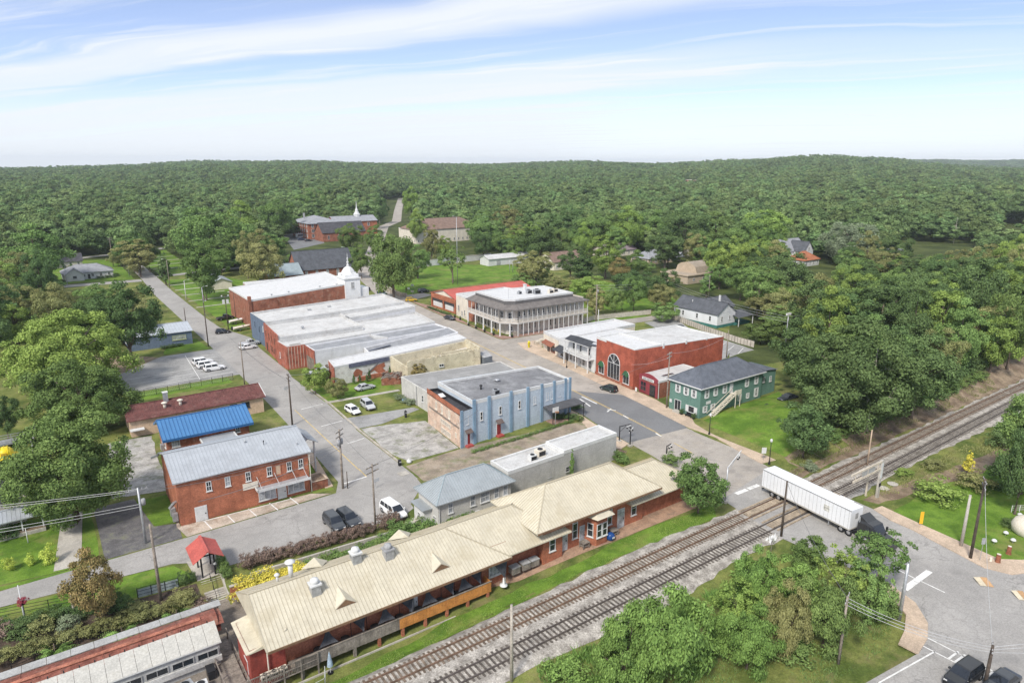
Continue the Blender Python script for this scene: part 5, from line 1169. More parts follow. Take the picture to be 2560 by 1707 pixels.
# ---- long low building, maroon shingle roof
m_mar = mat('maroon_shingle', (.125,.048,.042), var=.25, scale=.8, stain=((.22,.12,.1),.9,.5)); m_peach = mat('peach_stucco', (.56,.41,.29), var=.1, scale=.5, streak=((.3,.22,.16),.5))
b = thing('low_building', 'long low peach building under a maroon shingle roof', 'building', (22, 143, 0))
wall(b, rect(10.4,34.9,139.6,148.2), 0, 3.5, m_peach); gable(b, 10.4,34.9,139.6,148.2,3.55,5.0,'x',m_mar,oh=.5,wallm=m_peach)
B = MB()
for k in range(42):
    x = 10.2 + k*.6; B.bar((x,139.2,3.47),(x,143.9,5.03),.04,.03)
o = B.build('shingle_laps', mat('shingle_edge',(.19,.09,.08),var=.3,scale=1), b); o['kind'] = 'stuff'
MB().bar((10,143.9,5.05),(35.4,143.9,5.05),.25,.07).build('ridge_cap', m_mar, b); MB().bar((35.35,139.1,3.5),(35.35,143.9,5.08),.1,.12).build('verge_board', m_white, b)
for x, w in ((29.0,1.4),(31.4,1.4)): win(b,'S',x,139.6,1.6,w,1.2,fm=mat('navy_paint',(.02,.03,.07)),nx_=2)
for k, x in enumerate((16.8,19.6)):
    vent('pale round roof cowl on the maroon roof, %s' % ('nearer the gable end' if k == 0 else 'right of the chimney'), x, 141.4, 4.1, 1.0, .38, m=m_cream)
t = thing('chimney', 'square pale metal chimney on the maroon ridge', 'chimney', (17.4,143.6,4.6)); MB().box(-.42,.42,-.42,.42,0,1.9).build('stack', m_steel, t, local=True); MB().box(-.5,.5,-.5,.5,1.92,2.05).build('cap', m_white, t, local=True)
tag(MB().box(10.2,12.6,138.2,139.5,1.6,1.75).build('side_awning', m_white), 'small white awning at the peach building end', 'awning')
# ---- slate blue shed
m_slate = mat('slate_blue_siding', (.125,.165,.225), var=.1, scale=.6, streak=((.08,.1,.14),.4))
b = thing('shed_building', 'slate blue metal shed beside the parking lot', 'building', (28, 214, 0))
wall(b, rect(18,34.2,208.6,222), 0, 3.9, m_slate); gable(b, 18,34.2,208.6,222,3.95,5.3,'x',mat('pale_blue_metal_roof',(.45,.48,.52),rough=.45,var=.07,metal=.2),oh=.35,wallm=m_slate,ribs=.8,ribm=m_mrib)
win(b,'W',18,214,1.4,1.5,1.2); win(b,'S',30.8,208.6,1.6,3.6,1.3,fm=mat('pale_lime_frame',(.42,.46,.22)),pm=m_pane_l,nx_=5)
# ---- yellow hard hat sign and dark roofed building at the left edge
m_dkroof = mat('charcoal_shingle', (.062,.060,.066), var=.2, scale=.6, stain=((.11,.105,.11),.4,.5))
b = thing('corner_building', 'dark roofed building with white porch at the left edge', 'building', (-18, 122, 0))
wall(b, rect(-34,-6.2,113.4,131), 0, 3.9, m_cream); hip(b, -34,-6.2,113.4,131,4.0,7.0,m_dkroof,oh=.5,cap=m_cream)
gable(b, -14,-3.8,108.8,113.0,2.7,3.4,'x',m_mroof,oh=.25,name='porch_roof',ribs=.5,ribm=m_mrib)
for x in (-13,-9.5,-6.6,-4.2): MB().box(x-.08,x+.08,109,109.16,0,2.75).build('porch_post', m_white, b)
MB().box(-14,-4,108.6,108.8,0,.5).build('planter_kerb', m_conc, b); MB().box(-14,-4,108.8,109.6,0,.55).build('planter_soil', m_dirt, b)
p = W('A',0,0)
t = thing('hard_hat_sign', 'giant yellow hard hat sign on a post above the dark roof', 'sign', (-7.7, 121.5, 0)); m_hat = mat('safety_yellow', (.72,.55,.02), rough=.4, var=.08)
prof = [(1.75,0),(1.72,.10),(1.2,.16),(1.16,.5),(1.0,.95),(.7,1.25),(.3,1.4),(0,1.42)]
MB().lathe(prof,20,(0,0,7.6)).build('hat_shell', m_hat, t, True, True); MB().prism([(-1.75,-.9),(-1.2,-1.8),(0,-2.2),(1.2,-1.8),(1.75,-.9),(0,0)],7.6,7.7,bottom=True).build('hat_peak', m_hat, t, local=True)
for x in (-.45,0,.45): MB().tube([(x,-1.15+abs(x)*.1,7.8),(x,-.95,8.4),(x,-.5,8.95),(x,.3,9.06)],.06,6).build('hat_rib', m_hat, t, True, True)
MB().tube([(0,0,3.5),(0,0,7.7)],.14,8).build('post', m_steel, t, local=True)
MB().box(-.38,.34,-1.32,-1.2,7.95,8.42).build('emblem', mat('dark_gold',(.42,.29,.03),var=.2), t, local=True)
for e in ((5.6,-2.6,3.6),(4.2,2.4,4.6),(-3.5,-1,4.4)): MB().bar((0,0,7.6),e,.05).build('stay_wire', m_white, t, local=True)
t = thing('flatbed_trailer', 'pale railed flatbed trailer beyond the dark roof', 'trailer', (-10.5,148,0), R(3)); MB().box(-5,5,-1.3,1.3,.7,.95).build('bed', m_steel, t, local=True)
for s in (-1.25,1.25):
    for z in (1.3,1.75): MB().box(-5,5,s-.04,s+.04,z,z+.08).build('rail', m_steel, t, local=True)
    for x in (-4.9,-2.5,0,2.5,4.9): MB().box(x-.05,x+.05,s-.05,s+.05,.9,1.85).build('stake', m_steel, t, local=True)
    for x in (-1,.2): MB().tube([(x,s*.8-.12,.4),(x,s*.8+.12,.4)],.4,14).build('wheel', m_black, t, local=True)
t = thing('floodlight_mast', 'white twin tube mast rising beside the dark roof', 'mast', (-4.2,126,0))
for dx in (-.18,.18): MB().tube([(dx,0,0),(dx,0,9.6)],.1,8).build('tube', m_white, t, local=True)
for z in (2,4,6,8): MB().box(-.2,.2,-.04,.04,z,z+.08).build('rung', m_white, t, local=True)
MB().box(-.7,.7,-.3,.3,9.5,9.9).build('lamp_head', m_white, t, local=True)
# ---- grey hip roofed house by the station
m_bgm = mat('blue_grey_metal', (.345,.37,.38), rough=.45, speck=.3, var=.08, scale=.5, metal=.2); m_bgr = mat('blue_grey_seam', (.27,.32,.335), rough=.45, var=.08)
m_stuc = mat('pale_stucco', (.52,.505,.47), var=.08, scale=.5, streak=((.36,.34,.3),.35))
b = thing('hip_roof_house', 'pale two storey house with blue grey hipped metal roof', 'house', (46.5, 79, 0))
wall(b, rect(41.2,53.6,76.6,82.4), -.3, 4.6, m_stuc); hip(b, 41.2,53.6,76.6,82.4,4.65,6.7,m_bgm,oh=.55,ribs=.42,ribm=m_bgr)
wall(b, rect(40.0,41.2,78.6,81.6), -.2, 2.7, m_white, 'porch_wall'); MB().box(39.6,41.2,78.2,82.0,2.7,2.85).build('porch_roof', m_bgm, b)
for x, n in ((46.9,1),(49.0,2),(51.0,1),(52.6,1)): win(b,'S',x,76.6,2.2,.75*n+.1,1.6,pm=m_pane_l,nx_=n)
win(b,'S',43.2,76.6,2.2,.8,1.6,pm=m_pane_l); win(b,'S',47.6,76.6,-.1,.8,1.3)
win(b,'W',41.2,77.6,1.0,.8,.9,nx_=2); win(b,'W',40.0,80.0,.9,.8,.9,nx_=2)
for k in range(3): MB().box(38.2+k*.6,38.8+k*.6,79.4,81.2,-.1,.05+.15*(k+1)).build('porch_step', m_conc, b)
MB().tube([(41.3,76.45,0),(41.3,76.45,4.5)],.05,6).build('downpipe', m_white, b)
# ---- stucco flat roofed building
b = thing('stucco_building', 'long grey stucco flat roofed building behind the hip roofed house', 'building', (65, 81, 0))
pl = [(54.6,78.7),(78.4,80.0),(78.4,84.6),(54.6,83.6)]
wall(b, pl, 0, 4.6, mat('grey_stucco', (.43,.42,.405), var=.1, scale=.4, streak=((.3,.285,.265),.45))); flat_roof(b, [(54.6,78.7),(66,79.3),(66,84.1),(54.6,83.6)], 4.3, m_wroof, .35, .3, m_white); flat_roof(b, [(66.05,79.3),(78.4,80),(78.4,84.6),(66.05,84.1)], 4.6, m_wroof, .35, .3, m_white)
for x in (63,66.8): win(b,'S',x,79.25,1.1,.8,.9,fm=m_grey)
ac_unit('white rooftop air unit on the stucco building', 60.6, 80.6, 4.3, 1.2, m_white); ac_unit('cream louvred rooftop unit on the stucco building', 62.6, 81.2, 4.3, 1.5, m_cream)
# ---- long light blue building
m_lblue = mat('light_blue_painted_brick', (.42,.48,.54), var=.07, scale=.5, kind='brick', streak=((.3,.35,.4),.35)); m_pil = mat('mid_blue_pilaster', (.20,.295,.385), var=.1, scale=.7, streak=((.1,.17,.25),.4))
m_pink = mat('faded_pink_plaster', (.58,.43,.33), var=.15, scale=.7, stain=[((.62,.56,.47),.45,.85),((.38,.2,.14),1.0,.5)]); m_tar = mat('grey_tar_roof', (.20,.20,.205), var=.2, scale=.3, stain=[((.34,.34,.34),.35,.7),((.1,.1,.105),.6,.5)])
b = thing('light_blue_building', 'long light blue two storey building with blue pilasters', 'building', (74, 107, 0))
ys = lambda x: 99.6 + (x-58.6)*.10
fp = [(61.6,ys(61.6)+.2),(86.6,ys(86.6)),(86.9,113.6),(62.0,113.8)]
wall(b, fp, 0, [8.4,7.4,7.4,8.4], m_lblue)
flat_roof(b, fp, [7.9,7.0,7.0,7.9], m_tar, .4, .35, m_white)
ep = [(58.6,ys(58.6)),(61.6,ys(61.6)+.2),(62.0,113.8),(59.8,114.2)]
wall(b, ep, 0, 6.9, m_pink, 'gable_block'); flat_roof(b, ep, 6.5, mat('black_roof_felt',(.045,.045,.05),var=.2,scale=.4), .55, .22, m_black, 'block_roof')
MB().add([(58.57,ys(58.6),6.4),(58.57,ys(58.6),7.4),(59.75,114.2,7.4),(59.75,114.2,6.4)],[(0,1,2,3)]).build('brick_cornice', m_brick, b)
MB().prism([(58.55,ys(58.6)-.08),(61.65,ys(61.65)+.12),(61.65,ys(61.65)+.2),(58.6,ys(58.6)+.02)],0,6.95).build('side_panel', m_lblue, b)
fa = math.atan(.10)
for x, z in ((58.9,7.0),(61.8,8.5),(65.3,8.4),(70.6,8.2),(74.9,8.05),(78.6,7.9),(82.0,7.8),(85.2,7.7),(86.5,7.6)):
    o = obj('pilaster', MB().box(-.3,.3,-.22,.05,0,z+.1).mesh('pilaster', m_pil), b); o.location = (x, ys(x)+.1, 0); o.rotation_euler = (0,0,fa)
for x in (60.2,63.5,68.0,72.8,76.8,83.6,85.8): win(b,fa,x,ys(x)+.12,4.2,.62,1.65)
win(b,fa,80.2,ys(80.2)+.12,4.2,.62,1.65,pm=m_white); win(b,fa,81.4,ys(81.4)+.12,4.2,.62,1.65,pm=m_white)
m_rdoor = mat('dark_red_door', (.22,.03,.03), var=.1)
for x in (60.3,67.6):
    door(b,fa,x,ys(x)+.12,.35,.9,2.1,m_rdoor); o = obj('door_step', MB().box(-.7,.7,-.9,0,0,.35).mesh('door_step', mat('red_step',(.36,.07,.06),var=.15)), b); o.location = (x, ys(x)+.1, 0); o.rotation_euler = (0,0,fa)
    o = obj('door_awning', MB().add([(-.75,0,3.35),(.75,0,3.35),(.8,-.75,2.75),(-.8,-.75,2.75),(-.8,-.75,2.65),(.8,-.75,2.65)],[(0,3,2,1)[::-1],(3,4,5,2),(0,4,3),(1,2,5)]).mesh('door_awning', mat('brown_awning',(.12,.09,.08),var=.15)), b); o.location = (x, ys(x)+.1, 0); o.rotation_euler = (0,0,fa)
# faded gable end: openings of the old front
wa_ = math.atan2(114.2-ys(58.6), 59.8-58.6); we = wa_ - math.pi
def endp(t): return (58.6+(59.8-58.6)*t-.03, ys(58.6)+(114.2-ys(58.6))*t)
m_board = mat('bricked_up_opening', (.47,.42,.36), var=.15, scale=1.2)
for t_, w, z, h in ((.30,.8,4.3,1.6),(.52,.8,4.3,1.6),(.70,.8,4.3,1.6)): win(b,we,*endp(t_),z,w,h,pm=m_board,fm=m_cream)
for t_, w, z, h in ((.42,4.4,2.3,.9),(.42,4.4,.4,1.1),(.12,.7,1.5,1.0)): win(b,we,*endp(t_),z,w,h,pm=m_board,fm=m_cream,nx_=5 if w > 2 else 1,ny_=1,sill=False)
o = obj('old_cornice', MB().box(-6.6,6.6,-.16,0,3.75,3.95).mesh('old_cornice', m_wood), b); o.location = (*endp(.48),0); o.rotation_euler = (0,0,we)
# flat porch at the east corner
MB().box(79.0,87.6,98.7,ys(83)+.1,2.95,3.15).build('porch_roof', mat('dark_grey_felt',(.09,.09,.095),var=.15), b)
for x in (79.4,83.4,87.3): MB().box(x-.06,x+.06,98.85,98.97,0,2.95).build('porch_post', m_black, b)
win(b,fa,83.2,ys(83.2)+.12,.5,3.2,1.9,pm=m_pane,nx_=2,ny_=1); MB().prism([(79.6,98.9),(87.2,98.9),(87.2,102.2),(79.6,101.5)],0,.1).build('porch_floor', m_brickwalk, b)
ac_unit('grey rooftop unit on the light blue building', 68.3, 102.6, 7.7, 1.2); vent('stubby dark roof pipe on the light blue building', 67.4, 106.4, 7.75, .7, .22, m=m_black); vent('low mushroom vent on the light blue building', 73.2, 109.4, 7.5, .3, .4)
t = thing('roof_hatch', 'pale tilted hatch on the black roof of the gable block', 'hatch', (60.4,109.4,6.5)); MB().prism(rect(-.5,.5,-.6,.6),0,.35).build('curb', m_black, t, local=True); MB().add([(-.55,-.65,.4),(.55,-.65,.4),(.55,.65,.75),(-.55,.65,.75)],[(0,1,2,3)]).build('lid', m_white, t, local=True)
t = thing('basketball_hoop', 'orange rimmed basketball hoop beside the light blue porch', 'hoop', (79.4,98.2,0)); MB().tube([(0,0,0),(0,0,3.2)],.06,8).build('post', m_steel, t, local=True); MB().box(-.75,.75,-.1,-.04,3.0,4.0).build('backboard', m_white, t, local=True); MB().tube([(math.cos(a*.5236)*.35,-.5+math.sin(a*.5236)*.35,3.15) for a in range(13)],.04,6).build('rim', m_orange, t, local=True)
# ---- low grey flat roofed building behind it
b = thing('low_grey_building', 'low pale building with grey felt roof behind the light blue building', 'building', (73, 124, 0)); pl = [(62.6,117.0),(86.4,117.6),(87.6,129.6),(62.9,132.2)]
m_pst = mat('stained_white_stucco', (.53,.515,.48), var=.1, scale=.5, streak=((.3,.28,.24),.5)); wall(b, pl, 0, 4.5, m_pst); flat_roof(b, pl, 4.35, mat('grey_felt_roof',(.27,.265,.255),var=.1,scale=.3,stain=((.38,.37,.36),.3,.4)), .15, .2, m_pst)
win(b,'W',62.7,121.8,1.6,.8,1.5); MB().tube([(62.55,124.4,0),(62.55,124.4,4.4)],.07,6).build('downpipe', m_steel, b)
for i, (x, y) in enumerate(((61.4,130.2),(61.5,127.2),(61.9,125.9))): tree_px('rounded grey green shrub by the low grey building, %s from the garden walk' % ('first','second','third')[i], 'bush0', 'grey', *[q*.91875 for q in proj((x,y,0))[:2]], proj((x,y,1.3))[1]*.91875, 26, name='shrub', cat='shrub', group='shrubs by the low grey building')
# ---- shop row between the two streets (white roofs stepping down to the south)
m_whw = mat('whitewashed_wall', (.64,.64,.645), var=.07, scale=.4, streak=((.5,.49,.47),.45), stain=((.5,.48,.46),.5,.3)); m_gm = mat('grey_corrugated_roof', (.245,.25,.26), rough=.5, var=.12, scale=.5, stain=((.36,.36,.37),.4,.5))
def unit(name, label, poly, zs, roofm, wm, ph=.3, cap=None, cat='building', loc=None):
    b = thing(name, label, cat, (poly[0][0], poly[0][1], 0)); zz = zs if isinstance(zs, list) else [zs]*len(poly)
    wall(b, poly, 0, [z+.0 for z in zz], wm); flat_roof(b, poly, [z-.25 for z in zz], roofm, ph+.25, .28, cap or roofm); return b
b = unit('shop_building', 'white roofed shop with slate blue rear wall', [(50.2,190.9),(93.4,191.6),(93.8,209),(50.2,206)], [7.2,7.9,7.9,7.2], m_wroof, m_whw)
MB().prism([(50.14,190.85),(50.2,190.85),(50.2,206.05),(50.14,206.05)],0,7.5).build('painted_rear', m_slate, b)
for y, z, h in ((201.5,4.2,1.6),(197.0,3.2,2.0)): win(b,'W',50.12,y,z,.8,h,fm=m_slate)
win(b,'W',50.12,193.2,4.3,.35,1.6,pm=m_white)
for x, y in ((66,200.5),(72.6,201.5)):
    t = thing('roof_vent', 'small grey hooded vent on the slate blue shop roof, %s' % ('nearer the rear' if x < 70 else 'farther along'), 'vent', (x,y,7.1)); MB().prism(rect(-.5,.5,-.3,.3),0,.4).build('curb', m_steel, t, local=True); MB().add([(-.6,-.4,.4),(.6,-.4,.4),(.6,.4,.7),(-.6,.4,.7)],[(0,1,2,3)]).build('hood', m_grey, t, local=True)
b = unit('shop_building', 'tall white block of the shop row with dark billboard', [(72,183.6),(93.3,184.2),(93.4,191.55),(72,191.0)], [7.0,7.8,7.8,7.0], m_wroof, m_whw); MB().box(71.85,71.98,183.7,186.4,5.6,7.4).build('dark_panel', m_tar, b)
b = unit('shop_building', 'white roofed shop with brick rear and tall windows', [(48.5,174.0),(72,174.6),(71.95,190.85),(49.8,190.8)], [6.5,6.5,6.8,6.8], m_wroof, m_whw)
MB().prism([(48.4,173.8),(48.7,173.8),(50.0,190.8),(49.7,190.8)],0,7.4).build('brick_rear', m_brick_d, b)
def rearx(y): return 48.4 + (y-173.8)*1.3/17 - .02
for y in (188.2,184.4,181.2,177.6): win(b,we,rearx(y),y,4.0,1.0,1.8,fm=m_brick3)
door(b,we,rearx(187.6),187.6,.2,1.2,2.3,m_black,m_brick3)
for y in (182.6,180.8,178.2): win(b,we,rearx(y),y,1.3,1.1,1.6,fm=m_brick3)
t = thing('roof_vent', 'small dark turbine vent on the brick rear shop roof', 'vent', (57.5,181.5,6.3)); MB().lathe([(.2,0),(.2,.4),(.45,.5),(.45,.8),(0,.95)],10).build('turbine', m_steel, t, local=True)
b = unit('shop_building', 'white roofed shop with weathered brick corner', [(48.6,166.6),(91.2,168.0),(93,183.4),(72.05,183.0),(72.05,174.0),(48.4,173.7)], [5.7,6.2,6.2,5.9,5.7,5.7], m_wroof, m_whw)
MB().prism([(48.3,166.4),(53.0,166.4),(53.0,166.6),(48.55,166.6),(48.35,173.75),(48.1,173.75)],0,5.9).build('brick_rear', m_brick_d, b)
for k in range(6): MB().bar((48.8+k*.75,166.36,.2),(48.8+k*.75,166.36,5.8),.07,.05).build('mortar_streak', m_cream, b)
win(b,we,48.18,171.6,2.0,.4,1.6,fm=m_white); MB().box(50.0,52.8,167.4,169.6,5.62,5.68).build('roof_patch', mat('brown_roof_patch',(.3,.27,.24),var=.15), b)
b = unit('shop_building', 'shop with grey corrugated roof behind the weathered brick corner', [(53.2,160.0),(91.6,161.0),(91.3,167.8),(53.2,166.35)], [5.6,5.9,5.9,5.6], m_gm, m_whw, .12, m_whw)
MB().prism([(53.05,159.9),(53.2,159.9),(53.2,166.4),(53.05,166.4)],0,5.7).build('rusted_rear', m_brick_d, b)
for k in range(6): MB().box(52.98,53.05,160.4+k*.9,161.2+k*.9,.1,3.4).build('rear_board', m_wood, b)
MB().prism([(70.4,163.0),(73,160.4),(73.3,160.8),(70.7,166.8)],5.5,6.0).build('roof_ridge', m_wroof, b)
b = thing('shop_building', 'shop with sloping grey corrugated roof in the shop row', 'building', (66,157,0)); pl = [(66,154.2),(91.2,155.2),(91.5,160.9),(66,159.9)]
wall(b, pl, 0, [3.4,5.9,6.1,4.4], m_whw); flat_roof(b, pl, [3.3,5.8,6.0,4.3], m_gm, .2, .2, m_whw); MB().bar((66.2,157.8,4.05),(72.4,157.9,4.7),.9,.08).build('dark_sheet', mat('dark_sheet_metal',(.11,.12,.15),var=.15,rough=.5), b); MB().bar((66.5,156.0,3.75),(73.5,156.2,4.35),.8,.08).build('pale_sheet', m_mroof, b)
b = thing('shop_building', 'white roofed shop with painted mural wall', 'building', (60,150,0)); pl = [(53.4,147.6),(69.6,148.4),(90.4,149.6),(90.9,155.1),(66,154.1),(54.4,153.8)]
m_mural = mat('chipped_white_mural', (.60,.585,.54), var=.1, scale=.6, stain=((.3,.25,.21),.9,.5))
wall(b, pl, 0, [4.5,4.9,5.6,5.6,4.9,4.5], m_mural); flat_roof(b, pl, [4.4,4.8,5.5,5.5,4.8,4.4], m_wroof2, .18, .25, m_wroof2)
MB().prism([(57.0,147.55),(67.4,148.05),(67.4,148.2),(57.0,147.75)],3.65,4.6).build('dark_fascia', mat('slate_fascia',(.10,.105,.15),var=.15,scale=.8), b); MB().prism([(53.3,147.5),(53.4,147.5),(54.4,153.8),(54.3,153.8)],0,4.4).build('brick_rear', m_brick_d, b)
MB().prism([(59,147.6),(67.5,148.1),(67.5,148.3),(59,147.9)],0,1.0).build('brick_plinth', m_brick, b)
def mur(pts): return [(x, 147.6+(x-53.4)*.049-.06, z) for x, z in pts]
for nm, pts in (('mural_heart', [(58.0,2.2),(58.8,3.1),(59.4,3.0),(60.4,2.2),(60.2,1.2),(58.2,1.2)]),('mural_arrow', [(62.0,1.3),(64.0,3.0),(66.2,3.4),(66.4,2.4),(65.7,2.0),(66.5,1.2),(64.6,.9),(63.4,1.9)])): MB().face(mur(pts)).build(nm, m_brick, b)
MB().face([(x, y-.03, z) for x, y, z in mur([(61.3,1.5),(64.4,3.5),(64.8,3.5),(61.9,1.4)])]).build('mural_band', mat('mural_grey',(.16,.16,.16),var=.2), b)
MB().add([(48.9+.0,151.0,2.6),(53.2,150.4,3.2),(53.4,154.2,3.2),(49.4,154.4,2.6)],[(0,1,2,3)]).build('lean_to_roof', m_mroof, b)
for x, y in ((49.3,151.3),(49.6,154.1)): MB().box(x-.07,x+.07,y-.07,y+.07,0,2.6).build('lean_to_post', m_wood, b)
b = thing('ruined_shell', 'roofless building shell with peeling cream walls', 'ruin', (78,144,0)); m_peel = mat('peeling_cream_plaster', (.58,.52,.38), var=.12, scale=.5, stain=[((.33,.27,.18),.6,.6),((.15,.14,.1),1.0,.4)])
th = .4
for nm, pl, z in (('front_wall', [(69.8,143.0),(89.0,141.2),(89.0,141.6),(69.8,143.4)], [4.0,4.6,4.6,4.0]), ('rear_wall', [(67.8,148.2),(69.8,143.0),(70.2,143.0),(68.2,148.3)], [4.6,2.6,2.6,4.6]), ('side_wall', [(68.2,148.3),(89.8,149.5),(89.8,149.1),(68.2,147.9)], [4.6,4.9,4.9,4.6]), ('street_wall', [(89.0,141.2),(89.4,141.2),(90.2,149.5),(89.8,149.5)], [5.2,5.2,5.4,5.4])): MB().prism(pl, 0, z).build(nm, m_peel, b)
rnd = random.Random(5)
for k in range(13):
    x = 70.2 + k*1.45; y = 143.0-(x-69.8)*.094; h = rnd.uniform(.05,.35); MB().prism([(x,y+.02),(x+rnd.uniform(.5,1.3),y-.06),(x+1.0,y+.36),(x,y+.38)],4.0+(x-69.8)*.031-.02,4.0+(x-69.8)*.031+h).build('broken_course', m_peel, b)
MB().face([(69.6,143.4,1.2),(89,141.6,3.2),(89.8,149.1,3.4),(68.6,147.9,1.3)]).build('floor_rubble', mat('pale_rubble',(.5,.47,.42),var=.2,scale=.8,stain=((.25,.2,.15),.7,.6)), b); MB().box(80,88.6,144.5,144.8,3.2,4.3).build('inner_wall', m_peel, b)
win(b,math.atan(-.094),78.6,142.1,1.6,1.3,.75,nx_=2,ny_=1); 
t = thing('brick_hut', 'collapsed little hut with rubble roof on the mural lawn', 'hut', (65.6,142.6,0)); MB().prism([(62.2,141.4),(66.4,140.0),(68.6,143.6),(64.4,145.4)],0,1.7,cap=False).build('wall', m_brick3, t)
pts = [(62.2,141.4),(66.4,140.0),(68.6,143.6),(64.4,145.4)]; B = MB()
for k in range(60):
    a, c = rnd.random(), rnd.random(); q = Vector(pts[0])*(1-a)*(1-c)+Vector(pts[1])*a*(1-c)+Vector(pts[2])*a*c+Vector(pts[3])*(1-a)*c; B.bar((q.x-rnd.uniform(.2,.7),q.y-rnd.uniform(-.4,.4),1.55+rnd.random()*.3),(q.x+rnd.uniform(.2,.7),q.y+rnd.uniform(-.4,.4),1.6+rnd.random()*.4),.16,.08)
o = B.build('rubble', m_wood, t); o['kind'] = 'stuff'
for i, (x, y, h) in enumerate(((57.4,146.2,3.0),(59.0,146.4,2.6),(60.6,146.0,2.4),(61.4,146.3,3.8),(66.8,146.6,3.4))): plant('cypress', 'slender dark cypress against the mural wall, %s from the street' % ('first','second','third','fourth','fifth')[i], 'tree', 'cone1', x, y, h, 1.2, 'dark', 'cypresses against the mural wall')
# ---- large brick hall with white roof and white corner tower
b = thing('brick_hall', 'large brick hall with white roof and white corner tower', 'building', (70, 224, 0)); pl = [(53,216.2),(86.5,217.2),(88.0,246),(53,243)]
wall(b, pl, 0, [9.3,11.4,11.4,9.3], m_brick3); flat_roof(b, pl, [9.0,11.1,11.1,9.0], m_wroof2, .3, .35, m_white); MB().box(52.4,53.3,215.9,217.0,0,10.4).build('corner_pier', m_brick3, b)
for x in (61.5,72.4): MB().tube([(x,216.2+(x-53)*.027,.2),(x,216.2+(x-53)*.027,9.2)],.06,6).build('downpipe', m_brick3, b)
flat_roof(b, rect(59,82,243.4,248), 9.7, m_wroof, .25, .25, m_white, 'annex_roof'); wall(b, rect(59,82,243.4,248), 0, 9.7, m_brick3, 'annex_wall')
m_tw = mat('tower_white', (.76,.76,.75), var=.05, scale=.6, kind='block', streak=((.6,.58,.55),.3))
MB().box(84.0,89.4,216.6,223.4,0,12.6).build('tower_shaft', m_tw, b); MB().prism(rect(83.7,89.7,216.3,223.7),12.6,13.0,bottom=True).build('tower_cornice', m_white, b); MB().box(89.4,92.6,217.2,222.6,0,9.2).build('tower_buttress', m_tw, b); MB().box(84.3,89.1,216.9,223.1,13.0,14.1).build('belfry', m_tw, b)
MB().lathe([(2.9,14.1),(2.9,14.3),(2.4,14.5),(2.1,15.1),(1.5,15.9),(.8,16.4),(.45,16.6),(.45,17.0),(.3,17.2),(.3,17.8),(.5,18),(.2,18.2),(.16,19),(.3,19.2),(.08,19.4),(.05,21),(0,21.1)],8,(86.7,220,0)).build('dome', m_white, b)
win(b,'S',86.7,216.6,9.4,1.2,2.2,fm=m_white,pm=m_grey)
for i, (x, y) in enumerate(((60.5,219.5),(66,219.6),(76.6,220.2),(82,219))): vent('low vent on the brick hall roof, %s from the rear' % ('first','second','third','fourth')[i], x, y, 9.1+(x-53)*.056, .25, .25, 'vents on the brick hall')
b = unit('low_brick_wing', 'low brick wing with white roof behind the brick hall', [(84,256),(103,258),(103,264),(84,262.6)], 6.2, m_wroof2, m_brick)
# ---- corner hotel with two storey veranda
m_hot = mat('hotel_cream', (.60,.55,.485), var=.06, scale=.5, streak=((.46,.41,.36),.25)); m_shg = mat('grey_brown_shingle', (.155,.14,.13), var=.15, scale=.6, stain=((.2,.185,.17),.5,.5)); m_manb = mat('dark_grey_mansard', (.125,.118,.115), var=.12, scale=.8)
b = thing('corner_hotel', 'cream corner hotel with two storey colonnaded veranda', 'hotel', (127, 172, 0))
core = [(116.0,163.6),(142.4,162.9),(142.4,180.5),(115.6,184.4),(114.2,170),(114.2,165.6)]
wall(b, core, 0, 8.9, m_hot)
top = [(115.6,162.9),(137.4,162.2),(137.4,177.4),(126,179.4),(125,182.4),(113.4,181.6),(113.0,164.8)]
MB().prism(top, 8.4, 10.9, cap=False).build('upper_wall', m_manb, b); flat_roof(b, top, 10.7, m_wroof2, .3, .3, m_wroof2)
eave = [(115.1,160.5),(143.0,160.4),(143.0,184.9),(111.6,184.9),(110.9,164.4)]
inn = [(116.0,163.3),(138,162.4),(138,178),(113.6,182.2),(113.3,165.4)]
B = MB(); n = 5
for i in (0, 3, 4): j = (i+1) % n; B.add([(*eave[i],8.25),(*eave[j],8.25),(*inn[j],9.75),(*inn[i],9.75),(*eave[i],8.05),(*eave[j],8.05)],[(0,1,2,3),(4,5,1,0)])
B.add([(*eave[1],8.25),(*inn[1],9.75),(*inn[2],9.75),(143,178,8.25)],[(0,3,2,1)]); B.build('veranda_roof', m_shg, b)
base = [(115.3,160.9),(142.8,161.0),(142.8,163.2),(114,184.6),(112.0,184.6),(111.3,164.6)]
deck = [(115.2,160.8),(142.8,160.8),(142.8,163.4),(116.2,163.9),(114.5,165.8),(114.4,170),(115.8,184.4),(112.1,184.6),(111.2,164.5)]
MB().prism(deck, 4.1, 4.45, bottom=True).build('veranda_floor', m_hot, b)
front = [(112.2,184.3),(111.35,164.7)]; diag = [(111.35,164.7),(115.3,160.95)]; side = [(115.3,160.95),(142.6,160.95)]
def along(sg, t): return (sg[0][0]+(sg[1][0]-sg[0][0])*t, sg[0][1]+(sg[1][1]-sg[0][1])*t)
for t_ in (0,.25,.5,.75,1): x, y = along(front, t_); MB().lathe([(.34,.1),(.28,.25),(.25,.4),(.23,4.0),(.33,4.1)],10,(x,y,0)).build('column', m_white, b)
x, y = along(diag, .55); MB().lathe([(.34,.1),(.28,.25),(.25,.4),(.23,4.0),(.33,4.1)],10,(x,y,0)).build('column', m_white, b)
for k in range(15): x, y = along(side, k/14); MB().box(x-.09,x+.09,y-.09,y+.09,.1,4.1).build('post', m_white, b)
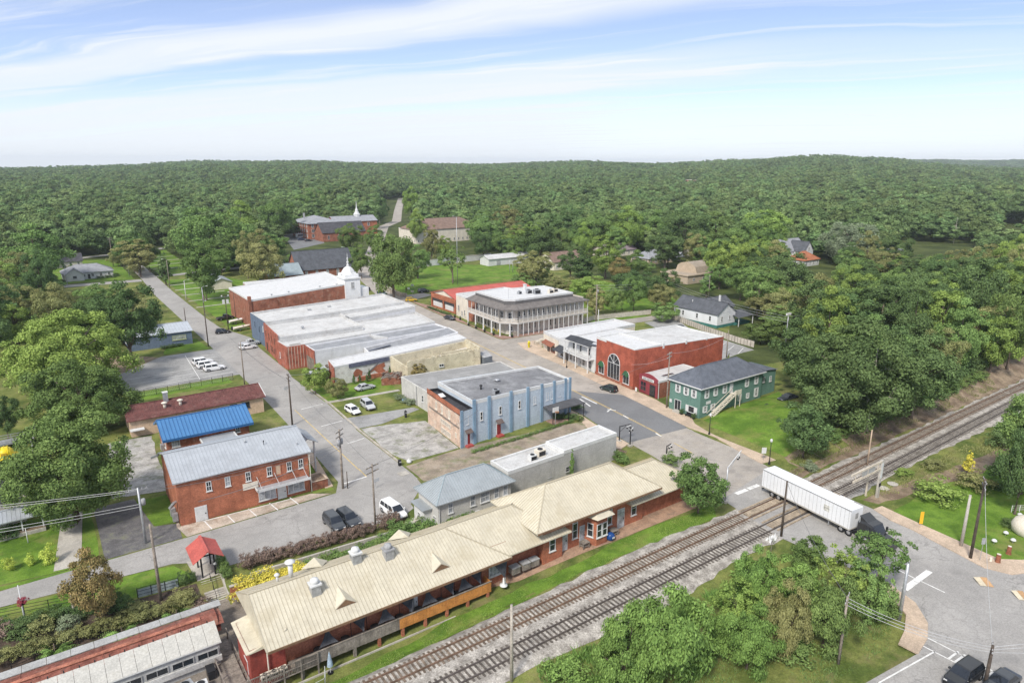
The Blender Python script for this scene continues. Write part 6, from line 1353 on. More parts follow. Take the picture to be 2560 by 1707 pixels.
for sg, n in ((front,8),(diag,3),(side,15)):
    for k in range(n+1): x, y = along(sg, k/n); MB().box(x-.07,x+.07,y-.07,y+.07,4.45,8.1).build('balcony_post', m_white, b)
    a, c = sg
    for z, w in ((5.45,.08),(4.75,.06)): MB().bar((*a,z),(*c,z),w).build('balcony_rail', m_white, b)
    ln = math.dist(a, c); B = MB()
    for k in range(int(ln/.22)): x, y = along(sg, k*.22/ln); B.box(x-.03,x+.03,y-.03,y+.03,4.75,5.45)
    o = B.build('balusters', m_hot, b); o['kind'] = 'stuff'
    MB().bar((*a,8.0),(*c,8.0),.14,.25).build('beam', m_white, b); MB().bar((*a,3.98),(*c,3.98),.14,.28).build('beam', m_white, b)
sy = lambda x: 163.6 + (x-116)*(-.7/26.4)
for k in range(14): x = 117.6 + k*1.78; win(b,R(-1.5),x,sy(x),5.5 if k else 5.4,.7,1.6,fm=m_white)
for x in (118.6,121.4,123.4,125.2,129.4,131.2,133.0,134.8,141.4): win(b,R(-1.5),x,sy(x),1.2,.6,2.0,fm=m_hot)
fa2 = math.atan2(184.4-170, 115.6-114.2) - math.pi
for k in range(9): t_ = .04+k*.115; x, y = along([(114.2,170),(115.6,184.4)], t_); win(b,fa2,x,y,4.7,.8,2.0,fm=m_white)
for k in range(6): t_ = .1+k*.16; x, y = along([(114.2,170),(115.6,184.4)], t_); win(b,fa2,x,y,.4,1.1,2.6,fm=m_hot)
win(b,'W',114.2,167.8,4.7,1.4,2.0,nx_=2); win(b,R(-48),115.1,164.6,1.1,1.3,1.5,nx_=2); win(b,R(-48),115.1,164.6,4.8,1.4,1.9,nx_=2)
MB().prism([(113.6,162.9),(115.4,161.3),(116.2,162.3),(114.2,164)],.1,1.1).build('corner_skirt', m_wood, b)
for i, (x, y, s) in enumerate(((122.6,170.5,1.2),(125.6,169.6,1.6),(127.2,167.6,2.0),(131.6,166.2,1.5),(134.0,167.0,1.5))): ac_unit('rooftop unit on the white hotel roof, %s from the street' % ('first','second','third','fourth','fifth')[i], x, y, 10.7, s, m_cream if i > 2 else None, group='rooftop units on the hotel')
t = thing('chimney', 'white chimney at the back of the hotel roof', 'chimney', (128.4,175.5,10.7)); MB().box(-.4,.4,-.4,.4,0,1.7).build('stack', m_white, t, local=True); MB().box(-.5,.5,-.5,.5,1.72,1.86).build('cap', m_white, t, local=True)
t = thing('flagpole', 'thin pole on the hotel corner roof', 'pole', (115.6,166.4,10.7)); MB().tube([(0,0,0),(0,0,3.2)],.04,6).build('shaft', m_steel, t, local=True); MB().lathe([(.12,0),(.12,.1),(0,.12)],8).build('foot', m_steel, t, local=True)
for i, (x, y) in enumerate(((110.6,181.5),(110.4,176.8),(110.2,171.5),(110.1,166.3),(113.2,159.9+1.2),(112.6,190),(112.9,194))):
    t = thing('planter', 'dark urn planter before the hotel columns, %s from the corner' % ('fourth','third','second','first','corner one','sixth','seventh')[i] if i != 4 else 'dark urn planter at the foot of the hotel corner column', 'planter', (x,y,.1), group='planters along the hotel front')
    MB().lathe([(.22,0),(.3,.1),(.36,.6),(.4,.62),(.34,.66)],10).build('pot', m_black, t, local=True); o = obj('plant', PROTO['bush1'][0], t, True); o.location = (0,0,.5); o.scale = (.3,.3,.45); o.material_slots[0].link = 'OBJECT'; o.material_slots[0].material = LM['dark']
for i, (x, y, c) in enumerate(((113.0,175.5,(.6,.42,.05)),(113.2,170.6,(.65,.5,.04)),(113.4,168.2,(.62,.45,.05)))):
    t = thing('veranda_chair', 'yellowish chair on the hotel veranda, %s from the corner' % ('third','second','first')[i], 'chair', (x,y,.12), R(90), group='chairs on the hotel veranda'); cm = mat('chair_paint%d' % i, c, var=.1)
    MB().box(-.25,.25,-.25,.25,.4,.46).build('seat', cm, t, local=True); MB().box(-.25,.25,.2,.26,.46,.95).build('backrest', cm, t, local=True)
    for sx in (-.22,.22):
        for sy_ in (-.22,.22): MB().box(sx-.03,sx+.03,sy_-.03,sy_+.03,0,.4).build('leg', cm, t, local=True)
# ---- white wing and red roofed hall behind the hotel
b = thing('white_wing', 'blank white stucco wing beside the hotel', 'building', (117,191,0)); wall(b, [(114.6,188.4),(126,188.4),(126,197.2),(115.4,197.2)], 0, 7.6, m_cream); flat_roof(b, [(114.6,188.4),(126,188.4),(126,197.2),(115.4,197.2)], 7.3, m_wroof, .35, .3, m_white)
for y, z in ((195.0,2.2),(190.6,1.2),(192.6,.6)): win(b,'W',114.95 if y > 192 else 114.75,y,z,.6,1.9)
wall(b, [(115.2,184.6),(126,184.6),(126,188.35),(114.6,188.35)], 0, 7.0, m_brick3, 'brick_link'); flat_roof(b, [(115.2,184.6),(126,184.6),(126,188.35),(114.6,188.35)], 6.9, m_tar, .3, .3, m_brick3, 'link_roof')
b = thing('red_roof_hall', 'brick and white hall under a long red metal roof', 'building', (132,207,0)); wall(b, rect(116.6,150,198.8,216.6), 0, 5.0, m_brick3); gable(b, 116.6,150,198.8,216.6,5.05,7.2,'x',mat('coral_red_metal',(.44,.10,.075),rough=.5,var=.1,scale=.4),oh=.5,wallm=m_cream,ribs=.9)
MB().box(116.2,116.55,199.0,216.4,3.4,5.0).build('brick_fascia', m_brick, b); MB().box(116.35,116.58,199.4,216.2,2.2,3.3).build('window_band', m_pane, b)
for y0, y1 in ((201,206.4),(208.6,215)): MB().box(116.3,116.58,y0,y1,.6,2.3).build('white_panel', m_white, b)
MB().box(116.25,116.58,199.0,216.4,0,.6).build('brick_plinth', m_brick, b)
for y in (199.4,207.5,216): MB().box(116.1,116.58,y-.35,y+.35,0,3.4).build('pier', m_brick, b)
# ---- shops on the far side of the main street
b = unit('corner_shop', 'cream corner shop with brown awning', [(111.4,137.0),(140,137.2),(140,146),(113.2,145.8)], 4.9, m_wroof2, m_cream, .25)
m_bra = mat('rust_brown_awning', (.24,.09,.055), var=.12)
def awning(b, f, x, y, z, w, d, drop, m, name='awning'):
    o = obj(name, MB().add([(-w/2,0,0),(w/2,0,0),(w/2+.1,-d,-drop),(-w/2-.1,-d,-drop),(-w/2-.1,-d,-drop-.12),(w/2+.1,-d,-drop-.12)],[(0,3,2,1),(3,4,5,2),(0,4,3),(1,2,5)]).mesh(name, m), b); o.location = (x,y,z); o.rotation_euler = (0,0,f); return o
sa = math.atan2(145.8-137.0, 113.2-111.4) - math.pi
awning(b, sa, 112.4, 141.8, 3.1, 5.8, 1.3, .8, m_bra); door(b, sa, 112.5, 142.6, .1, 1.3, 2.2, m_pane, m_bra); win(b, sa, 112.0, 140.0, .5, 2.4, 1.7, nx_=2, ny_=1, fm=m_bra)
b = unit('white_shop', 'white shop with dark awning and two storey balcony', [(109.4,120.0),(132,120.0),(132,136.9),(111.4,136.9)], [6.4,6.4,5.0,5.0], m_wroof2, m_white, .2)
sa2 = math.atan2(136.9-120.0, 111.4-109.4) - math.pi
fx = lambda y: 109.4 + (y-120)*2/16.9 - .02
m_dks = mat('dark_awning', (.05,.053,.06), var=.15); awning(b, sa2, fx(134.2), 134.2, 3.5, 4.6, 2.2, 1.0, m_dks); door(b, sa2, fx(132.6), 132.6, .1, 1.1, 2.3, m_pane); win(b, sa2, fx(135), 135, .6, 1.8, 1.8)
MB().add([(108.2,121.4,6.6),(108.6,131.2,6.6),(110.4,130.8,7.5),(110.0,121.6,7.5),(113,130.6,6.7),(112.6,121.8,6.7)],[(0,3,2,1),(3,5,4,2)]).build('balcony_roof', m_dks, b); MB().add([(108.2,121.4,6.45),(108.6,131.2,6.45),(108.6,131.2,6.6),(108.2,121.4,6.6)],[(0,1,2,3)][::-1]).build('balcony_fascia', m_white, b)
MB().prism([(107.4,120.6),(109.5,120.6),(110.7,131.4),(108.4,131.4)],3.3,3.5,bottom=True).build('balcony_floor', m_white, b)
for y in (120.9,126,131.1):
    x = 107.6+(y-120.6)*.09; MB().tube([(x,y,.1),(x,y,6.5)],.16,8).build('column', m_white, b)
for z in (4.5,3.9): MB().bar((107.6,120.9,z),(108.5,131.1,z),.08).build('balcony_rail', m_white, b)
B = MB()
for k in range(46): y = 120.9+k*.22; x = 107.6+(y-120.9)*.0885; B.box(x-.03,x+.03,y-.03,y+.03,3.5,4.5)
o = B.build('balusters', m_white, b); o['kind'] = 'stuff'
for y in (122.6,126.4,129.6): win(b, sa2, fx(y), y, 3.9, .9, 1.9)
for y, w in ((122.2,1.1),(125.0,1.1),(128.8,1.6),(130.8,1.0)): win(b, sa2, fx(y), y, .6, w, 2.1, nx_=2)
door(b, sa2, fx(126.8), 126.8, .1, 1.2, 2.4, m_pane_l)
b = thing('red_brick_shop', 'large red brick building with white arched windows', 'building', (120,112,0)); pl = [(107.8,105.4),(137.4,104.2),(137.4,119.6),(109.2,119.6)]
MB().prism(pl, 0, [9.4,8.55,8.55,9.4], cap=False).build('wall', m_brick2, b)
flat_roof(b, [(107.9,105.5),(116.5,105.2),(116.5,119.5),(109.2,119.5)], 9.2, m_wroof2, .4, .35, m_white); flat_roof(b, [(116.5,105.15),(137.3,104.3),(137.3,119.5),(116.5,119.5)], [8.95,8.3,8.3,8.95], m_wroof, .35, .35, m_white)
sa3 = math.atan2(119.6-105.4, 109.2-107.8) - math.pi; bx = lambda y: 107.8 + (y-105.4)*1.4/14.2 - .02
win(b, sa3, bx(112.6), 112.6, .7, 4.6, 3.9, nx_=4, ny_=1, arch=True, fm=m_white); 
m_gaw = mat('dark_green_awning', (.025,.09,.04), var=.15)
for y in (117.3,107.9):
    win(b, sa3, bx(y), y, .8, 2.2, 2.0, nx_=2, ny_=1, arch=True)
    q = []; n = 8
    o = obj('arch_awning', MB().add([(math.cos(math.pi*i/n)*1.0,-.1,2.2+math.sin(math.pi*i/n)*1.0) for i in range(n+1)]+[(math.cos(math.pi*i/n)*1.0,-.75,1.7+math.sin(math.pi*i/n)*.55) for i in range(n+1)],[(i,i+1,n+2+i,n+1+i) for i in range(n)]).mesh('arch_awning', m_gaw), b); o.location = (bx(y)-.05, y, .8); o.rotation_euler = (0,0,sa3)
MB().prism([(107.75,105.3),(107.5,105.3),(108.9,119.6),(109.2,119.6)],0,.75).build('plinth', m_brick3, b)
for x, z in ((116.5,9.9),(124,9.5),(131,9.1)): MB().prism([(x,104.95-(x-116)*.04),(x+.5,104.95-(x-116)*.04),(x+.5,105.3-(x-116)*.04),(x,105.3-(x-116)*.04)],8.6,z).build('stepped_parapet', m_white, b)
# ---- maroon shop with curved parapet and sign
m_maroon = mat('maroon_paint', (.24,.045,.055), var=.1, scale=.8)
b = thing('maroon_shop', 'small maroon fronted shop with curved parapet and white sign', 'building', (110,101,0)); pl = [(108.0,98.0),(123,98.0),(123,104.1),(108.5,104.1)]
wall(b, pl, 0, 3.9, m_brick3); flat_roof(b, pl, 3.8, m_wroof, .2, .2, m_white)
sa4 = math.atan2(6.1, .5) - math.pi; mx_ = lambda y: 108.0 + (y-98)*.082 - .05
n = 10; pts = [(-3.05+6.1*i/n, 4.15+.75*math.sin(math.pi*i/n)) for i in range(n+1)]
vs = [(x,-.12,0) for x, z in pts]+[(x,-.12,z) for x, z in pts]; fs = [(i,i+1,n+2+i,n+1+i) for i in range(n)]; vs2 = [(x,.15,z) for x, z in pts]
o = obj('facade', MB().add(vs+vs2, fs+[(n+1+i,n+2+i,2*n+3+i,2*n+2+i) for i in range(n)]).mesh('facade', m_maroon), b); o.location = (mx_(101.05), 101.05, 0); o.rotation_euler = (0,0,sa4)
MB().bar((mx_(104)-.14,104,3.1),(mx_(98.1)-.14,98.1,3.1),.12,.12).build('string_course', m_brick3, b)
win(b, sa4, mx_(102.6)-.1, 102.6, .6, 1.9, 2.2, nx_=2, fm=m_maroon); door(b, sa4, mx_(99.6)-.1, 99.6, .1, 1.6, 2.5, m_pane, m_black); MB().tube([(mx_(97.9)+.1,97.85,0),(mx_(97.9)+.1,97.85,3.8)],.07,6).build('downpipe', m_white, b)
sg = obj('sign_board', MB().box(-1.9,1.9,-.24,-.14,3.35,3.95).mesh('sign_board', m_white), b); sg.location = (mx_(101.1), 101.1, 0); sg.rotation_euler = (0,0,sa4)
cu = bpy.data.curves.new('sign_lettering', 'FONT'); cu.body = 'QIN DEIVN'; cu.size = .55; cu.extrude = .012; cu.align_x = 'CENTER'; cu.align_y = 'CENTER'; cu.materials.append(m_black); cu.space_character = 1.15
lt0 = bpy.data.objects.new('lettering', cu); lme = bpy.data.meshes.new_from_object(lt0); bpy.data.objects.remove(lt0); lt = obj('lettering', lme, sg, True); lt.location = (0,-.26,3.65); lt.rotation_euler = (math.pi/2,0,0)
t = thing('skylight_patch', 'dark skylight strip on the maroon shop roof', 'skylight', (113.6,100.4,3.85)); MB().box(-1.8,1.8,-.4,.4,0,.12).build('frame', m_grey, t, local=True); MB().box(-1.7,1.7,-.32,.32,.12,.14).build('pane', m_pane, t, local=True)
b = thing('brick_link_building', 'narrow brick lean to between the maroon shop and green house', 'building', (116,95,0)); wall(b, rect(112.4,123,93.8,97.9), 0, 3.4, m_brick3); flat_roof(b, rect(112.4,123,93.8,97.9), 3.3, m_tar, .15, .2, m_brick3); win(b,'W',112.4,96,1.2,.9,1.4)
# ---- green hip roofed house
m_grn = mat('sea_green_boards', (.125,.225,.185), var=.07, scale=.5, kind='board', streak=((.08,.17,.135),.35)); m_slr = mat('blue_grey_shingle', (.105,.115,.135), var=.15, scale=.7, stain=((.15,.16,.185),.5,.5))
b = thing('green_house', 'sea green two storey house with blue grey hip roof', 'house', (115,88,0)); wall(b, rect(105.4,125.4,84.3,92.4), 0, 7.0, m_grn); hip(b, 105.4,125.4,84.3,92.4,7.05,9.7,m_slr,oh=.6,cap=m_slr)
MB().box(104.78,104.86,83.7,93.0,6.5,6.72).build('gutter', m_white, b); MB().box(104.8,126,83.66,83.74,6.5,6.72).build('gutter', m_white, b)
wall(b, rect(125.45,131.6,85.2,91.6), 0, 6.0, m_grn, 'rear_wall'); MB().add([(125.4,84.9,6.6),(132,84.9,5.9),(132,91.9,5.9),(125.4,91.9,6.6)],[(0,1,2,3)]).build('rear_roof', m_slr, b)
for y in (86.0,88.0,90.2): win(b,'W',105.4,y,4.3,.75,1.6,nx_=2,shut=m_white)
for x in (107.3,110.0,112.9,120.2,123.4): win(b,'S',x,84.3,4.3,.75,1.6,nx_=2,shut=m_white)
for x, z, w, h in ((107.0,1.3,.75,1.3),(109.4,1.3,.75,1.3),(118.0,1.6,.75,1.3),(120.8,1.6,.6,1.1),(123.7,1.4,.8,1.9)): win(b,'S',x,84.3,z,w,h,nx_=2,shut=m_white)
for x, z in ((127.4,3.6),(129.8,3.4)): win(b,'S',x,85.2,z,.7,1.2,nx_=2)
win(b,'W',105.4,86.4,.9,1.6,1.4,ny_=1,shut=m_white,nx_=1); win(b,'W',105.4,90.0,.15,1.7,2.5,ny_=1,nx_=2)
MB().box(104.2,105.35,88.6,90.4,.1,.5).build('stoop', m_conc, b); MB().box(105.28,105.36,91.6,92.2,1.6,2.3).build('notice', m_white, b); MB().box(107.2,108.6,84.2,84.26,2.9,3.5).build('small_sign', m_white, b)
st = thing('outside_stair', 'white wooden outside stair on the green house', 'stairs', (112,83.6,0))
for k in range(17):
    x = 107.6 + k*.42; MB().box(x,x+.42,83.0,84.1,.1+k*.215,.16+k*.215).build('tread', m_cream, st)
for y in (83.0,84.1): MB().bar((107.4,y,.0),(114.9,y,3.75),.07,.28).build('stringer', m_cream, st); MB().bar((107.4,y,1.0),(114.9,y,4.75),.07,.09).build('handrail', m_cream, st)
for k in range(7): x = 107.6+k*1.2; MB().box(x-.04,x+.04,82.97,83.05,.05+(x-107.6)*.5,1.05+(x-107.6)*.5).build('baluster', m_cream, st)
MB().box(114.8,116.6,82.9,84.2,3.7,3.85).build('landing', m_cream, st); MB().box(114.8,116.6,82.86,82.94,3.85,4.75).build('landing_rail', m_cream, st)
for x in (115,116.5): MB().box(x-.06,x+.06,82.95,83.07,-.3,3.7).build('landing_post', m_cream, st)
door(b,'S',115.0,84.3,3.85,.9,2.0,m_white)
for i, (x, y) in enumerate(((104.6,85.0),(104.6,88.2))):
    t = thing('planter', 'round clipped shrub in a pot by the green house front, %s' % ('nearer the corner' if i == 0 else 'beside the door'), 'planter', (x,y,.13)); MB().lathe([(.25,0),(.34,.35),(.3,.36)],10).build('pot', m_black, t, local=True); o = obj('plant', PROTO['bush0'][0], t, True); o.location = (0,0,.25); o.scale = (.5,.5,.5); o.material_slots[0].link = 'OBJECT'; o.material_slots[0].material = LM['dark']
t = thing('bench', 'dark slatted bench under the green house window', 'bench', (104.7,86.4,.13), R(90)); MB().box(-.8,.8,-.25,.25,.4,.46).build('seat', m_black, t, local=True); MB().box(-.8,.8,-.3,-.25,.46,.9).build('backrest', m_black, t, local=True)
for s in (-.7,.7): MB().box(s-.04,s+.04,-.22,.22,0,.4).build('leg', m_black, t, local=True)
# ---- white cottage and slatted fence on the right
m_wboard = mat('white_boards', (.70,.71,.72), var=.05, scale=.5, kind='board'); m_dgrey = mat('dark_grey_shingle', (.085,.09,.10), var=.15, scale=.7, stain=((.13,.135,.15),.5,.5)); m_teal = mat('teal_plinth', (.05,.17,.15), var=.1)
b = thing('white_cottage', 'white boarded cottage with dark roof behind the slatted fence', 'house', (178,142,0)); wall(b, rect(172.6,181.4,133.8,151.6), .9, 4.6, m_wboard); wall(b, rect(172.55,181.45,133.75,151.65), 0, .9, m_teal, 'plinth'); gable(b, 172.6,181.4,133.8,151.6,4.65,7.6,'y',m_dgrey,oh=.4,wallm=m_wboard)
gable(b, 180,190,141,149,4.4,7.0,'x',m_dgrey,oh=.4,wallm=m_wboard,name='wing_roof'); wall(b, rect(181.5,190,141,149), 0, 4.4, m_wboard, 'wing_wall')
for y in (136.6,141.8,147.6): win(b,'W',172.6,y,1.9,.8,1.6)
win(b,'S',174.8,133.8,1.9,.8,1.6); win(b,'S',178.6,133.8,2.2,.7,1.2)
MB().add([(179.6,131.0,2.9),(188.4,131.6,2.9),(188.4,137.0,3.8),(180.6,137.0,3.8)],[(0,1,2,3)]).build('porch_roof', m_dgrey, b)
for x, y in ((180.2,131.4),(188,131.9)): MB().box(x-.1,x+.1,y-.1,y+.1,0,2.9).build('porch_post', m_white, b)
MB().box(180.8,188,133,137,0,.7).build('porch_floor', m_teal, b); MB().box(181.3,181.7,140,140.6,6.5,8.6).build('chimney', m_white, b); vent('small flue on the white cottage roof', 175, 146, 6.1, .6, .12, m=m_white)
t = thing('slatted_fence', 'long pale panel fence along the parking lot', 'fence', (166,135,0)); fpts = [(171.6,152.8),(164.9,129),(162.6,118.4),(162.2,112.6)]; m_fp = mat('pale_fence_panel', (.50,.455,.39), var=.12, scale=.8, streak=((.36,.32,.27),.4))
for a, c in zip(fpts, fpts[1:]):
    a, c = Vector(a), Vector(c); n = max(1, round((c-a).length/1.15)); d = (c-a).normalized()
    for i in range(n):
        p, q = a.lerp(c, i/n), a.lerp(c, (i+1)/n); MB().bar((p.x,p.y,.98),(q.x,q.y,.98),.06,1.75).build('fence_panel', m_fp, t); MB().box(p.x-.08,p.x+.08,p.y-.08,p.y+.08,0,2.05).build('fence_post', m_wood, t)
railing('pale panel fence behind the hotel trees', [(143.5,163.6),(149,164.8),(171,160.4)], 1.7, 1.3, m=m_fp, sheet=m_fp, name='panel_fence')
# ---- buildings farther off
def house(name, label, x0, x1, y0, y1, ze, zr, axis, wm, rm, z=0, oh=.5, hp=False, wn=True, cat='house'):
    b = thing(name, label, cat, ((x0+x1)/2, (y0+y1)/2, z)); wall(b, rect(x0,x1,y0,y1), z-.4, z+ze, wm)
    if hp: hip(b, x0,x1,y0,y1,z+ze+.05,z+zr,rm,oh=oh)
    else: gable(b, x0,x1,y0,y1,z+ze+.05,z+zr,axis,rm,oh=oh,wallm=wm)
    if wn:
        n = max(1, int((x1-x0)/3.2))
        for i in range(n): win(b,'S',x0+(x1-x0)*(i+.5)/n,y0,z+1.1,1.0,1.4,nx_=2)
        n = max(1, int((y1-y0)/3.2))
        for i in range(n): win(b,'W',x0,y0+(y1-y0)*(i+.5)/n,z+1.1,1.0,1.4,nx_=2)
    return b
m_ltgrey = mat('light_grey_shingle', (.27,.275,.29), var=.12, scale=.6); m_beige = mat('beige_siding', (.46,.37,.27), var=.08, scale=.5); m_brs = mat('brown_shingle', (.20,.135,.105), var=.15, scale=.6)
# white cottage on the left, seen across the lane
b = house('small_cottage', 'small white cottage with grey gabled roof by the lane', 9.5,29,358,369,3.3,6.2,'x',m_white,m_ltgrey,hp=True); gable(b, 10.4,17.4,354.4,361,3.0,5.6,'y',m_ltgrey,oh=.4,wallm=m_white,name='front_gable'); wall(b, rect(10.4,17.4,354.4,357.9), 0, 3.0, m_white, 'front_wall'); win(b,'S',13.9,354.4,1.0,1.6,1.3); door(b,'S',19.5,358,.1,1.0,2.1,m_black)
hedge('dark clipped hedge before the small white cottage', [(2,357),(10,354.6)], 1.1, 1.5, 'dark', step=1.4); hedge('dark hedge right of the small cottage door', [(22,356.6),(30,358)], 1.1, 1.5, 'dark', step=1.4)
b = house('long_house', 'long pale house with charcoal roof beyond the cottage', -10,20,404,415,3.2,6.4,'x',m_cream,m_dkroof); 
for i, x in enumerate((4,12,15)): tree_px('little clipped shrub before the long pale house, %s' % ('first from left','second from left','third from left')[i], 'bush0', 'dark', *[q*.91875 for q in proj((x,402,0))[:2]], proj((x,402,2.2))[1]*.91875, 9, name='shrub', cat='shrub', group='shrubs before the long pale house')
b = house('garage', 'low garage with blue grey roof beside the side street trees', 58,66,296,312,3.0,4.6,'y',m_cream,m_bgm,wn=False)
for k in range(3): MB().box(57.9,57.98,297.5+k*4.6,301+k*4.6,.1,2.4).build('garage_door', m_white, b)
# church and school
b = thing('brick_church', 'brick church with steep charcoal roof and side wing', 'church', (112,318,0)); p0 = W('B',490,960); p1 = W('B',840,950)
wall(b, rect(92,117,290,303), 0, 6.2, m_brick3); gable(b, 92,117,290,303,6.25,13.4,'x',m_dgrey,oh=.5,wallm=m_brick3)
for k in range(5): win(b,'S',95.5+k*4.7,290,2.2,1.2,2.6,pm=m_pane_l,arch=True)
wall(b, rect(78,91.9,284,296), 0, 5.4, m_brick3, 'wing_wall'); gable(b, 78,91.9,284,296,5.45,9.4,'x',m_bgr,oh=.4,wallm=m_brick3,name='wing_roof'); win(b,'W',78,290,1.2,1.4,2.0)
for x in (81,85,89): win(b,'S',x,284,1.6,.9,1.6)
for lab, x in (('brick hall north','none'),): pass
zq = hgt(175,520)
SC_ = thing('brick_school', 'three storey brick school with grey hipped roof', 'school', (165,440,0))
sx0, sy0 = W('B',565,715)[:2]; 
wall(SC_, rect(sx0,sx0+24,sy0,sy0+34), 0, 10.7, m_brick); hip(SC_, sx0,sx0+24,sy0,sy0+34,10.8,14.6,m_ltgrey,oh=.8); wall(SC_, rect(sx0+24.1,sx0+54,sy0+8,sy0+24), 0, 10.2, m_brick, 'long_wall'); gable(SC_, sx0+22,sx0+54,sy0+8,sy0+24,10.3,13.6,'x',m_ltgrey,oh=.6,wallm=m_brick,name='long_roof')
for z in (1.2,4.6,8.0):
    for k in range(5): win(SC_,'S',sx0+3+k*4.5,sy0,z,1.7,2.2,nx_=2,d=.14,fw=.16)
    for k in range(7): win(SC_,'W',sx0,sy0+3+k*4.7,z,1.7,2.2,nx_=2,d=.14,fw=.16)
for k in range(4): win(SC_,'S',sx0+28+k*6.4,sy0+8,6.6,1.7,2.2,nx_=2,d=.14,fw=.16)
MB().lathe([(2.4,11),(2.4,14),(2.7,14.2),(2.0,15.0),(1.6,16),(1.2,16.2),(1.1,17.2),(1.2,17.4),(.6,18.4),(.35,20),(.1,23.6),(0,23.7)],10,(sx0+42,sy0+16,0)).build('steeple', m_white, SC_)
MB().box(sx0+4,sx0+5,sy0+20,sy0+21,13,16.6).build('chimney', m_grey, SC_)
px, py = W('B',680,735)[:2]; b = house('dark_gabled_wing', 'dark gabled brick wing before the school', px, px+30, py, py+15, 6, 12, 'x', m_brick3, m_dkroof, wn=False)
for k in range(4): win(b,'S',px+4+k*7,py,1.5,1.2,2.4)
px, py = W('B',1440,752)[:2]; px -= 14; py -= 30; b = house('tan_roof_school', 'long pale building with tan hipped roof beyond the park', px+14, px+64, py+30, py+52, 9, 15, 'x', m_cream, m_brs, hp=True)
px, py = W('B',1130,700)[:2]; b = thing('pale_annex', 'pale flat roofed building beside the climbing road', 'building', (px+14,py+5,0)); px += 10; py -= 10; pl = rect(px+4,px+26,py-4,py+6); wall(b, pl, 0, 6.5, m_cream); flat_roof(b, pl, 6.3, m_wroof, .3, .3, m_white)
for k in range(4): win(b,'S',px+6+k*5.4,py-4,2.2,1.4,1.8)
px, py = W('B',2040,935)[:2]; b = house('white_shed', 'white shed with low roof at the back of the park', px, px+26, py+1, py+9, 3.6, 5.2, 'x', m_white, m_wroof, wn=False); door(b,'S',px+6,py+1,.1,2.4,2.6,m_grey)
px, py = W('B',1390,950)[:2]; t = thing('park_wall', 'long white wall behind the park lawn trees', 'wall', (px,py,0)); MB().prism([(px,py),(px+52,py+6),(px+52,py+6.5),(px,py+.5)],0,3.0).build('wall', m_white, t); MB().prism([(px-.1,py-.1),(px+52.1,py+5.9),(px+52.1,py+6.6),(px-.1,py+.6)],3.0,3.12,bottom=True).build('coping', m_conc, t)
px, py = W('C',590,970)[:2]; b = house('pale_house', 'pale house with brown roof behind the dense round tree', px+1, px+20, py, py+13, 4.2, 8.0, 'x', m_cream, m_brs)
px, py = W('C',1120,880)[:2]; b = house('pale_house', 'low pale house with mauve roof left of the tan bungalow', px+2, px+24, py+10, py+22, 3.4, 6.4, 'x', m_cream, mat('mauve_shingle',(.24,.19,.21),var=.12))
px, py = W('C',1390,930)[:2]; b = house('bungalow', 'tan bungalow with grey hipped roof and blue gable', px+2, px+26, py+3, py+16, 3.2, 6.6, 'x', m_beige, m_ltgrey, hp=True); gable(b, px+18,px+26,py-1,py+6,3.0,5.6,'y',m_ltgrey,oh=.4,wallm=m_bgm,name='front_gable')
px, py = W('C',1640,1085)[:2]; b = thing('gambrel_building', 'beige building with curved gambrel roof and flat wings', 'building', (px+14,py+6,0)); px += 3
wall(b, rect(px,px+27,py-1,py+14), 0, 3.6, m_beige); flat_roof(b, rect(px-.4,px+27.4,py-1.4,py+14.4), 3.7, mat('tan_felt',(.36,.30,.23),var=.1), .2, .3, m_beige)
prof = [(0,3.7),(1.0,6.4),(3.0,7.6),(6.0,8.2),(9.0,7.6),(11,6.4),(12,3.7)]; B = MB()
for (a, z), (c, e) in zip(prof, prof[1:]): B.face([(px+8,py+1+a,z),(px+26,py+1+a,z),(px+26,py+1+c,e),(px+8,py+1+c,e)][::1])
B.build('gambrel_roof', mat('tan_shingle',(.30,.25,.195),var=.12), b); MB().face([(px+8,py+1+a,z) for a, z in prof]).build('gambrel_end', m_beige, b); MB().box(px+17,px+19,py,py+1.2,4.2,6.6).build('dormer', m_white, b)
for x in (4,10,20,24): win(b,'S',px+x,py-1,1.2,1.1,1.2)
px, py = W('C',1880,905)[:2]; b = house('white_house', 'house with dark roof and peach dormer beyond the gambrel building', px+12, px+30, py+16, py+28, 3.6, 7.0, 'x', m_cream, m_dgrey); MB().box(px+22,px+26,py+13,py+18,3.4,6.4).build('dormer', mat('peach_paint',(.6,.42,.3)), b)
px, py = W('D',400,925)[:2]; b = house('white_house', 'tall white gabled house half hidden by eastern trees', px+6, px+24, py+8, py+20, 6.0, 11.4, 'x', m_wboard, m_ltgrey); gable(b, px+12,px+20,py+2,py+12,6,10.8,'y',m_dgrey,oh=.3,wallm=m_wboard,name='front_gable'); wall(b, rect(px+12,px+20,py+2,py+7.9), 0, 6, m_wboard, 'front_wall'); win(b,'S',px+16,py+2,6.4,1.0,1.4)
px, py = W('D',580,950)[:2]; b = house('orange_roof_house', 'small house with orange hipped roof beside the tall white house', px, px+13, py+6, py+16, 3.4, 7.0, 'x', m_white, mat('orange_tile',(.36,.135,.07),var=.12), hp=True)
px, py = W('D',1240,965)[:2]; b = house('white_house', 'white gable showing above the dark eastern trees', px, px+7, py, py+8, 6, 10, 'y', m_wboard, m_ltgrey)
px, py = W('D',2200,560)[:2]; b = house('distant_house', 'pale house at the far right edge in a clearing', px, px+26, py, py+12, 5, 9, 'x', m_white, m_ltgrey)
zz = hgt(*W('Z',1585,440)[:2]); pz = W('Z',1585,425); q = pz.normalized(); dd = 1250; ux, uy = math.cos(math.atan2(pz.y,pz.x))*dd, math.sin(math.atan2(pz.y,pz.x))*dd
